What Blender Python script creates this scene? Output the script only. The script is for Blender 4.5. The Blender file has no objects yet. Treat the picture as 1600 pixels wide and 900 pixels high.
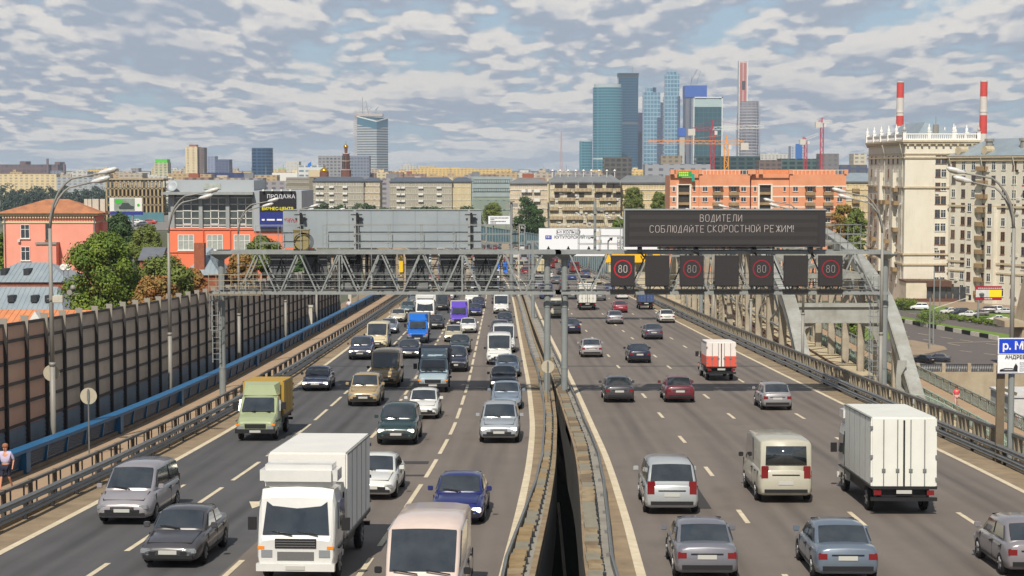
import bpy, bmesh, math, random, bisect
from mathutils import Vector, Matrix
import numpy as np
R=math.radians
random.seed(7)
sc=bpy.context.scene
COL=sc.collection
# ------------------------------------------------ camera
FPX=2727.0; ZC=34.0; PITCH=math.atan(185/FPX)
cam_d=bpy.data.cameras.new('camera'); cam=bpy.data.objects.new('camera',cam_d); COL.objects.link(cam)
cam.location=(0,0,ZC); cam.rotation_euler=(math.pi/2-PITCH,0,0)
cam_d.sensor_width=36; cam_d.lens=36*FPX/1600; cam_d.clip_end=60000; cam_d.clip_start=.5
sc.camera=cam
sc.view_settings.view_transform='Standard'; sc.view_settings.look='None'
sc.view_settings.exposure=0.15; sc.view_settings.gamma=1
# ------------------------------------------------ sky and sun
SUN_EL=R(47); SUN_AZ=R(192)
w=bpy.data.worlds.new('World'); sc.world=w; w.use_nodes=True
def world():
    nt=w.node_tree; N=nt.nodes; L=nt.links; N.clear()
    out=N.new('ShaderNodeOutputWorld'); bg=N.new('ShaderNodeBackground')
    sky=N.new('ShaderNodeTexSky'); sky.sky_type='NISHITA'; sky.sun_disc=False
    sky.sun_elevation=SUN_EL; sky.sun_rotation=SUN_AZ; sky.dust_density=1.5; sky.altitude=150
    tc=N.new('ShaderNodeTexCoord'); sep=N.new('ShaderNodeSeparateXYZ'); L.new(tc.outputs['Generated'],sep.inputs[0])
    def M(op,a,b=None,c=None,clamp=False):
        n=N.new('ShaderNodeMath'); n.operation=op; n.use_clamp=clamp
        for i,v in enumerate((a,b,c)):
            if v is None: continue
            if isinstance(v,(int,float)): n.inputs[i].default_value=v
            else: L.new(v,n.inputs[i])
        return n.outputs[0]
    z=M('MAXIMUM',sep.outputs[2],0.0)
    def ramp(x,a,b):
        m=N.new('ShaderNodeMapRange'); m.interpolation_type='SMOOTHSTEP'; L.new(x,m.inputs[0])
        m.inputs[1].default_value=a; m.inputs[2].default_value=b; return m.outputs[0]
    def field(dz):   # cumulus deck: projected on a flat layer, squeezed towards the horizon
        zz=M('ADD',M('MAXIMUM',M('ADD',z,dz),0),0.066)
        cb=N.new('ShaderNodeCombineXYZ'); L.new(M('MULTIPLY',M('DIVIDE',sep.outputs[0],M('POWER',zz,.5)),10.5),cb.inputs[0]); L.new(M('MULTIPLY',M('DIVIDE',sep.outputs[1],zz),1.25),cb.inputs[1]); cb.inputs[2].default_value=7.7
        def nz(sc_,det,ro,w):
            n=N.new('ShaderNodeTexNoise'); n.inputs['Scale'].default_value=sc_; n.inputs['Detail'].default_value=det; n.inputs['Roughness'].default_value=ro; n.inputs['Distortion'].default_value=w
            L.new(cb.outputs[0],n.inputs['Vector']); return n.outputs[0]
        a=nz(.85,7,.52,.0); b=nz(.27,2,.5,0)
        vo=N.new('ShaderNodeTexVoronoi'); vo.feature='F1'; vo.inputs['Scale'].default_value=3.0; L.new(cb.outputs[0],vo.inputs['Vector'])
        return M('ADD',M('ADD',M('MULTIPLY',a,.72),M('MULTIPLY',b,.28)),M('MULTIPLY',M('SUBTRACT',.4,vo.outputs[0]),.10))
    f0=field(0); f1=field(.0045); f2=field(.011)
    dens=ramp(f0,.345,.47)
    lit=M('ADD',M('MULTIPLY',ramp(M('SUBTRACT',f0,f1),-.045,.055),.5),M('MULTIPLY',ramp(M('SUBTRACT',f0,f2),-.07,.09),.5))
    edge=ramp(f0,.56,.45)
    lit=M('MULTIPLY',lit,M('ADD',.55,M('MULTIPLY',M('SUBTRACT',1,ramp(f0,.50,.66)),.45)))
    mixc=N.new('ShaderNodeMix'); mixc.data_type='RGBA'; L.new(ramp(lit,.05,.9),mixc.inputs[0])
    mixc.inputs[6].default_value=(3.3,3.85,4.7,1); mixc.inputs[7].default_value=(7.3,7.0,6.6,1)
    mixd=mixc
    # blue gap colour (nishita) tinted a little by haze near the horizon
    hz=N.new('ShaderNodeMix'); hz.data_type='RGBA'; hz.inputs[0].default_value=.72; L.new(sky.outputs[0],hz.inputs[6]); hz.inputs[7].default_value=(3.2,4.6,6.0,1)
    mx=N.new('ShaderNodeMix'); mx.data_type='RGBA'; L.new(dens,mx.inputs[0]); L.new(hz.outputs[2],mx.inputs[6]); L.new(mixd.outputs[2],mx.inputs[7])
    # pale bank at the very horizon
    hb=M('SUBTRACT',1,ramp(z,0.0,.03))
    m3=N.new('ShaderNodeMix'); m3.data_type='RGBA'; L.new(M('MULTIPLY',hb,.55),m3.inputs[0]); L.new(mx.outputs[2],m3.inputs[6]); m3.inputs[7].default_value=(4.6,5.2,5.8,1)
    # unseen overhead sky dimmed, as shaded cloud bases, to weaken fill and deepen shadows
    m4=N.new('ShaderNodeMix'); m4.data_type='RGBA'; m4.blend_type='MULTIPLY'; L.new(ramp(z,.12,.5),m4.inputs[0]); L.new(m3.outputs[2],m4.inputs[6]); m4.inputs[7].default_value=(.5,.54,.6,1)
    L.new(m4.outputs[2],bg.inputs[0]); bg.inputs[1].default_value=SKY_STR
    L.new(bg.outputs[0],out.inputs[0])
SKY_STR=.105
world()
sd=bpy.data.lights.new('sun','SUN'); sun=bpy.data.objects.new('sun',sd); COL.objects.link(sun)
sd.energy=4.7; sd.angle=R(.5); sd.color=(1,.93,.82)
sdir=Vector((math.sin(SUN_AZ)*math.cos(SUN_EL),math.cos(SUN_AZ)*math.cos(SUN_EL),math.sin(SUN_EL)))
sun.rotation_euler=sdir.to_track_quat('Z','Y').to_euler(); sun.location=(0,0,200)
# ------------------------------------------------ helpers
KY=[-60,0,50,106,213,318,450,600,900,1500]; KD=[6.5,9.17,11.37,13.85,17.7,20.9,22.9,23.8,24.2,24.4]
def pch(xs,ys):
    n=len(xs);h=[xs[i+1]-xs[i] for i in range(n-1)];d=[(ys[i+1]-ys[i])/h[i] for i in range(n-1)];m=[0]*n;m[0]=d[0];m[-1]=d[-1]
    for i in range(1,n-1): m[i]=0 if d[i-1]*d[i]<=0 else 2/(1/d[i-1]+1/d[i])
    def g(x):
        if x<xs[0]: return ys[0]+m[0]*(x-xs[0])
        if x>xs[-1]: return ys[-1]+m[-1]*(x-xs[-1])
        i=min(max(bisect.bisect_right(xs,x)-1,0),n-2);t=(x-xs[i])/h[i]
        return (2*t**3-3*t*t+1)*ys[i]+(t**3-2*t*t+t)*h[i]*m[i]+(-2*t**3+3*t*t)*ys[i+1]+(t**3-t*t)*h[i]*m[i+1]
    return g
dropf=pch(KY,KD)
def rz(Y): return ZC-dropf(Y)               # road height at distance Y
L3=pch([-60,20,48,60,75,92,110,140,170,200,250,300,365,434,501,551,600,650,700],[-9.5,-5.4,-4.25,-3.75,-3.25,-2.95,-2.92,-3.08,-3.27,-3.45,-3.8,-4.4,-6.7,-11,-17.5,-26,-38,-55,-76])
RA=pch([-60,20,48,60,80,100,120,145,170,200,250,300,365,434,501,551,600,650,700],[5.2,7.0,7.6,7.87,8.12,8.12,8.05,7.9,7.7,7.45,7.2,6.7,4.5,.3,-6.3,-15,-27,-44,-65])
def hd(fn,Y): return math.atan2(-(fn(Y+2)-fn(Y-2)),4)   # heading of the road, rotation about z
def ray(px,py):
    cx=(px-800)/FPX; cy=(450-py)/FPX; s,c=math.sin(PITCH),math.cos(PITCH)
    return cx,c+cy*s,-s+cy*c
def groad(px,py):
    cx,dy,dz=ray(px,py); lo,hi=5,1500
    for _ in range(50):
        m=(lo+hi)/2
        if -dz/dy*m<dropf(m): lo=m
        else: hi=m
    return cx/dy*m, m
def at(px,py,Y):                            # world x,z of a photo point at distance Y
    cx,dy,dz=ray(px,py); return cx/dy*Y, ZC+dz/dy*Y
def gz(px,py,z=0.0):
    cx,dy,dz=ray(px,py); t=(z-ZC)/dz; return cx*t, dy*t
def tag(o,label=None,cat=None,group=None,kind=None):
    if label: o['label']=label
    if cat: o['category']=cat
    if group: o['group']=group
    if kind: o['kind']=kind
    return o
def empty(name,loc=(0,0,0),rotz=0,label=None,cat=None,group=None,parent=None):
    o=bpy.data.objects.new(name,None); COL.objects.link(o); o.location=loc; o.rotation_euler=(0,0,rotz); o.empty_display_size=.3
    if parent: o.parent=parent
    return tag(o,label,cat,group)
def obj(name,me,parent=None,loc=(0,0,0),rot=(0,0,0),scale=(1,1,1)):
    o=bpy.data.objects.new(name,me); COL.objects.link(o); o.location=loc; o.rotation_euler=rot; o.scale=scale
    if parent: o.parent=parent
    return o
class MB:
    def __init__(s): s.v=[]; s.f=[]; s.m=[]
    def add(s,vs,fs,m=0):
        b=len(s.v); s.v+=[tuple(p) for p in vs]; s.f+=[tuple(b+i for i in f) for f in fs]; s.m+=[m]*len(fs)
    def box(s,x0,x1,y0,y1,z0,z1,m=0,rot=0,piv=None):
        vs=[(x,y,z) for z in (z0,z1) for (x,y) in ((x0,y0),(x1,y0),(x1,y1),(x0,y1))]
        if rot:
            px,py=piv or ((x0+x1)/2,(y0+y1)/2); c,q=math.cos(rot),math.sin(rot)
            vs=[(px+(x-px)*c-(y-py)*q,py+(x-px)*q+(y-py)*c,z) for x,y,z in vs]
        s.add(vs,[(0,3,2,1),(4,5,6,7),(0,1,5,4),(1,2,6,5),(2,3,7,6),(3,0,4,7)],m); return s
    def bar(s,p,q,w,h=None,m=0,up=(0,0,1)):
        h=h or w; p=Vector(p);q=Vector(q);d=(q-p).normalized(); u=Vector(up)
        if abs(d.dot(u))>.98: u=Vector((0,1,0))
        a=d.cross(u).normalized(); b=a.cross(d).normalized()
        vs=[e+a*sx*w/2+b*sy*h/2 for e in (p,q) for sx,sy in ((-1,-1),(1,-1),(1,1),(-1,1))]
        s.add(vs,[(0,3,2,1),(4,5,6,7),(0,1,5,4),(1,2,6,5),(2,3,7,6),(3,0,4,7)],m); return s
    def cyl(s,p,q,r0,r1=None,n=10,m=0,cap=True):
        r1=r0 if r1 is None else r1; p=Vector(p);q=Vector(q);d=(q-p).normalized()
        a=d.orthogonal().normalized(); b=d.cross(a)
        vs=[e+(a*math.cos(2*math.pi*i/n)+b*math.sin(2*math.pi*i/n))*r for e,r in ((p,r0),(q,r1)) for i in range(n)]
        fs=[(i,(i+1)%n,n+(i+1)%n,n+i) for i in range(n)]
        if cap: fs+=[tuple(range(n-1,-1,-1)),tuple(range(n,2*n))]
        s.add(vs,fs,m); return s
    def tube(s,pts,r,n=8,m=0):
        pts=[Vector(p) for p in pts]; rs=r if isinstance(r,(list,tuple)) else [r]*len(pts); vs=[]
        a=None
        for i,p in enumerate(pts):
            d=(pts[min(i+1,len(pts)-1)]-pts[max(i-1,0)]).normalized()
            a=d.orthogonal().normalized() if a is None else (a-d*a.dot(d)).normalized()
            b=d.cross(a); vs+=[p+(a*math.cos(2*math.pi*k/n)+b*math.sin(2*math.pi*k/n))*rs[i] for k in range(n)]
        fs=[(i*n+k,i*n+(k+1)%n,(i+1)*n+(k+1)%n,(i+1)*n+k) for i in range(len(pts)-1) for k in range(n)]
        fs+=[tuple(range(n-1,-1,-1)),tuple(range((len(pts)-1)*n,len(pts)*n))]
        s.add(vs,fs,m); return s
    def lathe(s,prof,c=(0,0,0),n=16,m=0):
        vs=[(c[0]+r*math.cos(2*math.pi*k/n),c[1]+r*math.sin(2*math.pi*k/n),c[2]+z) for r,z in prof for k in range(n)]
        fs=[(i*n+k,i*n+(k+1)%n,(i+1)*n+(k+1)%n,(i+1)*n+k) for i in range(len(prof)-1) for k in range(n)]
        s.add(vs,fs+[tuple(range(n-1,-1,-1)),tuple(range((len(prof)-1)*n,len(prof)*n))],m); return s
    def prism(s,poly,z0,z1,m=0):            # horizontal outline pulled up
        n=len(poly); vs=[(x,y,z0) for x,y in poly]+[(x,y,z1) for x,y in poly]
        s.add(vs,[tuple(range(n-1,-1,-1)),tuple(range(n,2*n))]+[(i,(i+1)%n,n+(i+1)%n,n+i) for i in range(n)],m); return s
    def slab(s,poly,y0,y1,m=0):             # outline in x,z pushed through y
        n=len(poly); vs=[(x,y0,z) for x,z in poly]+[(x,y1,z) for x,z in poly]
        s.add(vs,[tuple(range(n)),tuple(range(2*n-1,n-1,-1))]+[(i,n+i,n+(i+1)%n,(i+1)%n) for i in range(n)],m); return s
    def mesh(s,name,mats,smooth=False,bevel=0):
        me=bpy.data.meshes.new(name); me.from_pydata(s.v,[],s.f)
        for x in (mats if isinstance(mats,(list,tuple)) else [mats]): me.materials.append(x)
        me.polygons.foreach_set('material_index',s.m)
        if smooth: me.polygons.foreach_set('use_smooth',[True]*len(s.f))
        me.update()
        bm=bmesh.new(); bm.from_mesh(me)
        if bevel: bmesh.ops.bevel(bm,geom=[e for e in bm.edges if e.is_manifold and e.calc_face_angle(0)>.35],offset=bevel,segments=2,affect='EDGES',clamp_overlap=True)
        bmesh.ops.recalc_face_normals(bm,faces=bm.faces); bm.to_mesh(me); bm.free()
        return me
    def build(s,name,mats,parent=None,loc=(0,0,0),rot=(0,0,0),smooth=False,bevel=0):
        return obj(name,s.mesh(name,mats,smooth,bevel),parent,loc,rot)
def lin(c):
    return tuple(((v/255)/12.92 if v/255<=.04045 else ((v/255+.055)/1.055)**2.4) for v in c)
MATS={}
def mat(name,c,rough=.7,metal=0,var=0,vs=3.0,bump=0,bs=20,emit=0,c2=None,spec=.5,coat=0,coords='Object',stain=0):
    """c is an sRGB 0-255 colour; var mixes towards c2 with soft noise of size vs metres"""
    if name in MATS: return MATS[name]
    m=bpy.data.materials.new(name); m.use_nodes=True; nt=m.node_tree; N=nt.nodes; L=nt.links; b=N['Principled BSDF']
    cc=lin(c); b.inputs['Base Color'].default_value=(*cc,1); b.inputs['Roughness'].default_value=rough; b.inputs['Metallic'].default_value=metal
    b.inputs['Specular IOR Level'].default_value=spec; b.inputs['Coat Weight'].default_value=coat; b.inputs['Coat Roughness'].default_value=.08
    if emit: b.inputs['Emission Color'].default_value=(*cc,1); b.inputs['Emission Strength'].default_value=emit
    if var or bump or stain:
        tc=N.new('ShaderNodeTexCoord'); src=tc.outputs[coords]
        if coords=='World':pass
    if var:
        n=N.new('ShaderNodeTexNoise'); n.inputs['Scale'].default_value=1/vs; n.inputs['Detail'].default_value=6; n.inputs['Roughness'].default_value=.65; L.new(src,n.inputs['Vector'])
        mr=N.new('ShaderNodeMapRange'); mr.inputs[1].default_value=.35; mr.inputs[2].default_value=.65; mr.inputs[4].default_value=var; L.new(n.outputs[0],mr.inputs[0])
        mx=N.new('ShaderNodeMix'); mx.data_type='RGBA'; L.new(mr.outputs[0],mx.inputs[0]); mx.inputs[6].default_value=(*cc,1)
        c2l=lin(c2) if c2 else tuple(v*.55 for v in cc); mx.inputs[7].default_value=(*c2l,1); L.new(mx.outputs[2],b.inputs['Base Color'])
        if stain:   # vertical rain streaks
            mp=N.new('ShaderNodeMapping'); mp.inputs['Scale'].default_value=(1.2,1.2,.08); L.new(src,mp.inputs[0])
            n2=N.new('ShaderNodeTexNoise'); n2.inputs['Scale'].default_value=1.5; n2.inputs['Detail'].default_value=4; L.new(mp.outputs[0],n2.inputs['Vector'])
            r2=N.new('ShaderNodeMapRange'); r2.inputs[1].default_value=.55; r2.inputs[2].default_value=.8; r2.inputs[4].default_value=stain; L.new(n2.outputs[0],r2.inputs[0])
            m2=N.new('ShaderNodeMix'); m2.data_type='RGBA'; L.new(r2.outputs[0],m2.inputs[0]); L.new(mx.outputs[2],m2.inputs[6]); m2.inputs[7].default_value=(*(v*.4 for v in cc),1); L.new(m2.outputs[2],b.inputs['Base Color'])
    if bump:
        n=N.new('ShaderNodeTexNoise'); n.inputs['Scale'].default_value=bs; n.inputs['Detail'].default_value=4; L.new(src,n.inputs['Vector'])
        bp=N.new('ShaderNodeBump'); bp.inputs['Strength'].default_value=bump; bp.inputs['Distance'].default_value=.02; L.new(n.outputs[0],bp.inputs['Height']); L.new(bp.outputs[0],b.inputs['Normal'])
    MATS[name]=m; return m
def facade(name,wall,win,du,dv,fu=.5,fv=.5,rough=.8,grough=.15,gmetal=0,jit=.35,ribs=0,offv=.3):
    """wall of a distant building: windows du x dv metres apart, each pane a little different"""
    if name in MATS: return MATS[name]
    m=bpy.data.materials.new(name); m.use_nodes=True; nt=m.node_tree; N=nt.nodes; L=nt.links; b=N['Principled BSDF']
    def M(op,a,c=None,clamp=False):
        n=N.new('ShaderNodeMath'); n.operation=op; n.use_clamp=clamp
        for i,v in enumerate((a,c)):
            if v is None: continue
            if isinstance(v,(int,float)): n.inputs[i].default_value=v
            else: L.new(v,n.inputs[i])
        return n.outputs[0]
    tc=N.new('ShaderNodeTexCoord'); sp=N.new('ShaderNodeSeparateXYZ'); L.new(tc.outputs['Object'],sp.inputs[0])
    u=M('DIVIDE',M('ADD',sp.outputs[0],sp.outputs[1]),du); v=M('DIVIDE',sp.outputs[2],dv)
    iu=M('FLOOR',u); iv=M('FLOOR',v); fu_=M('SUBTRACT',u,iu); fv_=M('SUBTRACT',v,iv)
    mk=M('MULTIPLY',M('LESS_THAN',M('ABSOLUTE',M('SUBTRACT',fu_,.5)),fu/2),M('LESS_THAN',M('ABSOLUTE',M('SUBTRACT',fv_,.5)),fv/2))
    ge=N.new('ShaderNodeNewGeometry'); sn=N.new('ShaderNodeSeparateXYZ'); L.new(ge.outputs['Normal'],sn.inputs[0])
    mk=M('MULTIPLY',mk,M('LESS_THAN',M('ABSOLUTE',sn.outputs[2]),.5))
    cb=N.new('ShaderNodeCombineXYZ'); L.new(iu,cb.inputs[0]); L.new(iv,cb.inputs[1])
    wn=N.new('ShaderNodeTexWhiteNoise'); wn.noise_dimensions='2D'; L.new(cb.outputs[0],wn.inputs['Vector'])
    g=N.new('ShaderNodeMix'); g.data_type='RGBA'; L.new(M('MULTIPLY',wn.outputs[0],jit),g.inputs[0]); g.inputs[6].default_value=(*lin(win),1); g.inputs[7].default_value=(*lin(wall),1)
    ns=N.new('ShaderNodeTexNoise'); ns.inputs['Scale'].default_value=.05; ns.inputs['Detail'].default_value=5; L.new(tc.outputs['Object'],ns.inputs['Vector'])
    wl=N.new('ShaderNodeMix'); wl.data_type='RGBA'; L.new(M('MULTIPLY',ns.outputs[0],.5),wl.inputs[0]); wl.inputs[6].default_value=(*lin(wall),1); wl.inputs[7].default_value=(*(x*.7 for x in lin(wall)),1)
    mx=N.new('ShaderNodeMix'); mx.data_type='RGBA'; L.new(mk,mx.inputs[0]); L.new(wl.outputs[2],mx.inputs[6]); L.new(g.outputs[2],mx.inputs[7]); L.new(mx.outputs[2],b.inputs['Base Color'])
    rr=N.new('ShaderNodeMapRange'); L.new(mk,rr.inputs[0]); rr.inputs[3].default_value=rough; rr.inputs[4].default_value=grough; L.new(rr.outputs[0],b.inputs['Roughness'])
    if gmetal: L.new(M('MULTIPLY',mk,gmetal),b.inputs['Metallic'])
    MATS[name]=m; return m
def text(s,size,parent,loc,rot,m,name='lettering',align='CENTER',depth=.01,bold=0):
    cu=bpy.data.curves.new(name,'FONT'); cu.body=s; cu.size=size; cu.align_x=align; cu.align_y='CENTER'; cu.extrude=depth; cu.offset=bold
    t=bpy.data.objects.new('tmp',cu); COL.objects.link(t)
    dg=bpy.context.evaluated_depsgraph_get(); me=bpy.data.meshes.new_from_object(t.evaluated_get(dg)); bpy.data.objects.remove(t)
    me.materials.clear(); me.materials.append(m); return obj(name,me,parent,loc,rot)
FR=(math.pi/2,0,0)   # text facing the camera side (-y)
ORD=['nearest','second nearest','third nearest','fourth nearest','fifth nearest','sixth nearest','seventh nearest','eighth nearest','ninth nearest','tenth nearest','eleventh nearest','twelfth nearest','thirteenth nearest','fourteenth nearest']
# ================================================ ground, water, roads
def asphalt(name,c,c2,c3):
    m=mat(name,c,.82,var=.6,vs=3,c2=c2,bump=.2,bs=50); nt=m.node_tree; N=nt.nodes; L=nt.links; b=N['Principled BSDF']
    src=b.inputs['Base Color'].links[0].from_socket; tc=N.new('ShaderNodeTexCoord'); 
    for sc3,k,lo,hi,col in (((1.1,.012,1),1.0,.46,.72,c3),((.8,.35,1),6.0,.6,.74,tuple(int(v*.78) for v in c)),((60,60,60),1.0,.5,.75,tuple(min(255,int(v*1.25)) for v in c))):
        mp=N.new('ShaderNodeMapping'); mp.inputs['Scale'].default_value=sc3; L.new(tc.outputs['Object'],mp.inputs[0])
        n=N.new('ShaderNodeTexNoise'); n.inputs['Scale'].default_value=k*(1 if k<2 else .12); n.inputs['Detail'].default_value=5; L.new(mp.outputs[0],n.inputs['Vector'])
        r=N.new('ShaderNodeMapRange'); r.inputs[1].default_value=lo; r.inputs[2].default_value=hi; r.inputs[4].default_value=.55; L.new(n.outputs[0],r.inputs[0])
        x=N.new('ShaderNodeMix'); x.data_type='RGBA'; L.new(r.outputs[0],x.inputs[0]); L.new(src,x.inputs[6]); x.inputs[7].default_value=(*lin(col),1); src=x.outputs[2]
    # wheel tracks and oil drip lines that follow the lanes (uv: u = metres across from the lane line, v = metres along)
    uv=N.new('ShaderNodeUVMap'); sp=N.new('ShaderNodeSeparateXYZ'); L.new(uv.outputs[0],sp.inputs[0])
    def M(op,x,y=None):
        n=N.new('ShaderNodeMath'); n.operation=op
        for i,v in enumerate((x,y)):
            if v is None: continue
            if isinstance(v,(int,float)): n.inputs[i].default_value=v
            else: L.new(v,n.inputs[i])
        return n.outputs[0]
    t=M('MULTIPLY',M('ABSOLUTE',M('SUBTRACT',M('FRACT',M('DIVIDE',M('ADD',sp.outputs[0],19.0-.08),3.78)),.5)),3.78)
    def band(c,w_):
        r=N.new('ShaderNodeMapRange'); r.interpolation_type='SMOOTHSTEP'; L.new(M('ABSOLUTE',M('SUBTRACT',t,c)),r.inputs[0]); r.inputs[1].default_value=w_; r.inputs[2].default_value=0; return r.outputs[0]
    bands=M('MAXIMUM',band(0,.5),M('MULTIPLY',band(.85,.45),.6))
    mp=N.new('ShaderNodeMapping'); mp.inputs['Scale'].default_value=(1.3,.06,1); L.new(uv.outputs[0],mp.inputs[0]); n=N.new('ShaderNodeTexNoise'); n.inputs['Scale'].default_value=1.2; n.inputs['Detail'].default_value=7; L.new(mp.outputs[0],n.inputs['Vector'])
    r=N.new('ShaderNodeMapRange'); r.inputs[1].default_value=.32; r.inputs[2].default_value=.7; r.inputs[3].default_value=.15; r.inputs[4].default_value=.85; L.new(n.outputs[0],r.inputs[0])
    x=N.new('ShaderNodeMix'); x.data_type='RGBA'; L.new(M('MULTIPLY',M('MULTIPLY',bands,r.outputs[0]),1.0),x.inputs[0]); L.new(src,x.inputs[6]); x.inputs[7].default_value=(*(v*.45 for v in lin(c)),1); src=x.outputs[2]
    L.new(src,b.inputs['Base Color']); return m
ASPH_D=asphalt('asphalt_old',(78,77,78),(90,89,89),(66,66,68))
ASPH_B=asphalt('asphalt_brown',(113,104,96),(100,92,86),(92,84,79))
DUST=mat('dusty_concrete',(150,131,104),.9,var=.9,vs=1.2,c2=(118,103,84),bump=.2,bs=30)
PATH=mat('path_asphalt',(168,142,114),.9,var=.6,vs=2,c2=(150,127,103),bump=.1,bs=40)
WHITE=mat('road_paint',(214,200,172),.7,var=.6,vs=.5,c2=(176,162,136))
CONC=mat('concrete',(150,146,136),.85,var=.7,vs=2,c2=(120,114,104),bump=.2,bs=15,stain=.3)
CONCD=mat('concrete_under',(90,88,84),.9,var=.5,vs=3)
RUSTC=mat('rusty_concrete',(148,132,104),.9,var=.9,vs=.6,c2=(116,94,66),bump=.3,bs=12)
GALV=mat('galvanised_steel',(128,130,130),.5,metal=.35,var=.6,vs=.4,c2=(104,105,104))
GALVL=mat('weathered_steel_paint',(152,156,156),.5,var=.5,vs=.6,c2=(124,126,124))
DARKST=mat('dark_steel',(48,50,54),.55,metal=.2)
BLACK=mat('black_steel',(18,18,20),.5)
BLUE=mat('blue_paint',(20,98,146),.45,var=.6,vs=.8,c2=(30,82,120))
BLUED=mat('blue_slats',(22,62,92),.5)
GRASS=mat('grass_green',(84,118,40),.95,var=.9,vs=1.6,c2=(116,132,52),bump=.4,bs=8)
SOIL=mat('city_ground',(104,102,92),.95,var=.9,vs=40,c2=(70,82,52))
WATER=mat('river_water',(30,38,36),.12,var=.4,vs=8,c2=(38,46,40),bump=.3,bs=1.2)
STONE=mat('quay_granite',(176,162,138),.85,var=.8,vs=3,c2=(150,132,108),bump=.2,bs=5,stain=.25)

def sheet(name,pts,fcs,m,kind='structure'):
    mb=MB(); mb.add(pts,fcs); return tag(mb.build(name,m),kind=kind)
# land: one sheet to the horizon with the river cut out; water below
QY=285
BIGX=30000
land=MB()
land.add([(-BIGX,QY,0),(BIGX,QY,0),(BIGX,45000,0),(-BIGX,45000,0)],[(0,1,2,3)])
land.add([(-BIGX,96,0),(-24,96,0),(-24,QY,0),(-BIGX,QY,0)],[(0,1,2,3)])
tag(land.build('ground',SOIL),kind='structure')
tag(MB().box(-24.0,1500,QY-1.2,QY-.01,-8,.9).box(-24.8,-24.01,96,QY-1.3,-8,.9).build('quay_wall',STONE),'pale granite river quay wall below the embankment road','quay wall')
sheet('river_water',[(-BIGX,-3000,-6),(BIGX,-3000,-6),(BIGX,QY+2,-6),(-BIGX,QY+2,-6)],[(0,1,2,3)],WATER)

YS=[-40,-20,0,15]+list(range(24,240,4))+list(range(240,701,8))
def ribbon(name,fa,fb,zo,m,ys=YS,parent=None,y0=-1e9,y1=1e9,kind='structure'):
    ys=sorted(set([y for y in ys if y0<y<y1]+[y for y in (y0,y1) if abs(y)<1e8]))
    mb=MB(); vs=[]
    for y in ys:
        a,b=fa(y),fb(y); vs+=[(a,y,rz(y)+zo),(b,y,rz(y)+zo)]
    mb.add(vs,[(2*i,2*i+1,2*i+3,2*i+2) for i in range(len(ys)-1)])
    o=mb.build(name,m,parent)
    if name=='road':
        ref=L3 if fa(100)<2 else RA; ul=o.data.uv_layers.new(name='UVMap')
        for l in o.data.loops: v=o.data.vertices[l.vertex_index].co; ul.data[l.index].uv=(v.x-ref(v.y),v.y)
    return tag(o,kind=kind) if not parent else o
def solid(name,fa,fb,z0,z1,m,ys=YS,y0=-1e9,y1=1e9,parent=None,smooth=False,kind='structure'):
    ys=sorted(set([y for y in ys if y0<y<y1]+[y for y in (y0,y1) if abs(y)<1e8]))
    mb=MB(); vs=[]
    for y in ys:
        a,b,z=fa(y),fb(y),rz(y); vs+=[(a,y,z+z0),(b,y,z+z0),(b,y,z+z1),(a,y,z+z1)]
    fs=[(i*4+k,i*4+(k+1)%4,i*4+4+(k+1)%4,i*4+4+k) for i in range(len(ys)-1) for k in range(4)]
    n=len(ys)*4; fs+=[(0,1,2,3),(n-1,n-2,n-3,n-4)]
    mb.add(vs,fs); o=mb.build(name,m,parent)
    return tag(o,kind=kind) if (kind and not parent) else o
def off(fn,d): return lambda y: fn(y)+d
LPo=pch([-60,20,48,55,63,77,92,105,125,160,250,700],[3.9,4.0,4.15,4.3,4.45,4.62,4.68,4.72,4.75,4.6,4.6,4.6])   # inner kerb, left carriageway
LGo=pch([-60,20,48,55,63,79,92,105,125,160,250,700],[4.3,4.6,4.98,5.05,5.12,5.2,5.3,5.42,5.42,5.3,5.3,5.3])
RPo=pch([-60,20,48,55,63,78,92,107,125,160,250,700],[-4.4,-4.6,-4.8,-4.7,-4.6,-4.45,-4.5,-4.5,-4.5,-4.5,-4.5,-4.5])
RGo=pch([-60,20,48,56,66,77,91,105,110,125,160,700],[-4.8,-5.2,-5.6,-5.55,-5.45,-5.4,-5.4,-5.42,-5.4,-5.4,-5.4,-5.4])
fLP=lambda y:L3(y)+LPo(y); fLG=lambda y:min(L3(y)+LGo(y),RA(y)+RGo(y)-.12) if y<300 else L3(y)+LGo(y)
fRP=lambda y:RA(y)+RPo(y); fRG=lambda y:RA(y)+RGo(y)
# deck slabs (bridge and viaduct)
solid('road_deck',off(L3,-20.2),fLG,-2.6,-.05,CONCD)
solid('road_deck',fRG,off(RA,13.6),-2.6,-.05,CONCD)
ribbon('road',off(L3,-12.6),off(L3,-3.9),0,ASPH_D)
ribbon('road',off(L3,-3.9),fLP,0,ASPH_B)
ribbon('road',fRP,off(RA,12.6),0,ASPH_B)
ribbon('road_verge',off(L3,-12.6),off(L3,-11.25),.006,DUST)
ribbon('road_verge',off(L3,4.15),fLP,.006,DUST,y0=-40,y1=400)
ribbon('road_verge',fRP,off(RA,-4.1),.006,DUST,y0=-40,y1=400)
ribbon('road_verge',off(RA,11.3),off(RA,12.6),.006,DUST)
ribbon('pavement',off(L3,-16.0),off(L3,-12.95),.12,PATH)
solid('pavement_kerb',off(L3,-12.95),off(L3,-12.6),-.05,.15,DUST)
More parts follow.
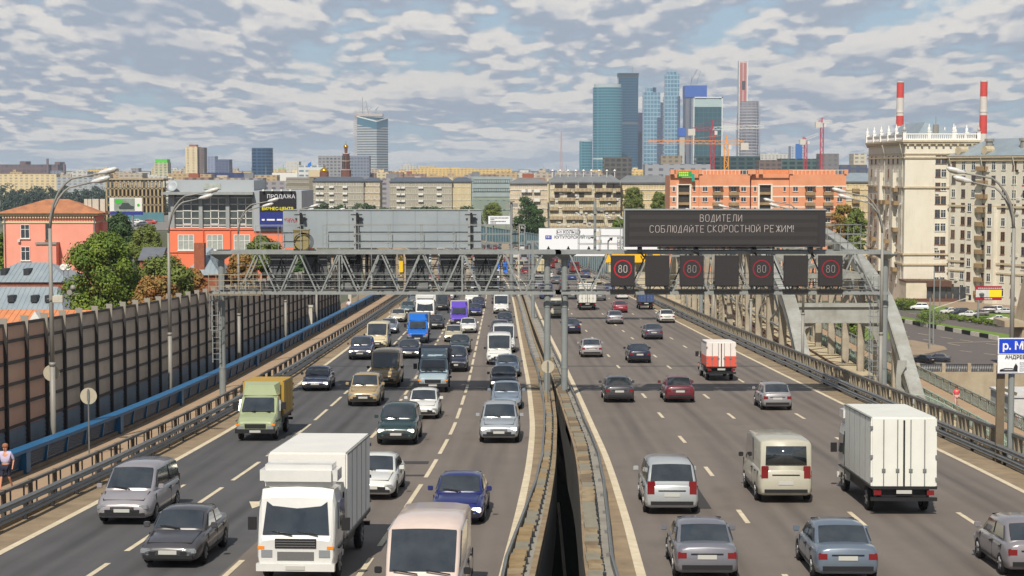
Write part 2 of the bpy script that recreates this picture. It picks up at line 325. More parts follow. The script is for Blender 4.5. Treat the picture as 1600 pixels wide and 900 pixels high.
# dark tyre-worn bands and patches on the asphalt
PATCH=mat('asphalt_patch',(56,54,54),.85)
for (px,py,w_,h_) in ((635,723,.95,.5),(642,743,.6,.25)):
    x,y=groad(px,py); tag(MB().add([(x-w_,y-h_,rz(y)+.006),(x+w_,y-h_,rz(y)+.006),(x+w_,y+h_,rz(y)+.006),(x-w_,y+h_,rz(y)+.006)],[(0,1,2,3)]) or None) if 0 else ribbon('asphalt_patch',lambda q:x-w_,lambda q:x+w_,.006,PATCH,ys=[y-h_,y+h_])
SEAM=mat('expansion_joint',(58,54,52),.7)
for yy in (131,228): 
    ribbon('expansion_joint',off(L3,-12.5),fLP,.008,SEAM,ys=[yy,yy+.5]); ribbon('expansion_joint',fRP,off(RA,12.5),.008,SEAM,ys=[yy,yy+.5])
rp=random.Random(31)
for i in range(3):
    fn_,lo,hi=((L3,-10.5,3),(RA,-3,10))[i%2]; c_=rp.uniform(lo,hi); y_=rp.uniform(50,170); w_=rp.uniform(.12,.9); h_=rp.uniform(.3,4 if w_<.4 else 1.6)
    ribbon('asphalt_patch',off(fn_,c_-w_),off(fn_,c_+w_),.0095,PATCH,ys=[y_-h_,y_,y_+h_])
# painted lines
def line(fn,d,w_=.2,**k): return ribbon('road_marking',off(fn,d-w_/2),off(fn,d+w_/2),.012,WHITE,**k)
line(L3,-11.2,.26); line(L3,4.02,.27); line(RA,-4.0,.27); line(RA,11.2,.24)
def dashes(fn,d,on,per,ph,y1=560,w_=.17):
    mb=MB(); y=ph
    while y<y1:
        a,b=y,y+on; m_=(a+b)/2; vs=[]
        for q in (a,m_,b): vs+=[(fn(q)+d-w_/2,q,rz(q)+.012),(fn(q)+d+w_/2,q,rz(q)+.012)]
        mb.add(vs,[(0,1,3,2),(2,3,5,4)]); y+=per
    tag(mb.build('road_marking',WHITE),kind='structure')
def phase(px,py,per): return groad(px,py)[1]%per
dashes(L3,0,6,8,phase(628,793,8)-8)
dashes(L3,-3.72,3,12,phase(555,707,12)-12,220); dashes(L3,-3.72,3,12,phase(555,707,12)-12+6,220)
dashes(L3,-7.5,6,8,phase(360,751,8)-8)
dashes(RA,0,3,12,phase(1040.5,653,12)-12); dashes(RA,3.78,3,12,phase(1204,694,12)-12); dashes(RA,7.5,3,12,phase(1329,694.5,12)-12)
# arrows painted in lanes one and two
def arrow(px,py,side):
    x,y=groad(px,py); mb=MB(); z=lambda q:rz(q)+.013; s=hd(L3,y)
    def P(a,b): return (x+a*1.0-math.sin(s)*0+b*(-math.tan(s)),y+b,z(y+b))
    mb.add([P(-.07,1.6),P(.07,1.6),P(.07,6.2),P(-.07,6.2)],[(0,1,2,3)])
    mb.add([P(0,0),P(.42,1.7),P(-.42,1.7)],[(0,1,2)])
    tag(mb.build('road_marking',WHITE),kind='structure')
arrow(226,795,1); arrow(394,795,1)

# ------------------------------------------------ median parapets, guard rails
def barrier(label,fa,z0,h,m,th=.06,step=4.0,y0=-20,y1=330,postm=DARKST,group=None,name='guard_rail',post_h=.75,side=1,rails=1):
    root=empty(name,(fa(y0),y0,rz(y0)),0,label,'guard rail',group)
    lx,ly,lz=root.location
    for r in range(rails):
        mb=MB(); vs=[]; ys=[y0+i*(y1-y0)/ (int((y1-y0)/4)) for i in range(int((y1-y0)/4)+1)]
        prof=[(-.02,0),(.05,.06),(0,.13),(.05,.20),(-.02,.27),(-.05,.27),(-.05,0)]
        for y in ys:
            x=fa(y)+.03*math.sin(y*.21)+.02*math.sin(y*.9)
            for a,b in prof: vs.append((x+side*a-lx,y-ly,rz(y)+z0+h-.27+b-r*.4-lz))
        n=len(prof); fs=[(i*n+k,i*n+(k+1)%n,(i+1)*n+(k+1)%n,(i+1)*n+k) for i in range(len(ys)-1) for k in range(n)]
        mb.add(vs,fs); mb.build('rail',m,root)
    pm=MB().box(-.06,.06,-.05,.05,-.05,post_h).box(-.1,.1,-.06,.06,post_h-.3,post_h-.12).mesh('post',postm)
    y=y0+1; k=0
    while y<y1 and k<100:
        obj('post',pm,root,(fa(y)-side*.1-lx,y-ly,rz(y)+z0-lz)); y+=step; k+=1
    return root
# inner parapets: low concrete kerb with panels
def parapet(label,fa,fb,m,seed):
    rnd=random.Random(seed); y0=20; y1=300
    root=empty('median_parapet',(fa(y0),y0,rz(y0)),0,label,'parapet','median parapets')
    lx,ly,lz=root.location
    s=solid('base',lambda y:fa(y),lambda y:fb(y),-.05,.35,CONC,ys=YS,y0=y0,y1=y1,parent=None,kind=None)
    s.parent=root; s.matrix_parent_inverse=Matrix.Translation((-lx,-ly,-lz))
    y=y0+.3
    for k in range(100):
        L_=rnd.choice((1.15,1.15,1.15,1.1)); w_=(fb(y)-fa(y))
        g=MB(); 
        x0=fa(y)-lx+.12*w_; x1=fa(y)-lx+w_*.62
        tilt=rnd.uniform(-.03,.03)
        g.box(x0+tilt,x1+tilt,0,L_*.93,.34,.46+rnd.uniform(-.04,.05),0,rot=hd(L3 if seed==1 else RA,y)+rnd.uniform(-.03,.03))
        g.box(x1-.03,x1+.06,L_*.3,L_*.42,.35,.5,1)
        g.build('cover_slab',[m[rnd.randrange(len(m))],DARKST],root,(0,y-ly,rz(y)-lz))
        y+=L_
    return root
TAN2=mat('ochre_slab',(146,126,92),.9,var=.9,vs=.4,c2=(122,98,64)); TAN3=mat('brown_slab',(116,100,78),.9,var=.6,vs=.5)
GRYS=mat('grey_slab',(130,124,108),.9,var=.6,vs=.5,c2=(110,104,90))
parapet('low median parapet with ochre cover slabs, edge of the left carriageway',fLP,fLG,[TAN2,TAN2,RUSTC,GRYS],1)
parapet('low median parapet with grey and brown slabs, edge of the right carriageway',fRG,fRP,[GRYS,GRYS,TAN3,RUSTC],2)
solid('median_lip',lambda y:fLG(y)-.16,fLG,-.1,.42,RUSTC,y0=20,y1=300)
solid('median_lip',fRG,lambda y:fRG(y)+.16,-.1,.42,DUST,y0=20,y1=300)
barrier('thin wavy guard rail beside the ochre median slabs, left carriageway',off(fLP,-.02),0,.6,GALV,y0=20,y1=320,step=4,post_h=.45,postm=GALV,group='median guard rails',side=-1)
barrier('thin wavy guard rail beside the grey median slabs, right carriageway',off(fRP,.02),0,.6,GALV,y0=20,y1=320,step=4,post_h=.45,postm=GALV,group='median guard rails',side=1)
tag(MB().cyl((2.0,47,17),(2.25,84,17.8),.07,n=6).build('pipe',CONC),'thin pale pipe running inside the dark gap of the median','pipe')
tag(MB().cyl((1.7,40,15),(1.55,90,15.5),.05,n=6).build('pipe',CONCD),'dull dark pipe deep in the gap of the median','pipe')

# ------------------------------------------------ picket railings
def picket(name,label,cat,fa,z0,h,mtop,mp,y0,y1,step,pick,w_=.05,top=.1,postw=.14,group=None,infill=None):
    root=empty(name,(fa(y0),y0,rz(y0)+z0),0,label,cat,group); lx,ly,lz=root.location
    y=y0; k=0
    while y<y1 and k<100:
        a=Vector((fa(y)-lx,y-ly,rz(y)+z0-lz)); b=Vector((fa(y+step)-lx,y+step-ly,rz(y+step)+z0-lz)); d=b-a
        g=MB(); U=Vector((0,0,1)); loc=a.copy(); aa=Vector((0,0,0))
        g.bar(aa+U*h,aa+d+U*h,top*1.3,top,0); g.bar(aa+U*.12,aa+d+U*.12,top*.7,top*.6,1)
        n=int(step/pick)
        for i in range(n):
            p=aa+d*((i+.5)/n); g.bar(p+U*.1,p+U*(h-top/2),w_,w_,1)
        g.build('railing_panel',[mtop,mp],root,loc)
        MB().box(-postw/2,postw/2,-postw/2,postw/2,-.05,h+.06).build('post',mp,root,loc) if k==0 else None
        if k==0: pm=root.children[-1].data if root.children else None; pmesh=[c for c in root.children if c.name.startswith('post')][0].data
        else: obj('post',pmesh,root,loc)
        y+=step; k+=1
    return root
RAILD=mat('railing_brown_steel',(70,62,56),.6,var=.5,vs=.5,c2=(98,88,76)); RAILT=mat('railing_top_grey',(108,104,98),.55)
picket('pavement_railing','dark steel picket railing between the pavement and the left lanes','railing',off(L3,-12.85),.12,.98,RAILT,RAILD,40,330,2.8,1.4,group='carriageway edge railings')
barrier('double steel guard rail along the left edge of the left lanes',off(L3,-12.42),0,.85,GALV,y0=30,y1=330,step=3,rails=2,side=1,group='carriageway guard rails',post_h=.8)
RAILC=mat('railing_tan',(140,130,112),.8,var=.6,vs=.5,c2=(116,106,90))
picket('bridge_railing','heavy railing of thick tan balusters along the right edge of the right lanes','railing',off(RA,13.25),0.1,1.1,RAILT,RAILC,56,345,2.9,1.45,w_=.2,top=.14,group='carriageway edge railings')
barrier('double steel guard rail along the right edge of the right lanes',off(RA,12.55),0,.8,GALV,y0=40,y1=560,step=5.3,rails=2,side=-1,group='carriageway guard rails',post_h=.75)
solid('bridge_kerb',off(RA,12.85),off(RA,13.55),-.05,.12,DUST,y0=20,y1=690)

# blue railing with slatted infill on the left
def blue_rail():
    fa=off(L3,-16.2); y0,y1=48,345; root=empty('blue_railing',(fa(y0),y0,rz(y0)),0,'bright blue railing with wide handrail and slatted panels on a concrete kerb','railing')
    lx,ly,lz=root.location; step=3.0; y=y0; U=Vector((0,0,1))
    while y<y1:
        a=Vector((fa(y),y,rz(y)))-root.location; d=Vector((fa(y+step),y+step,rz(y+step)))-root.location-a; o=Vector((0,0,0))
        g=MB(); X=Vector((1,0,0))
        for q in range(7):
            z=.32+q*.1; g.bar(o+d*.04+U*z+X*(.06+.02*q),o+d*.96+U*z+X*(.06+.02*q),.03,.075,0)
        g.build('slat_panel',[BLUED],root,a)
        p=MB()
        p.slab([(0,.1),(.2,.1),(.16,.25),(.26,1.02),(.08,1.02),(.02,.4)],-.08,.08,0)
        if int((y-y0)/step)%5==2: p.box(-.02,.34,-.3,.3,.2,1.0,0)
        p.build('post',[BLUE],root,a); y+=step
    ys=[y for y in YS if y0<=y<=y1]; g=MB()
    vs=[]
    for y in ys:
        for a,b in ((-.08,1.02),(.34,1.0),(.34,1.14),(-.08,1.2)): vs.append((fa(y)+a-lx,y-ly,rz(y)+b-lz))
    g.add(vs,[(i*4+k,i*4+(k+1)%4,i*4+4+(k+1)%4,i*4+4+k) for i in range(len(ys)-1) for k in range(4)]+[(0,1,2,3)]); g.build('handrail',BLUE,root)
    return root
blue_rail()
solid('pavement_kerb',off(L3,-16.5),off(L3,-15.98),-.05,.3,mat('kerb_concrete',(128,114,96),.9,var=.8,vs=1,c2=(98,86,72)),y0=20,y1=500)
ribbon('service_strip',off(L3,-20.1),off(L3,-16.5),.05,DUST,y0=-40,y1=690)

# ------------------------------------------------ noise barrier on the left
def glow_through(m,k=.55):
    nt=m.node_tree; N=nt.nodes; L=nt.links; b=N['Principled BSDF']; t=N.new('ShaderNodeBsdfTranslucent'); mx=N.new('ShaderNodeMixShader'); mx.inputs[0].default_value=k
    L.new(b.inputs['Base Color'].links[0].from_socket,t.inputs[0]); o=N['Material Output']; L.new(b.outputs[0],mx.inputs[1]); L.new(t.outputs[0],mx.inputs[2]); L.new(mx.outputs[0],o.inputs['Surface']); return m
PAN=glow_through(mat('tinted_panel',(208,198,186),.3,var=.9,vs=2.0,c2=(184,172,160)),.45); PANP=glow_through(mat('pink_tinted_panel',(216,184,164),.3,var=.7,vs=1.2,c2=(200,176,158)),.45)
LOUV=mat('grey_blue_louvre',(96,112,126),.6,var=.5,vs=1); FRM=mat('barrier_frame',(50,48,50),.5); FRL=mat('barrier_post_sunlit_tone',(140,134,124),.6)
def noise_wall():
    X=-21.3; y0=56.8; step=3.2; n=49
    root=empty('noise_barrier',(X,y0,rz(y0)),0,'tall brown tinted-panel noise barrier with dark steel posts beside the pavement','noise barrier')
    pm=MB().box(-.13,.13,-.12,.12,-1,5.2,0).slab([(-.13,5.2),(.13,5.2),(-.05,6.15),(-.13,6.15)],-.11,.11,1).slab([(-.15,6.2),(.2,6.2),(.16,4.7)],-.16,-.13,1).box(.13,.16,-.05,.05,0,5.2,0)  # pale tip and wedge put the sunlight on the post top into the colour
    pme=pm.mesh('post',[FRM,FRL])
    fr=MB()
    ins=.04
    for r in range(6):
        z=(.0,1.5,2.42,3.34,4.26,5.18)[r]; fr.box(-.05,.06,0,step,z-.07,z+.07)
    fr.box(-.05,.06,0,step,5.82,5.95)
    for q in (.11,step-.11-.1): fr.box(-.04,.05,q,q+.1,0,5.9)
    frm=fr.mesh('frame',FRM)
    lou=MB()
    for q in range(7): lou.add([(-.02,.2,.1+q*.19),(.04,.2,.06+q*.19),(.04,step-.2,.06+q*.19),(-.02,step-.2,.1+q*.19)],[(0,1,2,3)]); lou.add([(.04,.2,.06+q*.19),(.0,.2,.26+q*.19),(.0,step-.2,.26+q*.19),(.04,step-.2,.06+q*.19)],[(0,1,2,3)])
    lm=lou.mesh('louvre_panel',LOUV)
    pans=[MB().box(-.015,.015,.2,step-.2,1.56,5.84).mesh('tinted_panel',m_) for m_ in (PAN,PANP)]
    for i in range(n):
        y=y0+i*step; z=rz(y)-rz(y0); sl=(rz(y+step)-rz(y))/step; loc=(0,y-y0,z)
        obj('post',pme,root,loc)
        rot=(math.atan(sl),0,0)
        obj('frame',frm,root,loc,rot); obj('louvre_panel',lm,root,loc,rot)
        obj('tinted_panel',pans[1 if i in (4,5,6) else 0],root,loc,rot)
    return root
noise_wall()
# concrete posts carrying on behind the blue railing
WPO=mat('white_concrete',(196,190,176),.8,var=.5,vs=1)
for i,(px,top) in enumerate(((484,532),(546,488),(600,436),(608,434))):
    Y=20.3*FPX/(800-px); x=-21.5; z=rz(Y)
    tag(MB().box(-.2,.2,-.2,.2,-1,2.6+.4*(i%2)).box(-.27,.27,-.27,.27,2.6+.4*(i%2),2.8+.4*(i%2)).build('concrete_pillar',WPO,None,(x+1.2,Y,z)),'squat pale concrete pillar behind the blue railing, %s'%ORD[i],'pillar','pale pillars behind the blue railing')

# ------------------------------------------------ lamp posts
LMET=mat('lamp_pole_grey',(138,136,130),.5,var=.6,vs=1,c2=(128,124,116)); LHEAD=mat('lamp_head',(196,196,194),.25); LGLASS=mat('lamp_glass',(176,172,160),.2)
def lamp_meshes(side,two=True,H=12.6):
    pole=MB().cyl((0,0,-1),(0,0,4),.125,.12,10).cyl((0,0,4),(0,0,H-2.6),.105,.08,10).cyl((0,0,3.95),(0,0,4.12),.14,.14,10).mesh('pole',LMET,True)
    arms=[]
    for k,(dy,dh,rch) in enumerate(((-.55,0,2.3),(.55,-.4,1.75))):
        pts=[(0,0,H-2.7)]+[(side*rch*(1-math.cos(t))*.72,dy*.6*t/1.4,H-2.7+(2.35+dh)*math.sin(t)/math.sin(1.3)) for t in (.25,.5,.75,1.0,1.2)]
        e=pts[-1]; pts.append((side*(rch),dy*.9,e[2]+.22))
        arms.append((MB().tube(pts,[.07,.065,.06,.055,.05,.045,.04],6).mesh('arm',LMET,True),pts[-1]))
    hm=MB(); n=8
    rings=[]
    for t,wd,hu,hl in ((0,.06,.04,.04),(.15,.13,.10,.06),(.5,.17,.13,.16),(.85,.15,.11,.15),(1.0,.05,.04,.03)):
        x=side*(t*.85-.05); z=t*.22
        rings.append([(x,wd*math.cos(a),z+(hu if math.sin(a)>0 else hl)*math.sin(a)) for a in [2*math.pi*i/n for i in range(n)]])
    vs=[p for r in rings for p in r]; hm.add(vs,[(i*n+k,i*n+(k+1)%n,(i+1)*n+(k+1)%n,(i+1)*n+k) for i in range(4) for k in range(n)]+[tuple(range(n)),tuple(range(4*n,5*n))])
    for j in range(len(hm.f)):
        c=sum((Vector(hm.v[i]) for i in hm.f[j]),Vector())/len(hm.f[j]); hm.m[j]=1 if (c.z<side*c.x*.26-.03 and abs(c.x)>.25) else 0
    head=hm.mesh('lamp_head',[LHEAD,LGLASS],True)
    return pole,arms,head
LM={1:lamp_meshes(1),-1:lamp_meshes(-1)}
def lamp(x,y,side,label,group,z=None,sc_=1):
    pole,arms,head=LM[side]; root=empty('street_lamp',(x,y,rz(y) if z is None else z),0,label,'street lamp',group); root.scale=(sc_,)*3
    obj('pole',pole,root)
    for me,e in arms:
        obj('arm',me,root); obj('lamp_head',head,root,e)
    return root
for i,Y in enumerate((76.3,102.6,128.7,155,181,207,233,259,290,320)):
    lamp(L3(Y)-17.0 if Y>140 else -20.2,Y,1,'%s double-arm street lamp along the brown noise barrier'%ORD[i],'street lamps along the left carriageway')
for i,Y in enumerate((76,103,130,157,184,210,237,264,292,320,352,388)):
    lamp(RA(Y)+13.75,Y,-1,'%s double-arm street lamp outside the right carriageway railing'%ORD[i],'street lamps along the right carriageway')
# items on the first lamp
x,z=at(92,467,76.2)
bx=empty('control_box',(x,76.1,z),0,'white equipment box fixed to the nearest left lamp post','box')
MB().box(-.22,.22,-.15,.15,-.16,.16).build('case',WPO,bx,bevel=.02); MB().bar((-.5,0,.0),(.9,0,.25),.03).cyl((.52,0,.3),(.52,-.12,.3),.12).build('bracket',LMET,bx)
x,z=at(115,450,76.2)
cc=empty('camera',(x,76.1,z),0,'small dome camera on a bracket beside the nearest left lamp post','camera')
MB().lathe([(.02,.14),(.1,.12),(.13,.0),(.11,-.06)],n=12).build('housing',LMET,cc,smooth=True); MB().lathe([(.1,-.06),(.08,-.14),(.02,-.17)],n=12).build('dome',BLACK,cc,smooth=True)
# round signs seen from behind
SGB=mat('sign_back',(178,170,150),.6,var=.4,vs=.3,c2=(150,142,124))
def roundback(px,py,Y,base,label,r=.36,post=True):
    x,z=at(px,py,Y); root=empty('road_sign',(x,Y,base),0,label,'road sign','round signs seen from behind')
    MB().cyl((0,.03,z-base),(0,.06,z-base),r,n=28).build('sign_disc',SGB,root)
    if post: MB().cyl((0,0,-.1),(0,0,z-base+.3),.035,n=8).build('post',GALV,root)
    MB().box(-.05,.05,-.03,.03,z-base-.2,z-base+.24).build('bracket',GALV,root)
roundback(138,619,75,rz(75)+.12,'round sign seen from behind on a thin post on the pavement')
roundback(80,583,76.6,rz(76.6),'round sign seen from behind, mounted behind the nearest left lamp post',post=False)
roundback(856,573,97,rz(97)+.3,'round sign seen from behind on a grey post in the median')
# ================================================ gantries over the road
GB=mat('gantry_paint',(140,144,143),.5,var=.6,vs=.5,c2=(112,114,112)); GP=mat('gantry_post_paint',(122,128,128),.45,var=.6,vs=.8,c2=(138,142,140))
YF,YB=104.4,106.1
ZT,ZB=at(800,394.5,YF)[1],at(800,458,YF)[1]
def gantry(px0,px1,poles,first,pitch,label,rails,seed,joint):
    X0,X1=at(px0,400,YF)[0],at(px1,400,YF)[0]
    root=empty('gantry',(at(poles[0],600,105.2)[0],105.2,rz(105.2)),0,label,'gantry','steel gantries over the motorway'); ox,oy,oz=root.location
    P=lambda x,y,z:(x-ox,y-oy,z-oz)
    for y,nm in ((YF,'front_truss'),(YB,'rear_truss')):
        g=MB(); g.bar(P(X0,y,ZT),P(X1,y,ZT),.17,.2); g.bar(P(X0,y,ZB),P(X1,y,ZB),.15,.17)
        px=first; k=0
        while px<px1-10:
            xa,xb,xc=(at(p,400,YF)[0] for p in (px-pitch/2,px,px+pitch/2))
            if xa>X0-.1: g.bar(P(xa+.1,y,ZB),P(xb-.04,y,ZT),.085)
            if xc<X1+.1: g.bar(P(xb+.04,y,ZT),P(xc-.1,y,ZB),.085)
            if k%3==2: g.bar(P(xb,y,ZB),P(xb,y,ZT),.09)
            px+=pitch; k+=1
        for zz in (.4,.75,1.1): g.bar(P(X0+.6,y+.06,ZB+zz),P(X1-.6,y+.06,ZB+zz),.03)
        g.build(nm,GB,root)
    g=MB(); n=int((X1-X0)/1.23)
    for i in range(n+1):
        x=X0+(X1-X0)*i/n
        g.bar(P(x,YF,ZT),P(x,YB,ZT),.07); g.bar(P(x,YF,ZB),P(x,YB,ZB),.07)
        if i<n:
            x2=X0+(X1-X0)*(i+1)/n; g.bar(P(x,YF,ZT),P(x2,YB,ZT),.05)
    g.build('cross_bracing',GB,root)
    g=MB().box(X0-ox+.4,X1-ox-.4,YF+.3-oy,YB-.3-oy,ZB-oz+.12,ZB-oz+.16); g.build('walkway',mat('grating',(92,92,90),.7),root)
    for p in poles:
        x=at(p,600,105.2)[0]; r=.2 if p<900 else .215
        zb=rz(105.2)-.2
        MB().cyl(P(x,105.2,zb-(1.5 if p>1300 else 0)),P(x,105.2,ZB+.1),r,n=16).cyl(P(x,105.2,ZB),P(x,105.2,ZT-.2),r*.97,n=16).cyl(P(x,105.2,ZT-.45),P(x,105.2,ZT-.12),r*1.1,.75,n=16).cyl(P(x,105.2,ZB-.9),P(x,105.2,ZB-.55),r*1.15,n=16).cyl(P(x,105.2,zb+2.0),P(x,105.2,zb+2.1),r*1.12,n=16).build('post',GP,root,smooth=False)
    for (a,b,top,st) in rails:
        xa,xb=at(a,390,YF)[0],at(b,390,YF)[0]; zt=at(a,top,YF)[1]
        for y in (YF-.05,YB+.05):
            g=MB(); n=max(2,int((xb-xa)/st))
            for i in range(n+1): x=xa+(xb-xa)*i/n; g.bar(P(x,y,ZT),P(x,y,zt),.035)
            for f in (1,.66,.33): g.bar(P(xa,y,ZT+(zt-ZT)*f),P(xb,y,ZT+(zt-ZT)*f),.035)
            g.build('walkway_railing',GB,root)
    return root,P
gl,PL=gantry(331,877,(348,855),402,64,'steel truss gantry over the left carriageway, carrying sign backs',[(400,470,353,1.6),(505,810,352,1.75),(800,820,352,.7)],1,0)
gr_,PR=gantry(868,1391,(882,1380),824+64,64,'steel truss gantry over the right carriageway, carrying the dark message sign',[(905,972,357,1.3),(1292,1354,352,.62)],2,0)
# end platform, ladder with cage on the left post
g=MB(); xa,xb=at(327,450,104)[0],at(408,450,104)[0]; 
for z in (ZB-.02,ZB+.45,ZB+.8,ZB+1.15):
    g.bar(PL(xa,103.8,z),PL(xb,103.8,z),.045)
for i in range(8): x=xa+(xb-xa)*i/7; g.bar(PL(x,103.8,ZB),PL(x,103.8,ZB+1.15),.035)
g.box(*(sorted((PL(xa,0,0)[0],PL(xb,0,0)[0]))),103.8-105.2,104.3-105.2,ZB-rz(105.2)-.1,ZB-rz(105.2)-.04)
g.build('end_platform',mat('rusty_galvanised',(150,146,130),.6,var=.7,vs=.5,c2=(130,108,72)),gl)
def ladder(xc,y,z0,z1,cage,parent,P):
    g=MB(); 
    for s in (-.22,.22): g.bar(P(xc+s,y,z0),P(xc+s,y,z1),.05)
    z=z0+.2
    while z<z1: g.bar(P(xc-.22,y,z),P(xc+.22,y,z),.03); z+=.33
    g.build('ladder',GB,parent)
    if cage:
        g=MB(); z=z0+2.0
        while z<z1:
            pts=[P(xc+.38*math.sin(t),y-.02-.62*max(0,math.cos(t)),z) for t in [(-1.57+i*.52) for i in range(7)]]; g.tube(pts,.025,5); z+=.9
        for t in (-1.2,-.5,.5,1.2): g.bar(P(xc+.38*math.sin(t),y-.02-.62*math.cos(t),z0+2),P(xc+.38*math.sin(t),y-.02-.62*math.cos(t),z1),.03)
        g.build('ladder_cage',GB,parent)
ladder(at(337,500,104.6)[0],104.75,rz(105)+2.2,ZB,True,gl,PL)
ladder(at(1367,500,105)[0],105.2,rz(105)-.6,ZB+1,True,gr_,PR)
# signs on the right gantry -----------------------------------------
FACE=mat('led_face',(40,37,38),.55,var=.3,vs=.6,c2=(47,44,44)); LEDW=mat('led_white',(172,162,158),.5,emit=.22); LEDR=mat('led_red',(176,20,40),.5,emit=.15); LEDRD=mat('led_red_dim',(132,22,38),.5,emit=.12); LEDWD=mat('led_white_dim',(136,130,128),.5,emit=.1)
GLY={'В':[[(0,0),(0,6),(2.6,6),(3.4,5.2),(3.4,4),(2.6,3.2),(0,3.2)],[(2.6,3.2),(3.8,2.4),(3.8,.8),(3,0),(0,0)]],
'О':[[(1,0),(0,1),(0,5),(1,6),(3,6),(4,5),(4,1),(3,0),(1,0)]],
'Д':[[(0,-.8),(0,0),(4,0),(4,-.8)],[(.7,0),(1.6,4),(2.6,6),(3.4,6),(3.4,0)]],
'И':[[(0,6),(0,0),(4,6),(4,0)]],'Й':[[(0,5),(0,0),(4,5),(4,0)],[(1.2,6.4),(2,5.9),(2.8,6.4)]],
'Т':[[(0,6),(4,6)],[(2,6),(2,0)]],'Е':[[(3.6,6),(0,6),(0,0),(3.6,0)],[(0,3),(3,3)]],
'Л':[[(0,0),(.8,1),(1.2,6),(4,6),(4,0)]],'С':[[(4,5),(3,6),(1,6),(0,5),(0,1),(1,0),(3,0),(4,1)]],
'Б':[[(3.6,6),(0,6),(0,0),(3,0),(3.8,.8),(3.8,2.4),(3,3.2),(0,3.2)]],
'Ю':[[(0,0),(0,6)],[(0,3),(1.5,3)],[(2.2,0),(1.5,1),(1.5,5),(2.2,6),(3.6,6),(4.3,5),(4.3,1),(3.6,0),(2.2,0)]],
'А':[[(0,0),(.4,3),(2.4,6),(3.8,6),(3.8,0)],[(.3,2.2),(3.8,2.2)]],
'К':[[(0,0),(0,6)],[(3.6,6),(0,3),(3.8,0)]],'Р':[[(0,0),(0,6),(3,6),(3.8,5.2),(3.8,3.6),(3,2.8),(0,2.8)]],
'Н':[[(0,0),(0,6)],[(4,0),(4,6)],[(0,3),(4,3)]],'Ж':[[(2.4,0),(2.4,6)],[(0,6),(2.4,3),(4.8,6)],[(0,0),(2.4,3),(4.8,0)]],
'М':[[(0,0),(0,6),(2.2,3),(4.4,6),(4.4,0)]],'!':[[(0,6),(0,2)],[(0,.6),(0,0)]],
'8':[[(1,3.2),(.3,4),(.3,5.2),(1,6),(2.6,6),(3.3,5.2),(3.3,4),(2.6,3.2),(1,3.2),(0,2.4),(0,.8),(1,0),(2.6,0),(3.6,.8),(3.6,2.4),(2.6,3.2)]],
'0':[[(1,0),(0,1),(0,5),(1,6),(2.6,6),(3.6,5),(3.6,1),(2.6,0),(1,0)]],' ':[]}
def strokes(s,cx,z,h,y,w_,width):
    g=MB(); n=len(s); adv=width/n; k=h/6; sx=adv*.66/4
    for i,ch in enumerate(s):
        x0=cx-width/2+i*adv+adv*.17
        for pl in GLY[ch]:
            for a,b in zip(pl,pl[1:]):
                g.bar((x0+a[0]*sx,y,z+a[1]*k),(x0+b[0]*sx,y,z+b[1]*k),w_,w_,0,up=(0,1,0))
    return g
YS_=104.1
x0,zt=at(975.5,328.5,YS_-.25); x1,zb=at(1290,386,YS_-.25)
vm=empty('message_sign',((x0+x1)/2,YS_,zb),0,'long dark electronic message board with two lines of pale letters','message sign')
H_=zt-zb; W_=(x1-x0)/2
MB().box(-W_,W_,-.2,.55,0,H_).build('cabinet',mat('vms_cabinet',(44,42,44),.5),vm,bevel=.015)
MB().box(-W_-.03,W_+.03,-.26,.56,H_,H_+.07).box(-W_-.02,-W_+.05,-.24,.5,0,H_).build('rim',GALVL,vm)
MB().box(-W_+.25,W_-.35,-.235,-.205,.12,H_-.14).build('led_panel',FACE,vm)
gA=mat('led_band',(50,47,47),.55)
g=MB()
for zz in (.3,.78,1.32,1.78): g.box(-W_+.3,W_-.5,-.242,-.236,zz-.13,zz+.13)
g.build('led_band',gA,vm)
def vtext(s,p0,p1,py):   # a text line between photo columns p0..p1 with baseline row py
    xa,zz=at(p0,py,YS_-.25); xb,_=at(p1,py,YS_-.25)
    return strokes(s,(xa+xb)/2-vm.location.x,zz-zb,.40,-.25,.024,xb-xa).build('lettering',LEDW,vm)
vtext('ВОДИТЕЛИ',1092.5,1160.5,346); vtext('СОБЛЮДАЙТЕ',1014,1102,363); vtext('СКОРОСТНОЙ',1104.5,1189,362.5); vtext('РЕЖИМ!',1193,1247,362.5)
g=MB()
for px in (1000,1088,1178,1267): 
    x=at(px,390,YS_)[0]-vm.location.x; g.box(x-.12,x+.12,-.1,.6,-.35,0); g.bar((x,-.1,-.3),(x+.25,.3,-.6),.07)
g.box(-W_+2,W_-3,-.1,.1,-.12,-.02)
g.build('bracket',BLACK,vm)
lab80=['round 80 speed limit','blank dark']
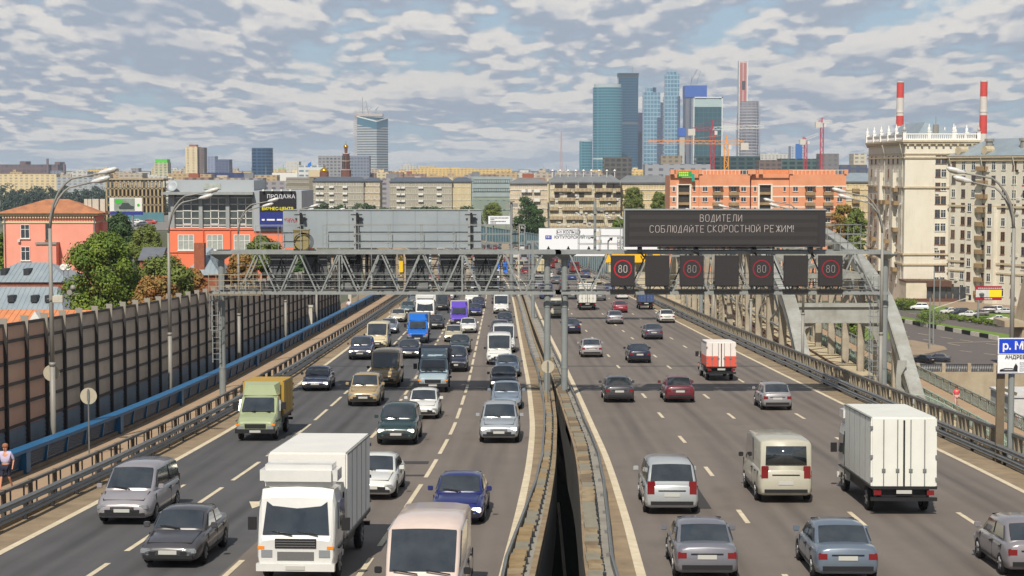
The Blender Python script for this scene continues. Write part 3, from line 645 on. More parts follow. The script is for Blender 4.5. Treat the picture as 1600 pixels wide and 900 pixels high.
for i,px in enumerate((973.5,1027.5,1081.5,1136.5,1190.5,1244.5,1298.5)):
    x,z1=at(px,399.5,YS_-.2); _,z0=at(px,447.5,YS_-.2); _,zz=at(px,457.5,YS_-.2); hw=.71
    lit=i%2==0; nm=('LED sign showing 80 in a red ring' if lit else 'blank dark square LED sign')
    which=(['b, leftmost on the right gantry','left of the brightest 80\'s neighbour','second from the left','between the second and third 80 rings','third from the left','between the third and fourth 80 rings','dimmest, at the right end of the gantry'])
    wl={0:'brightest and leftmost of the four',2:'second from the left of the four',4:'third from the left of the four',6:'dimmest, at the right end of the gantry',1:'between the first and second 80 rings',3:'between the second and third 80 rings',5:'between the third and fourth 80 rings'}[i]
    r_=empty('speed_sign' if lit else 'lane_sign',(x,YS_,z0),0,nm+', '+wl,'LED sign','square LED signs on the right gantry')
    h=z1-z0
    MB().box(-hw,hw,-.14,.2,0,h).build('cabinet',mat('vms_cabinet',(44,42,44),.5),r_,bevel=.01)
    MB().box(-hw+.04,hw-.04,-.165,-.142,.04,h-.04).build('led_panel',FACE,r_)
    MB().box(-hw-.04,hw+.04,-.2,.3,-.38,-.2).bar((-hw+.1,-.1,-.2),(-hw+.1,-.1,0),.05).bar((hw-.1,-.1,-.2),(hw-.1,-.1,0),.05).bar((-.3,0,-.2),(-.1,0,0),.04).bar((.3,0,-.2),(.1,0,0),.04).build('bracket',BLACK,r_)
    if lit:
        dim=i>=2; c=h*.57; n=40; g=MB()
        for k in range(n):
            a,b=2*math.pi*k/n,2*math.pi*(k+.93)/n; ro,ri=.54,.465
            g.add([(ri*math.cos(a),-.175,c+ri*math.sin(a)),(ro*math.cos(a),-.175,c+ro*math.sin(a)),(ro*math.cos(b),-.175,c+ro*math.sin(b)),(ri*math.cos(b),-.175,c+ri*math.sin(b))],[(0,1,2,3)])
        g.build('red_ring',LEDRD if dim else LEDR,r_)
        strokes('80',0,c-.21,.42,-.175,.035 if not dim else .03,.62).build('digits',LEDWD if dim else LEDW,r_)
    else:
        strokes('А',0,h*.42,.3,-.168,.02,.3).build('faint_mark',mat('led_off',(58,55,56),.6),r_)
# large back of a message board on the left gantry
GBK=mat('sign_back_grey',(148,156,160),.5,var=.7,vs=2,c2=(132,142,148),stain=.15)
x0,zt=at(442,328.5,106.6); x1,zb=at(752,386,106.6)
bb=empty('message_board',((x0+x1)/2,106.6,zb),0,'large grey back of a message board with red graffiti, on the left gantry','sign back'); W_=(x1-x0)/2; H_=zt-zb
g=MB(); 
ns=9
for i in range(ns): g.box(-W_+i*2*W_/ns+.006,-W_+(i+1)*2*W_/ns-.006,0,.6,0,H_,0)
g.box(-W_+.02,W_-.02,.05,.55,.02,H_-.02,0)
g.build('cabinet',GBK,bb)
MB().box(-W_-.02,W_+.02,-.04,.62,-.05,.0).box(-W_-.03,W_+.03,-.05,.62,H_,H_+.05).build('rim',GALVL,bb)
for px in (467,555,733):
    x=at(px,350,106.5)[0]-bb.location.x
    MB().box(x-.07,x+.07,-.3,-.14,-.5,H_+.0).build('mounting_post',GALVL,bb)
    MB().box(x+.08,x+.2,-.34,-.1,-.5,H_-.15).box(x-.25,x+.45,-.3,-.22,H_-.3,H_-.24).box(x+.1,x+.42,-.36,-.1,H_-.62,H_-.42).build('bracket',BLACK,bb)
RG_=mat('red_spray',(176,62,66),.7)
def scribble(x0,x1,z,h,y,n,seed,r):
    rnd=random.Random(seed); g=MB(); pts=[]
    for i in range(n): pts.append((x0+(x1-x0)*i/(n-1)+rnd.uniform(-.04,.04),y,z+h*(.5+.5*math.sin(i*2.1+rnd.uniform(-.6,.6)))))
    return g.tube(pts,r,5)
scribble(-W_+.1,-W_+.85,H_-.75,.28,-.01,22,3,.018).build('graffiti',RG_,bb)
# seven small sign backs in the left truss
SBK=mat('small_sign_back',(88,91,94),.55,var=.4,vs=.7)
for i,px in enumerate((440,493,546,600,652,706,759)):
    x,z1=at(px,399,106.8); _,z0=at(px,447,106.8); h=z1-z0
    wl=['leftmost on the left gantry','second from the left on the left gantry','darkest, third from the left','fourth from the left on the left gantry','fifth from the left on the left gantry','sixth from the left on the left gantry','rightmost on the left gantry'][i]
    r_=empty('lane_sign',(x,106.8,z0),0,'dark square lane sign back, '+wl,'sign back','square sign backs on the left gantry')
    MB().box(-.7,.7,0,.3,0,h-.1).build('cabinet',SBK if i!=2 else mat('dark_sign_back',(42,42,46),.6),r_,bevel=.01)
    MB().box(-.74,.74,-.1,.32,h-.1,h+.14).box(-.74,.74,-.08,.3,-.25,-.1).build('header',BLACK,r_)
    MB().bar((-.6,-.06,.1),(0,-.06,h-.2),.05).bar((.6,-.06,.1),(0,-.06,h-.2),.05).bar((0,-.06,0),(0,-.06,h-.2),.05).bar((-.7,-.06,.32),(.7,-.06,.32),.04).build('bracing',BLACK,r_)
SUPM=mat('pale_rusty_post',(176,172,160),.6,var=.9,vs=.3,c2=(140,112,80))
for px,w_ in ((519,.1),(572,.2),(573.5,.1),(626,.16),(679,.2),(732,.14),(783,.12)):
    x=at(px,420,106.3)[0]; MB().box(*sorted((PL(x-w_,0,0)[0],PL(x+w_,0,0)[0])),106.3-105.2,106.55-105.2,ZB-rz(105.2),ZT-rz(105.2)).build('sign_support',SUPM,gl)
for px in (545,660,700): x=at(px,450,105.6)[0]; MB().box(PL(x,0,0)[0]-.35,PL(x,0,0)[0]+.35,.1,.6,ZB-rz(105.2)+.16,ZB-rz(105.2)+.55).build('junction_box',GALV,gl)
g=MB()
for i in range(24): x=at(345+i*19,452,106)[0]; g.bar(PL(x,106.2,ZB+.2),PL(x,106.2,ZT-.3),.035)
g.bar(PL(-17,106.2,ZB+1.6),PL(2,106.2,ZB+1.6),.04); g.bar(PL(-17,106.2,ZB+.55),PL(2,106.2,ZB+.55),.06); g.build('cable_tray',DARKST,gl)
MB().cyl(PL(at(627,410,105)[0],104.9,ZB+1.0),PL(at(627,410,105)[0],104.9,ZT-.2),.07,n=8).box(PL(at(627,410,105)[0]-.12,0,0)[0],PL(at(627,410,105)[0]+.12,0,0)[0],-.5,-.2,ZT-rz(105.2)-1.2,ZT-rz(105.2)-.5).build('hoist',mat('hoist_yellow',(220,180,30),.5),gl)
# box, hoops and cable on the left gantry
YEL=mat('old_yellow_box',(152,136,82),.6,var=.8,vs=.5,c2=(120,112,90))
x,z=at(470,386,104.6)
MBB=empty('cabinet',(x,104.7,ZT+.1),0,'faded yellow equipment cabinet standing on the left gantry walkway','cabinet')
MB().box(-.46,.46,0,.5,0,1.22).box(-.5,.5,-.03,.53,1.2,1.27).build('body',YEL,MBB,bevel=.01); MB().box(-.43,.43,-.02,0,.05,.55).box(-.43,.43,-.02,0,.62,1.12).build('door',YEL,MBB)
g=MB()
for k in range(4):
    r=.5+.03*k; g.tube([(x+.1+r*math.cos(a)+.03*k,104.6-.03*k,ZT+.62+r*.95*math.sin(a)) for a in [2*math.pi*i/24 for i in range(25)]],.016,5)
tag(g.build('cable_coil',BLACK),'coil of black cable hanging on the left gantry railing','cable')
# mast on the right gantry and camera pole in the median
x,z=at(929,391,105)
cm=empty('camera_mast',(x,104.6,ZT),0,'grey mast with camera boxes rising from the right gantry','mast')
MB().cyl((0,0,-.1),(0,0,3.1),.085,n=10).build('pole',GP,cm); MB().box(-.08,.5,-.15,.1,2.3,2.45).box(.1,.6,-.3,.0,2.5,2.68).build('camera',LMET,cm); MB().box(.05,.35,-.15,.1,1.0,1.25).box(.1,.4,-.1,.12,.55,.75).build('box',WPO,cm)
x=at(799,400,268)[0]
cm=empty('camera_mast',(x,268,rz(268)),0,'tall grey mast with camera boxes at the median beyond the left gantry','mast')
zt=at(799,314,268)[1]-rz(268)
MB().cyl((0,0,-.2),(0,0,zt),.33,.2,n=12).cyl((0,0,zt-.2),(0,0,zt),.5,n=10).build('pole',GP,cm); MB().box(-.9,-.2,-.4,.3,zt-1.1,zt-.5).box(.2,1.0,-.4,.3,zt-.9,zt-.4).build('camera',LMET,cm); MB().box(-1.5,-.4,-.4,.4,6.2,8.2).build('box',mat('box_tan',(150,140,124),.6),cm)
for px,Y,top,lab,r in ((810.5,262,352,'slim cream post at the median beyond the gantry',.17),(827,258,376,'grey post with a bracket at the median beyond the gantry',.14)):
    x=at(px,430,Y)[0]; zt=at(px,top,Y)[1]-rz(Y)
    g=MB().cyl((0,0,-.2),(0,0,zt),r,n=8)
    if px>820: g.box(-.4,.4,-.3,.3,zt-.4,zt).bar((-1.2,0,zt-1.8),(1.2,0,zt-1.8),.1)
    tag(g.build('median_post',WPO if px<820 else GP,None,(x,Y,rz(Y))),lab,'post')
# far gantry with white direction signs
SW=mat('sign_white',(222,224,228),.5,var=.2,vs=2,c2=(206,208,214)); SK=mat('sign_black',(28,28,32),.6); SB=mat('sign_blue',(24,44,140),.5)
YD=196
x0,_=at(842,400,YD); xe=at(1360,400,YD)[0]
g2=empty('gantry',(RA(YD)-5,YD,rz(YD)),0,'far gantry behind the message board, holding white direction signs','gantry','steel gantries over the motorway'); ox,oy,oz=g2.location
zt2=at(800,400,YD)[1]
g=MB()
for dy in (0,1.2):
    for z in (zt2,zt2+1.6): g.bar((0,dy,z-oz),(23,dy,z-oz),.16)
    for i in range(18): g.bar((i*1.28,dy,(zt2 if i%2 else zt2+1.6)-oz),((i+1)*1.28,dy,(zt2+1.6 if i%2 else zt2)-oz),.08)
g.build('truss',GB,g2)
for dx in (-.1,18.9): MB().cyl((dx,.6,-.3),(dx,.6,zt2-oz+1.7),.22,n=12).build('post',GP,g2)
def dsign(pxa,pxb,pya,pyb,label,Y=YD-.4):
    xa,za=at(pxa,pya,Y); xb,zb=at(pxb,pyb,Y)
    r_=empty('direction_sign',((xa+xb)/2,Y,zb),0,label,'road sign'); w_,h_=(xb-xa)/2,za-zb
    MB().box(-w_,w_,-.04,.04,0,h_).build('panel',SW,r_,bevel=.01); MB().box(-w_-.05,w_+.05,-.02,.07,-.05,.02).box(-w_-.05,w_+.05,-.02,.07,h_-.02,h_+.05).build('frame',GALVL,r_)
    T=lambda s,px,py,sz,m_,al='CENTER': text(s,sz,r_,(at(px,py,Y)[0]-r_.location.x,-.055,at(px,py,Y)[1]-zb),FR,m_,'lettering',al,.006,.006)
    return r_,T,Y,zb
r_,T,Y,zb=dsign(842,974,357,400,'white direction sign reading the third ring and Kutuzovsky prospekt')
T('3-е КОЛЬЦО',888,362.8,.46,SK); T('КУТУЗОВСКИЙ пр-кт',866,370.8,.46,SK,'LEFT'); T('4',924.5,370.8,.46,SK)
xx,z_=at(857,370.8,Y); MB().box(-.35,.35,-.05,-.045,-.22,.22).build('route_badge',SB,r_,(xx-r_.location.x,0,z_-zb),bevel=0); T('М1',857,370.8,.36,SW)
xx,z_=at(888,362.8,Y); w_=1.28; g=MB()
for a,b in (((-w_,-.27),(w_,-.27)),((-w_,.27),(w_,.27)),((-w_,-.27),(-w_,.27)),((w_,-.27),(w_,.27))): g.bar((a[0],-.05,a[1]),(b[0],-.05,b[1]),.035)
g.build('outline',SK,r_,(xx-r_.location.x,0,z_-zb))
for px in (857,888,920):
    xx,z_=at(px,391,Y); MB().add([(-.07,-.06,-.1),(.07,-.06,-.1),(.07,-.06,.25),(.2,-.06,.25),(0,-.06,.5),(-.2,-.06,.25),(-.07,-.06,.25)],[tuple(range(7))]) ; g=MB(); g.add([(-.06,-.06,-.2),(.06,-.06,-.2),(.06,-.06,.12),(.2,-.06,.12),(0,-.06,.5),(-.2,-.06,.12),(-.06,-.06,.12)],[tuple(range(7))]); g.build('arrow',SK,r_,(xx-r_.location.x,0,z_-zb))
r_,T,Y,zb=dsign(946,1030,358,400,'white direction sign with a bent arrow, half hidden by the message board',YD-.7)
for i,s in enumerate(('КОМ','ЦЕН','БЕР','УКА')): T(s,964,372+i*5.3,.4,SK,'LEFT')
xx,z_=at(950,381,Y); MB().bar((0,-.06,-.6),(0,-.06,.35),.1).bar((0,-.06,.35),(.3,-.06,.6),.1).add([(.2,-.06,.75),(.6,-.06,.75),(.45,-.06,.4)],[(0,1,2)]) ; g=MB(); g.bar((0,-.06,-.6),(0,-.06,.35),.1); g.bar((0,-.06,.32),(.3,-.06,.58),.1); g.add([(.12,-.07,.66),(.52,-.07,.72),(.42,-.07,.34)],[(0,1,2)]); g.build('arrow',SK,r_,(xx-r_.location.x,0,z_-zb))
# yellow board under the far gantry
x0,z1=at(946,396.5,YD-2); x1,z0=at(1031,410,YD-2)
yb=empty('yellow_board',((x0+x1)/2,YD-2,z0),0,'yellow roadwork board on the far gantry behind the first speed signs','sign board')
MB().box(-(x1-x0)/2,(x1-x0)/2,-.04,.04,0,z1-z0).build('panel',mat('yellow_sign',(236,178,10),.5),yb); MB().bar((-1,-.06,.1),(-.7,-.06,.75),.1).bar((1.2,-.06,.1),(.9,-.06,.75),.1).bar((1.2,-.06,.75),(1.5,-.06,.3),.08).build('mark',SK,yb)
# right bridge-name signs
YN=73.5
x0,z1=at(1559.5,528,YN); _,z0=at(1559.5,553.5,YN); _,z2=at(1559.5,583,YN); zr=rz(YN)
r_=empty('name_sign',(x0,YN,z0),0,'blue name sign of the river above the white bridge sign, right edge','road sign')
MB().box(0,3.2,-.03,.03,0,z1-z0).build('panel',mat('sign_white',(222,224,228),.5),r_,bevel=.01); MB().box(.04,3.16,-.04,-.03,.04,z1-z0-.04).build('blue_field',mat('sign_blue2',(20,62,190),.4),r_)
text('р. МОСКВА',.46,r_,(.17,-.05,(z1-z0)/2),FR,SW,'lettering','LEFT',.004,.012)
r_=empty('name_sign',(x0,YN,z2),0,'white bridge name sign with a small dark arch picture, under the blue sign','road sign')
MB().box(0,3.2,-.03,.03,0,z0-z2-.02).build('panel',SW,r_,bevel=.01); MB().box(-.02,3.22,-.02,.04,-.03,0).build('frame',mat('sign_frame_blue',(90,130,200),.5),r_)
text('АНДРЕЕВСКИЙ МОСТ',.21,r_,(.3,-.05,.68),FR,SK,'lettering','LEFT',.004,.003)
g=MB(); g.box(.06,.86,-.045,-.035,.05,.5,1); g.box(.08,.84,-.05,-.045,.07,.14,0); g.bar((.1,-.05,.14),(.3,-.05,.2),.03,.03,0); g.bar((.3,-.05,.2),(.6,-.05,.2),.03,.03,0); g.bar((.6,-.05,.2),(.82,-.05,.14),.03,.03,0)
g.add([(.66,-.05,.15),(.84,-.05,.15),(.84,-.05,.3),(.76,-.05,.42),(.68,-.05,.28)],[(0,1,2,3,4)],0); g.build('arch_picture',[SK,SW],r_)
for k in range(5): text(['Длина','Построен','Архитектор','Ширина','Высота'][k],.07,r_,(.92,-.05,.45-k*.085),FR,mat('sign_grey_text',(120,124,130),.6),'small_text','LEFT',.003)
BRN=mat('brown_steel',(96,84,68),.7,var=.6,vs=.6,c2=(120,108,88))
x,_=at(1566,600,YN); 
tag(MB().box(-.17,.17,0,.12,-1.2,z2+.3-zr).box(-.12,.12,.12,.3,-1.2,z2+.2-zr).bar((-.1,.1,3.2),(.7,.1,2.9),.14).bar((0,.1,2.0),(.42,.1,2.0),.1).build('sign_support',BRN,None,(x,YN+.2,zr)),'rusty brown steel support of the bridge name signs at right','support')
x,_=at(1583,600,YN)
tag(MB().cyl((0,0,-1.2),(0,0,z2+.2-zr),.13,n=12).build('sign_post',GP,None,(x,YN+.25,zr)),'round grey post under the bridge name signs at right','post')
# ================================================ railway arch bridge at right
ARC=mat('arch_paint',(160,161,156),.5,var=.9,vs=1.8,c2=(132,130,120),stain=.45); ARCT=mat('bridge_cream',(170,160,142),.6,var=.9,vs=2,c2=(134,124,108),stain=.3)
DZ=14.0; XL,XR=25.6,34.6
arch=pch([147,161,168,176,188,200,215,230,242,254,262,269,283],[13.6,21.7,23.5,25.1,26.4,27.1,27.4,27.1,26.4,25.1,23.5,21.7,13.6])
rb=empty('railway_bridge',((XL+XR)/2,150,DZ),0,'grey steel arch railway bridge with cream hangers beside the motorway','bridge'); ox,oy,oz=rb.location
P=lambda x,y,z:(x-ox,y-oy,z-oz)
ysA=[147,150,154,157.5,161,165,168,172,176,182,188,194,200,207,215,223,230,236,242,248,254,258,262,265,269,272.5,276,280,283]
for X in (XL,XR):
    g=MB()
    for a,b in zip(ysA,ysA[1:]):
        d=Vector((0,b-a,arch(b)-arch(a))).normalized()*.03
        g.bar(Vector(P(X,a,arch(a)))-d,Vector(P(X,b,arch(b)))+d,1.1,1.15,0)
    for a,b in zip(ysA[::1],ysA[1:]):   # flange edges
        for sx in (-.56,.56): g.bar(P(X+sx,a,arch(a)+.56),P(X+sx,b,arch(b)+.56),.1,.08,0)
    g.build('arch_rib',ARC,rb)
    y=156.5; 
    while y<276:
        zt=arch(y)-.6
        g=MB(); wy=.5
        g.slab([(-.28,0),(.28,0),(.34,.8),(.34,zt-DZ-1.2),(.5,zt-DZ),(-.5,zt-DZ),(-.34,zt-DZ-1.2),(-.34,.8)],-.3,.3,0)
        g.build('hanger',ARCT,rb,P(X,y,DZ)); 
        y+=8.0
for y in (161,):
    g=MB(); z=arch(y)-.2
    g.box(XL-ox+.3,XR-ox-.3,y-oy-.3,y-oy+.3,z-oz-1.5,z-oz-.15).box(XL-ox+.3,XR-ox-.3,y-oy-.55,y-oy+.55,z-oz-.15,z-oz+.15).box(XL-ox+.3,XR-ox-.3,y-oy-.45,y-oy+.45,z-oz-1.65,z-oz-1.5)
    g.build('portal_beam',ARC,rb)
    for s,X in ((1,XL),(-1,XR)): MB().slab([(0,0),(s*2.2,0),(s*.9,-.7),(0,-2.6)],-.15,.15).build('knee_bracket',ARC,rb,P(X+s*.5,y,z-1.6))
ys=[169,177,186,196,207,215,223,234,244,253,261]
g=MB()
for i,(a,b) in enumerate(zip(ys,ys[1:])):
    g.bar(P(XL,a,arch(a)),P(XR,a,arch(a)),.5,.5); g.bar(P(XL,a,arch(a)),P(XR,b,arch(b)),.3); g.bar(P(XR,a,arch(a)),P(XL,b,arch(b)),.3)
g.build('wind_bracing',ARC,rb)
for X in (XL,XR):  # curved side brackets near the foot and floor truss
    for y in (151.5,):
        MB().slab([(0,0),(.9,0),(.9,.4),(.35,1.0),(.3,2.0),(.8,2.9),(.8,3.3),(0,3.3),(-.15,1.6)],-.12,.12).build('curved_bracket',ARC,rb,P(X-1.2,y-1,DZ+.2))
g=MB()
for X in (XL,XR):
    y=156.5; k=0
    while y+8<276:
        za,zb_=arch(y)-.9,arch(y+8)-.9; zm=DZ+1.2 if k%2 else za
        if min(za,zb_)-DZ>5: g.bar(P(X,y+.3,min(za,DZ+5.2)),P(X,y+7.7,zb_-.6),.16,.16); g.bar(P(X,y+.3,za-.6),P(X,y+7.7,min(zb_,DZ+5.2)),.16,.16); g.bar(P(X,y,DZ+5),P(X,y+8,DZ+5),.2,.2)
        y+=8; k+=1
g.build('rib_lattice',ARC,rb)
for y in (172,190,210,232,254):   # overhead line portals
    g=MB()
    for x in (24.9,35.1):
        for q in (-.25,.25): g.bar(P(x+q,y,DZ),P(x+q,y,DZ+8.4),.07)
        z=DZ
        while z<DZ+8: g.bar(P(x-.25,y,z),P(x+.25,y,z+.55),.04); z+=.55
    g.bar(P(24.9,y,DZ+8.3),P(35.1,y,DZ+8.3),.12); g.bar(P(24.9,y,DZ+7.7),P(35.1,y,DZ+7.7),.09)
    for i in range(14): g.bar(P(24.9+i*.73,y,DZ+(7.7 if i%2 else 8.3)),P(25.63+i*.73,y,DZ+(8.3 if i%2 else 7.7)),.05)
    g.build('overhead_line_portal',mat('portal_tan',(128,118,98),.7,var=.6,vs=1,c2=(96,84,66)),rb)
# floor
BAL=mat('concrete_slab_pale',(190,174,142),.85,var=.8,vs=1.5,c2=(160,146,120),bump=.2); RAILM=mat('rusty_rail',(92,62,46),.6)
fl=MB().box(21.6-ox,39.5-ox,-30-oy,345-oy,-1.9,-.12); fl.build('deck',CONCD,rb)
g=MB(); y=-20
while y<340: g.box(XL-ox-3.5,XR-ox+.8,y-oy,y-oy+2.35,-.12,.02); y+=2.5
g.build('floor_slabs',BAL,rb)
for x in (26.9,28.45,31.3,32.85): MB().box(x-ox-.05,x-ox+.05,-20-oy,340-oy,.06,.26).build('rail',RAILM,rb)
for x in (29.9,): MB().box(x-ox-.35,x-ox+.35,-20-oy,340-oy,.02,.3).box(x-ox+.5,x-ox+.62,-20-oy,340-oy,.02,.5).build('cable_trough',RAILM,rb)
MB().box(35.5-ox,39.2-ox,-30-oy,340-oy,-.12,.05).build('walkway',PATH,rb)
for y in (141,284): MB().box(20-ox,41-ox,y-4-oy,y+4-oy,-22,-1.9).box(19.5-ox,41.5-ox,y-4.6-oy,y+4.6-oy,-3,-1.95).build('pier',STONE,rb)
# ornamental railings along the footway
ORN=mat('verdigris_grey_rail',(142,150,140),.6,var=.7,vs=.6,c2=(118,122,112)); ORG=mat('pale_green_rail',(150,172,158),.55,var=.6,vs=.6,c2=(124,134,120))
def ornate(x,label,m,y0,y1,grp):
    root=empty('footway_railing',(x,y0,DZ),0,label,'railing',grp); st=2.5; n=min(100,int((y1-y0)/st))
    g=MB()
    g.bar((0,0,1.12),(0,st,1.12),.12,.09); g.bar((0,0,.14),(0,st,.14),.08,.06); g.bar((0,0,.9),(0,st,.9),.05,.04)
    g.box(-.07,.07,-.07,.07,-.05,1.22)
    k=6
    for i in range(k):
        a=st*i/k; b=st*(i+1)/k; c=(a+b)/2
        g.bar((0,a,.14),(0,b,.9),.04,.035); g.bar((0,b,.14),(0,a,.9),.04,.035)
        ring=[(0,c+.15*math.cos(t),.52+.2*math.sin(t)) for t in [2*math.pi*q/8 for q in range(9)]]
        g.tube(ring,.022,4)
        g.bar((0,b,.9),(0,b,1.12),.04,.035)
    me=g.mesh('railing_panel',m)
    for i in range(n): obj('railing_panel',me,root,(0,i*st,0))
ornate(39.1,'ornamental grey lattice railing on the outer side of the bridge footway',ORN,60,310,'footway railings')
ornate(35.6,'ornamental pale green lattice railing on the track side of the bridge footway',ORG,60,310,'footway railings')
tag(MB().tube([(33.0,150,14.6),(35.0,147,14.9),(35.3,141,14.9),(35.2,120,14.6)],.05,6).build('handrail_pipe',mat('mint_pipe',(176,190,172),.5)),'pale green pipe rail running past the foot of the steel arch','pipe rail')
# stone lantern pylons on the bridge footway
for i,(X,Y) in enumerate(((35.6,203),(35.4,262))):
    r_=empty('lantern_pylon',(X,Y,DZ),0,'cream stone pylon with a dark lantern box on the bridge footway, %s one'%('nearer','farther')[i],'pylon','stone pylons on the bridge footway')
    MB().box(-.8,.8,-.8,.8,0,.6).box(-.55,.55,-.55,.55,.6,3.2).box(-.7,.7,-.7,.7,3.2,3.5).box(-.5,.5,-.5,.5,3.5,6.2).build('shaft',ARCT,r_,bevel=.04); MB().box(-.5,.5,-.5,.5,6.2,7.6).box(-.6,.6,-.6,.6,7.6,7.75).build('lantern',DARKST,r_)
x,_=at(1590,500,300); 
r_=empty('stone_pylon',(88.5,300,0),0,'sloping cream granite pylon with a red stone band at the right edge','pylon')
MB().slab([(-2.5,0),(6,0),(3.8,20),(1.3,20)],-3,3).build('shaft',STONE,r_); MB().slab([(-1.0,2),(.4,2),(2.1,18.5),(1.6,18.5)],-3.05,-3.0).build('red_band',mat('red_granite',(150,84,56),.8),r_); MB().box(-4.5,-1.0,-3.5,3.5,7.2,8.2).build('ledge',STONE,r_)

# ================================================ embankment beyond the river (ground z=0)
def gpoly(name,pts,z,m,label=None,cat=None,kind='structure'):
    mb=MB(); mb.add([(*gz(*p,z),z) for p in pts],[tuple(range(len(pts)))]); o=mb.build(name,m); return tag(o,label,cat,kind=kind)
ROADF=mat('embankment_asphalt',(98,90,86),.85,var=.5,vs=4,c2=(86,80,78)); PAVF=mat('embankment_paving',(152,132,110),.9,var=.6,vs=4,c2=(132,116,98))
def wl(y,z=0): return gz(1300,y,z)[1]
def quad(name,x0,x1,y0,y1,z,m,**k): return tag(MB().add([(x0,y0,z),(x1,y0,z),(x1,y1,z),(x0,y1,z)],[(0,1,2,3)]) or None) 
def flat(name,x0,x1,y0,y1,z,m):
    mb=MB(); mb.add([(x0,y0,z),(x1,y0,z),(x1,y1,z),(x0,y1,z)],[(0,1,2,3)]); return tag(mb.build(name,m),kind='structure')
flat('embankment_road',-20,260,QY+.5,415,.03,ROADF)
gpoly('pavement',[(1395,531),(1425,531),(1475,541),(1481,546),(1440,554),(1390,558)],.08,PAVF)
gpoly('grass_verge',[(1340,495),(1402,500),(1480,514),(1560,527),(1640,540),(1640,533),(1560,520),(1480,507),(1402,493),(1340,488)],.09,GRASS)
gpoly('grass_verge',[(1385,478),(1600,506),(1680,517),(1680,504),(1600,494),(1470,478),(1385,470)],.10,GRASS)
gpoly('pavement',[(1100,470),(1385,470),(1470,478),(1600,494),(1680,504),(1680,480),(1480,462),(1100,460)],.06,PAVF)
gpoly('grass_verge',[(1270,535),(1395,530),(1395,500),(1270,495)],.07,GRASS)
gpoly('grass_verge',[(1415,538),(1425,539),(1421,542),(1412,541)],.11,GRASS)
def gline(pts,wd,dash=None):
    mb=MB(); P_=[Vector((*gz(*p,.09),.11)) for p in pts]
    for a,b in zip(P_,P_[1:]):
        d=(b-a); L_=d.length; d.normalize(); nrm=Vector((-d.y,d.x,0))*wd/2; t=0
        while t<L_:
            e=min(L_,t+(dash[0] if dash else L_)); p,q=a+d*t,a+d*e
            mb.add([p-nrm,q-nrm,q+nrm,p+nrm],[(0,1,2,3)]); t+=(dash[1] if dash else L_+1)
    tag(mb.build('road_marking',WHITE),kind='structure')
gline([(1400,516),(1500,531),(1600,545)],.25,(4,8)); gline([(1405,524),(1500,540)],.25,(4,9)); gline([(1480,536),(1600,532)],.3); gline([(1500,548),(1600,560)],.25,(3,6)); gline([(1420,489),(1600,514)],.2,(3,8))
# striped kerb barrier
a=Vector((*gz(1403,503),0)); b=Vector((*gz(1560,532),0)); n=12; r_=empty('striped_barrier',a,0,'black and white striped low barrier along the grass strip of the embankment road','barrier')
for i in range(n): MB().bar((b-a)*(i/n)+Vector((0,0,.45)),(b-a)*((i+.97)/n)+Vector((0,0,.45)),.35,.85).build('block',(WPO if i%2 else BLACK),r_)
# quay parapet
r_=empty('quay_parapet',(20,QY-.6,.9),0,'stone and dark iron parapet along the quay below the embankment road','parapet')
for i in range(24):
    x=i*4.2; MB().box(x,x+.55,-.3,.3,0,1.45).build('pier',STONE,r_)
    g=MB(); g.bar((x+.55,0,1.25),(x+4.2,0,1.25),.14,.12); g.bar((x+.55,0,.15),(x+4.2,0,.15),.1,.08)
    for k in range(9): g.bar((x+.8+k*.38,0,.15),(x+.95+k*.38,0,1.25),.09,.06)
    g.build('iron_panel',DARKST,r_)
g=MB()
for i in range(28): g.box(30+i*3.2,30.25+i*3.2,QY+5.8,QY+5.95,0,1.0)
g.box(30,118,QY+5.75,QY+6,.75,1.05); tag(g.build('guard_rail',GALVL),'grey guard rail along the near side of the embankment road','guard rail')
WHW=mat('white_cladding',(206,204,200),.6,var=.4,vs=1.5)
X0=gz(1583,640)[0]
tag(MB().box(69,120,240,250,-6,2.5).box(68.8,120,239.8,250,2.5,2.8).build('quay_hut',WHW),'white clad riverside hut behind the bridge footway, right edge','hut')
for i in range(4): tag(MB().box(0,.9,0,.04,0,3.4).build('banner',mat('red_banner',(188,60,72),.7),None,(68.0+i*1.7,236+i*.1,-3)),'red and white flag hanging by the riverside hut, %s from the left'%('first','second','third','fourth')[i],'flag','flags by the riverside hut')
# poles on the embankment
def simple_pole(px,pyb,pyt,label,arm=None,Y=None,r=.16):
    x,y=gz(px,pyb); zt=at(px,pyt,y)[1]; root=empty('traffic_pole',(x,y,0),0,label,'pole')
    MB().cyl((0,0,-.2),(0,0,zt),r,r*.7,n=8).build('pole',GP,root)
    if arm:
        xa,za=at(arm[0],arm[1],y); MB().bar((0,0,at(px,arm[2],y)[1]),(xa-x,-2,za),.14).build('arm',WPO,root); MB().box(xa-x-.2,xa-x+.2,-2.2,-1.8,za-.6,za+.4).build('signal_head',BLACK,root)
    return root
simple_pole(1452,546,465,'short grey signal pole on the embankment traffic island')
simple_pole(1458,540,418,'tall grey mast with a pale arm on the embankment traffic island',(1511,463,482))
simple_pole(1468,493,432,'grey lamp pole beside the parked cars in front of the beige block')
simple_pole(1303,545,440,'thin grey pole among the trees behind the arch bridge')
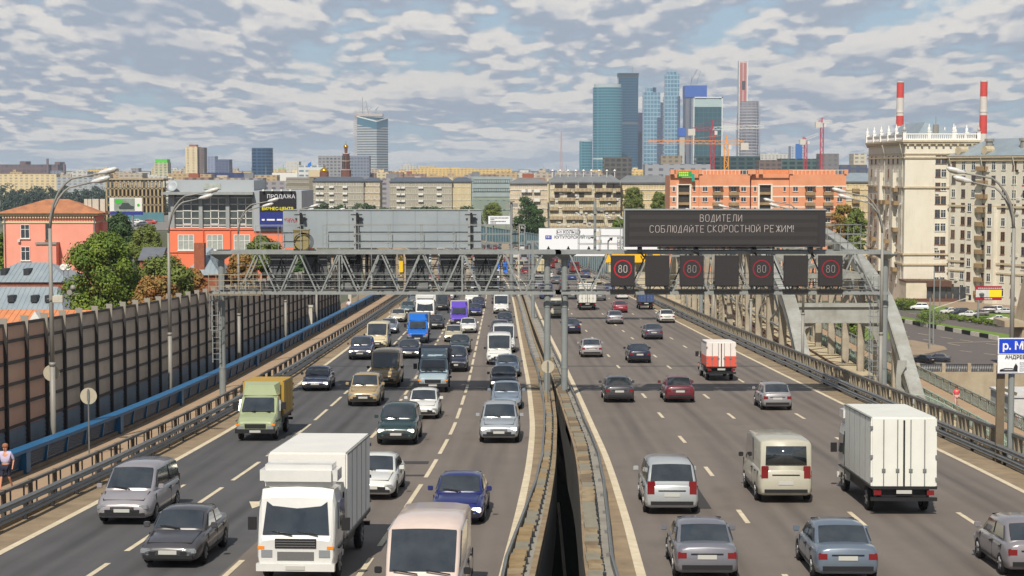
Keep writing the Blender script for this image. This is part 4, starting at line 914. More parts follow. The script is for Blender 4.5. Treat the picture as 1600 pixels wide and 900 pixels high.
# red billboard
xb,yb_=gz(1528,500); r_=empty('billboard',(xb,yb_,0),0,'red and yellow billboard on a post in front of the beige block','billboard')
x0,z1=at(1524,447,yb_); x1,z0=at(1565,469,yb_); cx_=(x0+x1)/2-xb; w_=(x1-x0)/2
MB().cyl((0,0,-.2),(0,0,z0),.2,n=8).build('post',GP,r_); RB=mat('billboard_red',(150,20,44),.5)
MB().box(cx_-w_,cx_+w_,-.1,.2,z0,z1).build('panel',RB,r_); h=z1-z0
MB().box(cx_-w_+.1,cx_+.1,-.14,-.1,z0+h*.22,z0+h*.74).build('picture',WHW,r_); MB().box(cx_+.1,cx_+w_-.05,-.14,-.1,z0+h*.22,z0+h*.74).build('yellow_field',mat('billboard_yellow',(230,206,30),.5),r_)
MB().lathe([(.1,0),(.5,.15),(.6,.5),(.2,.7)],(cx_-1.6,-.3,z0+h*.32),10).build('plate_picture',GALV,r_)
g=MB()
for k in range(14): g.box(cx_-w_+.6+k*.42,cx_-w_+.9+k*.42,-.13,-.1,z0+h*.82,z0+h*.88)
for k in range(5): g.box(cx_-.9+k*.36,cx_-.65+k*.36,-.13,-.1,z0+h*.06,z0+h*.15)
g.build('lettering',WHW,r_)

# ================================================ trees and bushes
def leafmat(name,c,c2):
    m=mat(name,c,.75,var=1,vs=1.6,c2=c2); return m
def blob_leaves(seed,blobs,n,size):
    rnd=random.Random(seed); g=MB(); vs=[];fs=[]
    tot=sum(b[3]**2*b[4] if len(b)>4 else b[3]**2 for b in blobs)
    for b in blobs:
        k=int(n*(b[3]**2*(b[4] if len(b)>4 else 1))/tot)
        for _ in range(k):
            v=Vector((rnd.gauss(0,1),rnd.gauss(0,1),rnd.gauss(0,1))).normalized(); r=b[3]*rnd.uniform(.6,1.08)*(1+.12*math.sin(v.x*7+b[0])*math.sin(v.z*6+b[1]))
            p=Vector(b[:3])+Vector((v.x*r,v.y*r,v.z*r*(b[4] if len(b)>4 else .85)))
            nn=(v+Vector((rnd.uniform(-.7,.7),rnd.uniform(-.7,.7),rnd.uniform(-.4,.9)))).normalized()
            a=nn.orthogonal().normalized(); a=(Matrix.Rotation(rnd.uniform(0,6.28),3,nn)@a); c=nn.cross(a); s=size*rnd.uniform(.6,1.3)
            i=len(vs); vs+=[p+a*s,p+c*s*.6,p-a*s,p-c*s*.6]; fs.append((i,i+1,i+2,i+3))
    g.add(vs,fs); return g
def crown_blobs(seed,w_,h_,n,z0):
    rnd=random.Random(seed); out=[(0,0,z0+h_*.5,min(w_,h_)*.33)]
    for i in range(n):
        a=rnd.uniform(0,6.28); t=rnd.uniform(.02,1); rr=w_*.5*math.sin(math.pi*min(.98,max(.08,t*.82+.12)))**.7*rnd.uniform(.55,.82)
        out.append((rr*math.cos(a),rr*math.sin(a),z0+h_*t*.88+h_*.05,w_*rnd.uniform(.11,.19)))
    return out
TRK=mat('bark',(78,66,54),.9)
def tree_mesh(seed,w_,h_,nb,nl,size,z0):
    bl=crown_blobs(seed,w_,h_,nb,z0); crown=blob_leaves(seed,bl,nl,size)
    rnd=random.Random(seed); t=MB(); t.tube([(0,0,-.3),(.1,0,z0*.6),(0,.1,z0+h_*.3),(.1,0,z0+h_*.7)],[.04*w_,.032*w_,.022*w_,.008*w_],7)
    for b in bl[1:8]: t.tube([(0,0,z0*.8+rnd.uniform(0,h_*.2)),(b[0]*.5,b[1]*.5,(z0+b[2])*.5+.5),b[:3]],[.016*w_,.01*w_,.004*w_],5)
    return crown,t
LG=[leafmat('leaf_green',(108,126,36),(72,96,26)),leafmat('leaf_dark',(62,88,42),(44,66,32)),leafmat('leaf_olive',(112,122,52),(84,98,40)),leafmat('leaf_autumn',(146,108,46),(104,106,42)),leafmat('leaf_far',(58,76,62),(44,62,54)),leafmat('leaf_gold',(150,98,52),(118,108,52))]
TV={}
def tree(x,y,z,h,w_,m,label,group,v=0,name='tree',dens=1.0):
    key=(v,m,dens)
    if key not in TV:
        c,t=tree_mesh(11+v*7,6,6.5,26 if dens>=1 else 16,int(5200*dens) if dens>=1 else int(2600*dens),.17 if dens>=1 else .26,3.0)
        TV[key]=(c.mesh('crown',LG[m]),t.mesh('trunk',TRK))
    cm_,tm=TV[key]; r_=empty(name,(x,y,z),(v*1.3+x)%6.28,label,'tree',group); s=h/9.6; r_.scale=(w_/6,w_/6,s)
    obj('crown',cm_,r_); obj('trunk',tm,r_); return r_
def big_tree(px,pyt,pyb,wpx,Y,m,label,seed,mix=None):
    x,zt=at(px,pyt,Y); w_=wpx/FPX*Y; h_=(pyb-pyt)/FPX*Y
    r_=empty('tree',(x,Y,0),0,label,'tree'); z0=zt-h_
    bl=crown_blobs(seed,w_,h_,64,z0); blob_leaves(seed,bl,17000 if Y<300 else 9000,.17 if Y<300 else .24).build('crown',LG[m],r_)
    t=MB(); t.tube([(0,0,-.3),(.2,0,z0*.5),(0,.2,z0+h_*.2),(0,0,zt-2)],[.5,.42,.3,.1],8)
    for b in bl[1:14]: t.tube([(0,0,z0+h_*.05),(b[0]*.5,b[1]*.5,(z0+b[2])*.5+.5),b[:3]],[.2,.12,.04],5)
    t.build('trunk',TRK,r_)
    return r_
big_tree(157,364,500,124,182,0,'big round bright green tree between the brown noise barrier and the coral house',5)
big_tree(252,402,500,108,186,2,'olive and yellowing tree right of the big round green tree',8)
big_tree(243,436,500,80,176,5,'low russet autumn tree just above the noise barrier',9)
big_tree(304,418,480,34,190,5,'thin russet tree beside the first gantry post',12)
big_tree(10,355,440,50,300,0,'green tree at the left edge beside the coral house',14)
big_tree(185,335,410,60,300,1,'dark green tree behind the coral house, left of the glazed orange building',15)
big_tree(226,352,420,56,280,2,'olive green tree between the coral house and the glazed orange building',16)
big_tree(412,372,430,66,215,2,'yellowing tree behind the walkway of the left gantry',17)
big_tree(378,395,460,50,210,5,'russet tree behind the truss of the left gantry',18)
big_tree(470,396,455,50,225,1,'dark green tree behind the noise barrier under the left gantry',19)
big_tree(823,304,390,44,560,1,'dense dark green tree left of the tan balcony block',21)
big_tree(840,322,395,30,540,1,'smaller dark green tree touching the tan balcony block',22)
big_tree(990,292,340,36,560,2,'leafy green tree at the right end of the tan balcony block',23)
big_tree(1030,300,335,26,560,2,'grey green tree between the tan and the orange brick blocks',24)
big_tree(968,340,360,24,540,0,'light green treetop peeping over the direction sign',25)
big_tree(1318,320,390,42,400,3,'autumn tinted tree left of the tall beige block',26)
big_tree(1338,324,395,36,396,2,'green tree close to the left wall of the tall beige block',27)
big_tree(770,318,350,34,640,2,'green tree behind the small white direction board',28)
big_tree(745,335,380,26,640,2,'olive tree right of the large grey sign back',29)
big_tree(1208,478,560,70,330,0,'leafy green tree behind the arch bridge hangers, left one',31)
big_tree(1262,476,545,50,332,1,'green tree behind the arch bridge hangers, middle one',32)
big_tree(1325,488,540,60,334,0,'green tree behind the arch bridge hangers, right one',33)
def bush(px,pyb,w_,h_,m,label,seed,name='bush',grp='bushes on the embankment'):
    x,y=gz(px,pyb); r_=empty(name,(x,y,0),0,label,'bush',grp); rnd=random.Random(seed)
    bl=[(rnd.uniform(-w_*.3,w_*.3),rnd.uniform(-w_*.3,w_*.3),rnd.uniform(.3,.75)*h_,min(w_,h_)*.3) for _ in range(9)]
    blob_leaves(seed,bl,1800,.16).build('foliage',LG[m],r_); return r_
bush(1404,484,6,3,2,'olive bush at the left end of the grass verge',1); bush(1418,484,7,3.4,0,'broad green bush beside the white estate car',2); bush(1461,512,9,4.2,0,'leafy shrub around the signal poles on the grass strip',3)
bush(1345,492,9,3.6,0,'green hedge piece behind the right gantry post',4)
for i,px in enumerate((1490,1502,1516,1530,1546,1562)): bush(px,500+i*2.2,2.6,1.5,0,'small round shrub on the verge below the parked cars, %s from the left'%('first','second','third','fourth','fifth','sixth')[i],20+i,'shrub')
# tree belts far left and along the avenue
rnd=random.Random(3); n=0
ORDW=['first','second','third','fourth','fifth','sixth','seventh','eighth','ninth','tenth','eleventh','twelfth','thirteenth','fourteenth','fifteenth','sixteenth','seventeenth','eighteenth','nineteenth','twentieth']
for (xa,xb,py,Y,cnt,m,lab) in ((0,270,292,1500,44,4,'far wood under the long beige housing slab at left'),(0,270,318,1100,30,4,'far wood along the avenue behind the coral house')):
    g=MB()
    for i in range(cnt):
        px=xa+(xb-xa)*(i+.5)/cnt+rnd.uniform(-3,3); yy=Y*rnd.uniform(.93,1.07); x,zt=at(px,py+rnd.uniform(-7,8),yy); zt=max(9,min(zt,26)); w_=zt*rnd.uniform(.7,1.1)
        b=blob_leaves(i,crown_blobs(i,w_,zt*.85,9,zt*.15),420,.9); g.add([Vector(v)+Vector((x,yy,0)) for v in b.v],b.f); g.cyl((x,yy,0),(x,yy,zt*.5),.5,n=5)
    tag(g.build('wood',LG[m]),lab,'wood',kind='stuff')
rnd=random.Random(3)
for i in range(20):
    px=330+410*(i+.5)/20+rnd.uniform(-5,5); yy=900*rnd.uniform(.95,1.03); x,zt=at(px,318+rnd.uniform(-6,7),yy); zt=max(9,min(zt,24)); w_=rnd.uniform(9,13)
    tree(x,yy,0,zt,w_*1.25,1,'dark tree in front of the grey housing blocks, %s from the left in its row'%ORDW[i],'dark trees in front of the grey housing blocks',v=i%4,dens=.5)
# ================================================ near buildings
WFR=mat('window_frame_white',(214,212,206),.5); GLS=mat('window_glass',(38,44,50),.08,var=.8,vs=2.5,c2=(74,80,84),spec=.8); CURT=mat('curtained_glass',(170,176,168),.15,var=.6,vs=.6,c2=(120,128,122))
WBR=mat('window_frame_brown',(120,82,50),.6); TANB=mat('balcony_panel',(150,126,92),.8,var=.6,vs=2,c2=(120,100,74)); IRN=mat('aircon_white',(196,194,188),.6)
def win_mesh(w_,h_,fm,gm,mull=1,trans=.3,dep=.1):
    f=MB(); t=.07*max(1,w_/1.6)
    for a in ((-w_/2,-w_/2+t,0,h_),(w_/2-t,w_/2,0,h_),(-w_/2,w_/2,0,t),(-w_/2,w_/2,h_-t,h_)): f.box(a[0],a[1],-dep,.02,a[2],a[3])
    for i in range(mull): x=-w_/2+w_*(i+1)/(mull+1); f.box(x-t/2,x+t/2,-dep,.02,t,h_-t)
    if trans: f.box(-w_/2,w_/2,-dep,.02,h_*(1-trans)-t/2,h_*(1-trans)+t/2)
    f.box(-w_/2-.1,w_/2+.1,-dep-.12,.02,-.1,0)
    return f.mesh('window',fm),MB().box(-w_/2+t,w_/2-t,-dep+.05,.01,t,h_-t).mesh('pane',gm)
def put_windows(root,lst,wm,panes=True):
    """lst of (x,y,z,rotz) local; the first 100 as parts, the rest as one part"""
    f,p=wm
    for (x,y,z,r) in lst[:100]:
        o=obj('window',f,root,(x,y,z),(0,0,r))
        if panes: obj('pane',p,o)
    if len(lst)>100:
        g=MB()
        for (x,y,z,r) in lst[100:]:
            c,s=math.cos(r),math.sin(r)
            for me,mi in ((f,0),(p,1)):
                vs=[(x+v.co.x*c-v.co.y*s,y+v.co.x*s+v.co.y*c,z+v.co.z) for v in me.vertices]; g.add(vs,[tuple(q.vertices) for q in me.polygons],mi)
        tag(g.build('more_windows',[f.materials[0],p.materials[0]],root),kind='stuff')
# --- tall beige block at right
BEI=mat('beige_stucco',(212,206,191),.85,var=.6,vs=5,c2=(198,190,171),stain=.3); BEB=mat('beige_brick_band',(178,160,124),.85,var=.6,vs=1,c2=(160,140,104)); COR=mat('cornice_stone',(176,160,132),.85,var=.8,vs=1,c2=(192,180,154)); BALW=mat('white_balustrade',(226,224,220),.7); ZINC=mat('zinc_roof',(150,162,168),.4,metal=.2,var=.7,vs=4,c2=(128,140,148))
YB_=457; X0=at(1412,400,YB_)[0]; X1=at(1523,400,YB_)[0]; HT=at(1412,216,YB_)[1]; FL=3.53
tw=empty('apartment_tower',(X0,YB_,0),0,'tall beige apartment tower with white rooftop balustrade and finials','building')
W_=X1-X0; DP=47
MB().box(0,W_,0,DP,-1,HT-1).build('wall',BEI,tw)
cz=[at(1412,p,YB_)[1] for p in (246,292.5,397,413)]; g=MB()
for z in cz: g.box(-.35,W_+.3,-.35,DP+.3,z-.25,z+.2)
g.box(-.9,W_+.9,-.9,DP+.9,HT-1.0,HT-.5).box(-.6,W_+.6,-.6,DP+.6,HT-1.5,HT-1.0).box(-.3,W_+.3,-.3,DP+.3,HT-4.2,HT-3.9).build('cornice',COR,tw)
g=MB(); 
for k in range(24): g.box(-.75,-.05,DP*k/24+.3,DP*k/24+.8,HT-2.0,HT-1.5)
for k in range(10): g.box(W_*k/10+.3,W_*k/10+.8,-.75,-.05,HT-2.0,HT-1.5)
g.build('corbels',COR,tw)
bz=HT-.5
def balus(p,q,n,nm='balustrade'):
    p=Vector(p);q=Vector(q);g=MB(); d=(q-p)
    g.bar(p+Vector((0,0,1.6)),q+Vector((0,0,1.6)),.45,.3); g.bar(p+Vector((0,0,.2)),q+Vector((0,0,.2)),.45,.4)
    m_=int(d.length/.55)
    for i in range(m_): c=p+d*((i+.5)/m_); g.cyl(c+Vector((0,0,.3)),c+Vector((0,0,1.5)),.13,n=6)
    g.build(nm,BALW,tw)
    fin=MB().box(-.45,.45,-.45,.45,0,2.2).box(-.55,.55,-.55,.55,2.1,2.35).lathe([(.25,2.3),(.42,2.7),(.38,3.1),(.16,3.5),(.2,3.7),(.03,4.4)],n=10).mesh('finial',BALW)
    for i in range(n+1): obj('finial',fin,tw,p+d*(i/n))
balus((-.4,-.4,bz),(W_+.3,-.4,bz),3); balus((-.4,-.4,bz),(-.4,DP,bz),5); balus((W_+.3,-.4,bz),(W_+.3,DP,bz),4)
wm=win_mesh(1.35,2.1,WFR,GLS,1,.3); wmb=win_mesh(1.35,2.1,WBR,GLS,1,.3)
L1_=[];L2_=[];rnd=random.Random(5)
for f in range(11):
    z=HT-6.6-f*FL
    if z<2: break
    for px in (1463.5,1472.5): (L1_ if rnd.random()<.55 else L2_).append((at(px,400,YB_)[0]-X0,0,z,0))
    for k in range(8): (L1_ if rnd.random()<.55 else L2_).append((0,3+k*5.6,z,-math.pi/2))
put_windows(tw,L1_,wm); 
for (x,y,z,r) in L2_: o=obj('window',wmb[0],tw,(x,y,z),(0,0,r)); obj('pane',wmb[1],o)
# projecting bays and balconies of the shaded side
for k in (1,4):
    y=3+k*5.6+1.2; MB().box(-1.0,0.05,y,y+2.4,6,HT-9).build('bay',BEI,tw)
BALC=MB().box(-1.3,0,-1.6,1.6,0,.15).box(-1.3,-1.2,-1.6,1.6,.15,1.1).box(-1.3,0,-1.6,-1.5,.15,1.1).box(-1.3,0,1.5,1.6,.15,1.1).mesh('balcony',TANB)
for k,f in ((1,2),(1,3),(1,5),(3,3),(4,3),(3,6),(5,2),(5,4),(6,3),(2,7),(1,8),(6,6)): obj('balcony',BALC,tw,(0,3+k*5.6,HT-6.8-f*FL-.2))
ACm=MB().box(-.45,.45,-.4,0,0,.6).mesh('air_conditioner',IRN)
for (px,f) in ((1462,2),(1462,6),(1470,9)): obj('air_conditioner',ACm,tw,(at(px,400,YB_)[0]-X0,0,HT-6.6-f*FL-.9))
for k,f in ((0,3),(2,4),(3,5),(5,7),(4,8),(1,6)): obj('air_conditioner',ACm,tw,(0,4.4+k*5.6,HT-6.6-f*FL-.4),(0,0,-math.pi/2))
PIPE=mat('downpipe',(188,184,170),.5)
for y in (2.2,24.0): MB().tube([(-1.0,y,HT-1.4),(-.3,y,HT-4),(-.2,y,HT-4.4),(-.2,y,2)],.12,6).build('downpipe',PIPE,tw)
MB().add([(3,3,bz),(W_-1,3,bz),(W_-1,DP-3,bz),(3,DP-3,bz),(W_*.4,10,bz+5),(W_*.4,DP-10,bz+5)],[(0,1,4),(1,2,5,4),(2,3,5),(3,0,4,5)]); g=MB(); g.add([(3,3,bz),(W_-1,3,bz),(W_-1,DP-3,bz),(3,DP-3,bz),(W_*.4,10,bz+5),(W_*.4,DP-10,bz+5)],[(0,1,4),(1,2,5,4),(2,3,5),(3,0,4,5)]); g.build('roof',ZINC,tw)
MB().cyl((W_*.5,6,bz),(W_*.5,6,bz+4.2),.8,n=10).cyl((W_*.5,6,bz+4.2),(W_*.5,6,bz+6.3),.08,n=6).build('roof_vent',LMET,tw)
# low glazed extension
xa,ya=at(1415.5,470,448)[0],448; xb=at(1486,470,448)[0]; zt=at(1415,438,448)[1]
ex=empty('shop_pavilion',(xa,ya,0),0,'low white shop pavilion with brown glazed entrance at the foot of the beige tower','building'); mx_=at(1448,450,448)[0]-xa
MB().box(0,mx_,0,8,0,zt-.5).build('wall',mat('white_plaster',(206,196,176),.8,var=.4,vs=3),ex); MB().box(-.2,mx_+.2,-.2,8,zt-.5,zt-.1).box(mx_-.1,xb-xa,-.6,8,zt-1.6,zt-.15).build('roof',mat('brown_cladding',(88,60,48),.6),ex)
g=MB(); 
for i in range(7): g.box(mx_+i*1.75,mx_+i*1.75+1.6,.6,.7,0,zt-1.7)
g.build('shop_glass',GLS,ex); MB().box(mx_,xb-xa,1.2,8,0,zt-1.6).build('inner_wall',BEB,ex); MB().box(0,mx_+8,-.1,0,0,.9).build('plinth',mat('brown_plinth',(96,62,50),.8),ex)
# --- long wing coming forward on the right
PA=Vector((X1-7.2,YB_-1,0)); ang=math.atan2(-22,12.3)
wg=empty('apartment_wing',PA,ang,'long beige apartment wing with grey roof and sunlit bays at the right edge','building'); LW=62
HW=at(1490,247,YB_)[1]
MB().box(0,LW,0,18,-1,HW).build('wall',BEI,wg); MB().box(-.4,LW,-.8,18.8,HW,HW+.5).box(-.2,LW,-.45,18.4,HW-.8,HW).box(-.2,LW,-.3,18,HW-12.6,HW-12.1).box(-.2,LW,-.3,18,at(1490,407,YB_)[1]-.2,at(1490,407,YB_)[1]+.3).box(-.2,LW,-.25,18,at(1490,421,YB_)[1]-.2,at(1490,421,YB_)[1]+.2).build('cornice',COR,wg)
g=MB(); g.add([(-.5,-.9,HW+.5),(LW,-.9,HW+.5),(LW,9,HW+5),(5,9,HW+5),(-.5,18.5,HW+.5),(LW,18.5,HW+.5)],[(0,1,2,3),(0,3,4),(3,2,5,4)]); g.build('roof',ZINC,wg)
L_=[];Lb=[]
for f in range(11):
    z=HW-3.1-f*FL
    if z<1.5: break
    for k in range(17):
        x=1.6+k*3.55
        if k%6 in (3,): continue
        bay=k%6 in (2,4) and 3<=f; (L_ if rnd.random()<.6 else Lb).append((x,-1.15 if bay else 0,z,0))
put_windows(wg,L_,wm); 
for (x,y,z,r) in Lb[:100]: o=obj('window',wmb[0],wg,(x,y,z),(0,0,r)); obj('pane',wmb[1],o)
for k in range(17):
    if k%6 in (2,4): MB().box(1.6+k*3.55-1.5,1.6+k*3.55+1.5,-1.13,.05,0,HW-12.4).build('bay',BEI,wg)
for k in (3,9,15):
    for f in range(0,10):
        z=HW-3.3-f*FL; obj('balcony',BALC,wg,(1.6+k*3.55,0,z),(0,0,math.pi/2))
        o=obj('window',wmb[0],wg,(1.6+k*3.55,0,z+.2)); obj('pane',wmb[1],o)
for i in range(26): obj('air_conditioner',ACm,wg,(rnd.choice([2.9,6.5,13.6,24,31.5,38,42])+rnd.uniform(0,.6),0,HW-3.6-rnd.randrange(10)*FL))
for x in (0.6,11.9,23.0,34,45): MB().tube([(x,-.9,HW+.3),(x,-.2,HW-2.2),(x,-.15,HW-3),(x,-.15,1)],.13,6).build('downpipe',PIPE,wg)
for x in (10,22,33): MB().cyl((x,4,HW+1),(x,4,HW+4.2),.9,n=10).cyl((x,4,HW+4.2),(x,4,HW+4.9),1.2,n=10).build('roof_vent',LMET,wg)
for x in (3.2,12.5): MB().cyl((x,-.2,HW+1.9),(x,2.5,HW+1.9),1.1,n=12).build('dormer',COR,wg)
MB().box(27,30.2,-1.6,-.0,HW-7.2,HW-6.9).build('red_awning',mat('red_awning',(170,50,44),.7),wg)

# --- coral house, left
COR_=mat('coral_stucco',(226,154,134),.85,var=.6,vs=4,c2=(214,136,116),stain=.1); TILE=mat('rust_roof',(146,100,74),.8,var=.9,vs=1.2,c2=(182,120,82)); CRM=mat('cream_trim',(206,192,156),.8)
YR=250; xa,_=at(6,400,YR); xb,_=at(150,400,YR); zt=at(6,337,YR)[1]; W_=xb-xa
rh=empty('coral_house',(xa,YR,0),0,'coral red stucco house with rust brown hipped roof and cream eaves','building')
MB().box(0,W_,0,5.5,-1,zt).box(.3,W_-.3,-.12,0,-1,zt-1.2).build('wall',COR_,rh)
def zy(py): return at(0,py,YR)[1]
MB().box(-.5,W_+.5,-.5,6,zt,zt+.35).box(-.1,W_+.1,-.2,5.6,zt-1.05,zt-.85).build('cornice',CRM,rh)
g=MB()
for i in range(34): g.box(i*W_/34,i*W_/34+.2,-.42,0,zt-.35,zt)
g.build('dentils',CRM,rh)
rt=at(85,311,YR+3)[1]; g=MB(); g.add([(-.9,-.9,zt+.35),(W_+.9,-.9,zt+.35),(W_+.9,6.4,zt+.35),(-.9,6.4,zt+.35),(W_*.42,2.8,rt),(W_*.66,2.8,rt)],[(0,1,5,4),(1,2,5),(2,3,4,5),(3,0,4)]); g.build('roof',TILE,rh)
for px,w2 in ((134,.5),(140,.5),(149,.9),(160,.7),(61,.5),(95,.4)): xx=at(px,310,YR+3)[0]-xa; MB().box(xx-w2/2,xx+w2/2,3,3+w2,zt+.2,at(0,311 if px>100 else 316,YR+3)[1]).build('chimney',WPO,rh)
px2x=lambda p:at(p,400,YR)[0]-xa
wmr=win_mesh(1.3,2.0,WFR,GLS,1,.35); wmn=win_mesh(.7,2.4,WBR,GLS,0,.35)
for px,py in ((40,172+200-0,),(40,206+200)): pass
for px,py,wmx in ((40.5,372.5,wmr),(40.5,407,wmr),(76,375,wmn)): o=obj('window',wmx[0],rh,(px2x(px),-.12,zy(py))); obj('pane',wmx[1],o)
MB().box(px2x(62),px2x(93),-1.8,-.12,0,zy(380)-.1).build('porch_bay',COR_,rh); MB().box(px2x(61),px2x(94),-2.0,-.12,zy(380)-.1,zy(378)).build('porch_roof',LMET,rh)
MB().box(px2x(29),px2x(33),-.5,-.12,zy(378),zy(374)).build('air_conditioner',IRN,rh)
for px in (9,149): MB().cyl((px2x(px),-.25,0),(px2x(px),-.25,zt-.2),.08,n=6).build('downpipe',GALV,rh)
MB().box(W_,W_+.5,2.5,5.4,-1,zt-1).build('side_wing',COR_,rh)
# grey metal roofs and orange roof in front
GRF=mat('grey_metal_roof',(140,152,160),.45,metal=.2,var=.8,vs=2.5,c2=(160,170,174)); ORF=mat('orange_metal_roof',(206,136,92),.6,var=.8,vs=1.2,c2=(182,112,74))
def hroof(x0p,x1p,pt,pb,Y,dep,m,wallm,label,ridge=None,name='low_house'):
    xa,z1=at(x0p,pt,Y+dep/2); xb,_=at(x1p,pt,Y+dep/2); z0=at(x0p,pb,Y)[1]
    x0=at(x0p,pb,Y)[0]; x1=at(x1p,pb,Y)[0]
    r_=empty(name,(x0,Y,0),0,label,'building','low houses behind the noise barrier'); W_=x1-x0
    MB().box(.3,W_-.3,.3,dep-.3,-1,z0).build('wall',wallm,r_); i=ridge if ridge is not None else dep*.35
    g=MB(); g.add([(0,0,z0),(W_,0,z0),(W_,dep,z0),(0,dep,z0),(i,dep/2,z1),(W_-i,dep/2,z1)],[(0,1,5,4),(1,2,5),(2,3,4,5),(3,0,4)])
    for k in range(int(W_/.6)): 
        x=k*.6+.3; t=0 if i==0 else max(0,min(1,min(x,W_-x)/i)); g.bar((x,0.02,z0+.03),(x,dep/2*t,z0+(z1-z0)*t+.03),.04,.05)
    g.build('roof',m,r_)
    return r_,W_,z0,z1
BRK=mat('old_brick',(156,92,66),.9,var=.8,vs=.5,c2=(120,70,52))
r_,W_,z0,z1=hroof(-40,108,410,441,222,12,GRF,BRK,'low house with pale grey metal roof below the coral house',4)
for px in (8,44): 
    xx=at(px,425,225)[0]-r_.location.x; MB().box(xx-.35,xx+.35,2,4,z0+.7,z0+1.6).build('roof_window',DARKST,r_)
r_,W_,z0,z1=hroof(-60,100,448,487,205,10,GRF,BRK,'wide grey metal roofed house just above the orange roof',2)
for px in (18,54,76): xx=at(px,460,207)[0]-r_.location.x; MB().box(xx-.35,xx+.35,1.5,3,z0+1.0,z0+1.8).build('roof_window',DARKST,r_)
r_,W_,z0,z1=hroof(-60,150,484,512,168,9,ORF,BRK,'orange metal roofed house close behind the noise barrier',1)
xx=at(64,495,170)[0]-r_.location.x; g=MB(); g.slab([(xx-.9,z0+.2),(xx+.9,z0+.2),(xx,z0+1.6)],-.2,1.6); g.build('dormer',WFR,r_)
for k in (0,1):
    xx=at(99+k*7,417,221)[0]; zz=at(99,418,221)[1]
    r2=empty('satellite_dish',(xx,221,zz-.6),0,'white satellite dish beside the big round tree, %s one'%('left','right')[k],'satellite dish','satellite dishes by the big tree')
    MB().lathe([(.02,0),(.25,.04),(.42,.12),(.44,.14),(.25,.07),(.02,.03)],n=16).build('dish',WFR,r2,rot=(math.pi/2,0,0),loc=(0,0,.6),smooth=True); MB().cyl((0,.1,-1),(0,.1,.6),.04,n=6).build('mast',GALV,r2)
hroof(215,252,386,407,262,8,mat('dark_metal_roof',(104,108,116),.5,var=.5,vs=2),BRK,'small dark roofed shed left of the glazed orange building',0)
r_,W_,z0,z1=hroof(282,345,387,430,205,10,GRF,BRK,'grey roofed brick outhouse behind the post of the left gantry',3)
xx=at(311,395,206)[0]-r_.location.x; MB().box(xx-.6,xx+.6,1,2.2,z0,at(0,380,206)[1]).build('chimney',BRK,r_)
# --- orange building with glass band
ORB=mat('orange_stucco',(228,122,86),.8,var=.5,vs=4,c2=(214,110,76),stain=.12); CLD=mat('grey_cladding',(158,164,168),.5,var=.4,vs=3,c2=(146,152,158))
YO=240; X_=lambda p:at(p,350,YO)[0]; Z_=lambda p:at(300,p,YO)[1]
ob=empty('office_building',(X_(262),YO,0),0,'orange office building with grey clad glazed upper floor and flat canopy','building'); ox0=X_(262)
MB().box(0,X_(470)-ox0,0,16,-1,Z_(357)).build('wall',ORB,ob)
for pa,pb in ((270,397),): pass
MB().box(0,X_(397)-ox0,.6,16,Z_(357),Z_(303)).box(X_(397)-ox0,X_(472)-ox0,-.3,14,Z_(361),Z_(298)).build('upper_wall',CLD,ob)
MB().box(X_(256)-ox0,X_(398)-ox0,-1.6,12,Z_(304),Z_(300)).build('canopy',GALVL,ob); MB().box(0,X_(393)-ox0,2.5,14,Z_(300),Z_(282)).build('roof_storey',CLD,ob)
MB().box(X_(314)-ox0,X_(341)-ox0,2.4,2.5,Z_(296),Z_(287)).build('roof_window',CURT,ob)
DGL=mat('curtain_wall_glass',(52,60,62),.1,var=.9,vs=1.6,c2=(96,102,100),spec=.8)
for i,(a,b) in enumerate(((273,311),(316.5,353),(358.5,396))):
    w2=X_(b)-X_(a); h2=Z_(309)-Z_(355.5)
    f=MB(); 
    for k in range(4): x=w2*k/3; f.box(x-.05,x+.05,-.1,.1,0,h2)
    for z in (0,.19,.62,1.28,2.0): pass
    for z in (0,h2*.08,h2*.30,h2*.55,h2*.78,h2): f.box(0,w2,-.1,.1,z-.05,z+.05)
    f.box(w2/3,w2*2/3,-.14,-.05,h2*.1,h2*.13).box(w2/3,w2*2/3,-.14,-.05,h2*.55,h2*.58)
    o=f.build('window_band',WFR,ob,(X_(a)-ox0,.45,Z_(355.5))); 
    MB().box(.02,w2-.02,-.02,.02,.02,h2-.02).build('pane',DGL,o)
for p in (270,313.8,355.8,397): MB().box(X_(p)-ox0-.25,X_(p)-ox0+.25,-.1,.7,Z_(357),Z_(303)).build('mullion_pier',GALVL,ob)
wmo=win_mesh(2.25,2.15,WFR,CURT,2,.4)
for p in (290.5,335.5,378): o=obj('window',wmo[0],ob,(X_(p)-ox0,0,Z_(391))); obj('pane',wmo[1],o)
for p in (318,360): MB().tube([(X_(p)-ox0,-.1,Z_(359)),(X_(p)-ox0,-.1,5)],.08,6).build('downpipe',mat('orange_pipe',(190,84,60),.6),ob)
MB().box(-.15,X_(472)-ox0,-.15,0,Z_(394.5),Z_(393)).box(-.1,X_(397)-ox0,-.15,0,Z_(359),Z_(357)).build('band',ORB,ob)
MB().lathe([(.05,0),(.5,.08),(.8,.28),(.82,.32),(.5,.13),(.05,.06)],n=20).build('dish_antenna',CLD,ob,(X_(268)-ox0,1.5,Z_(292)),(1.2,.2,-.4),smooth=True)
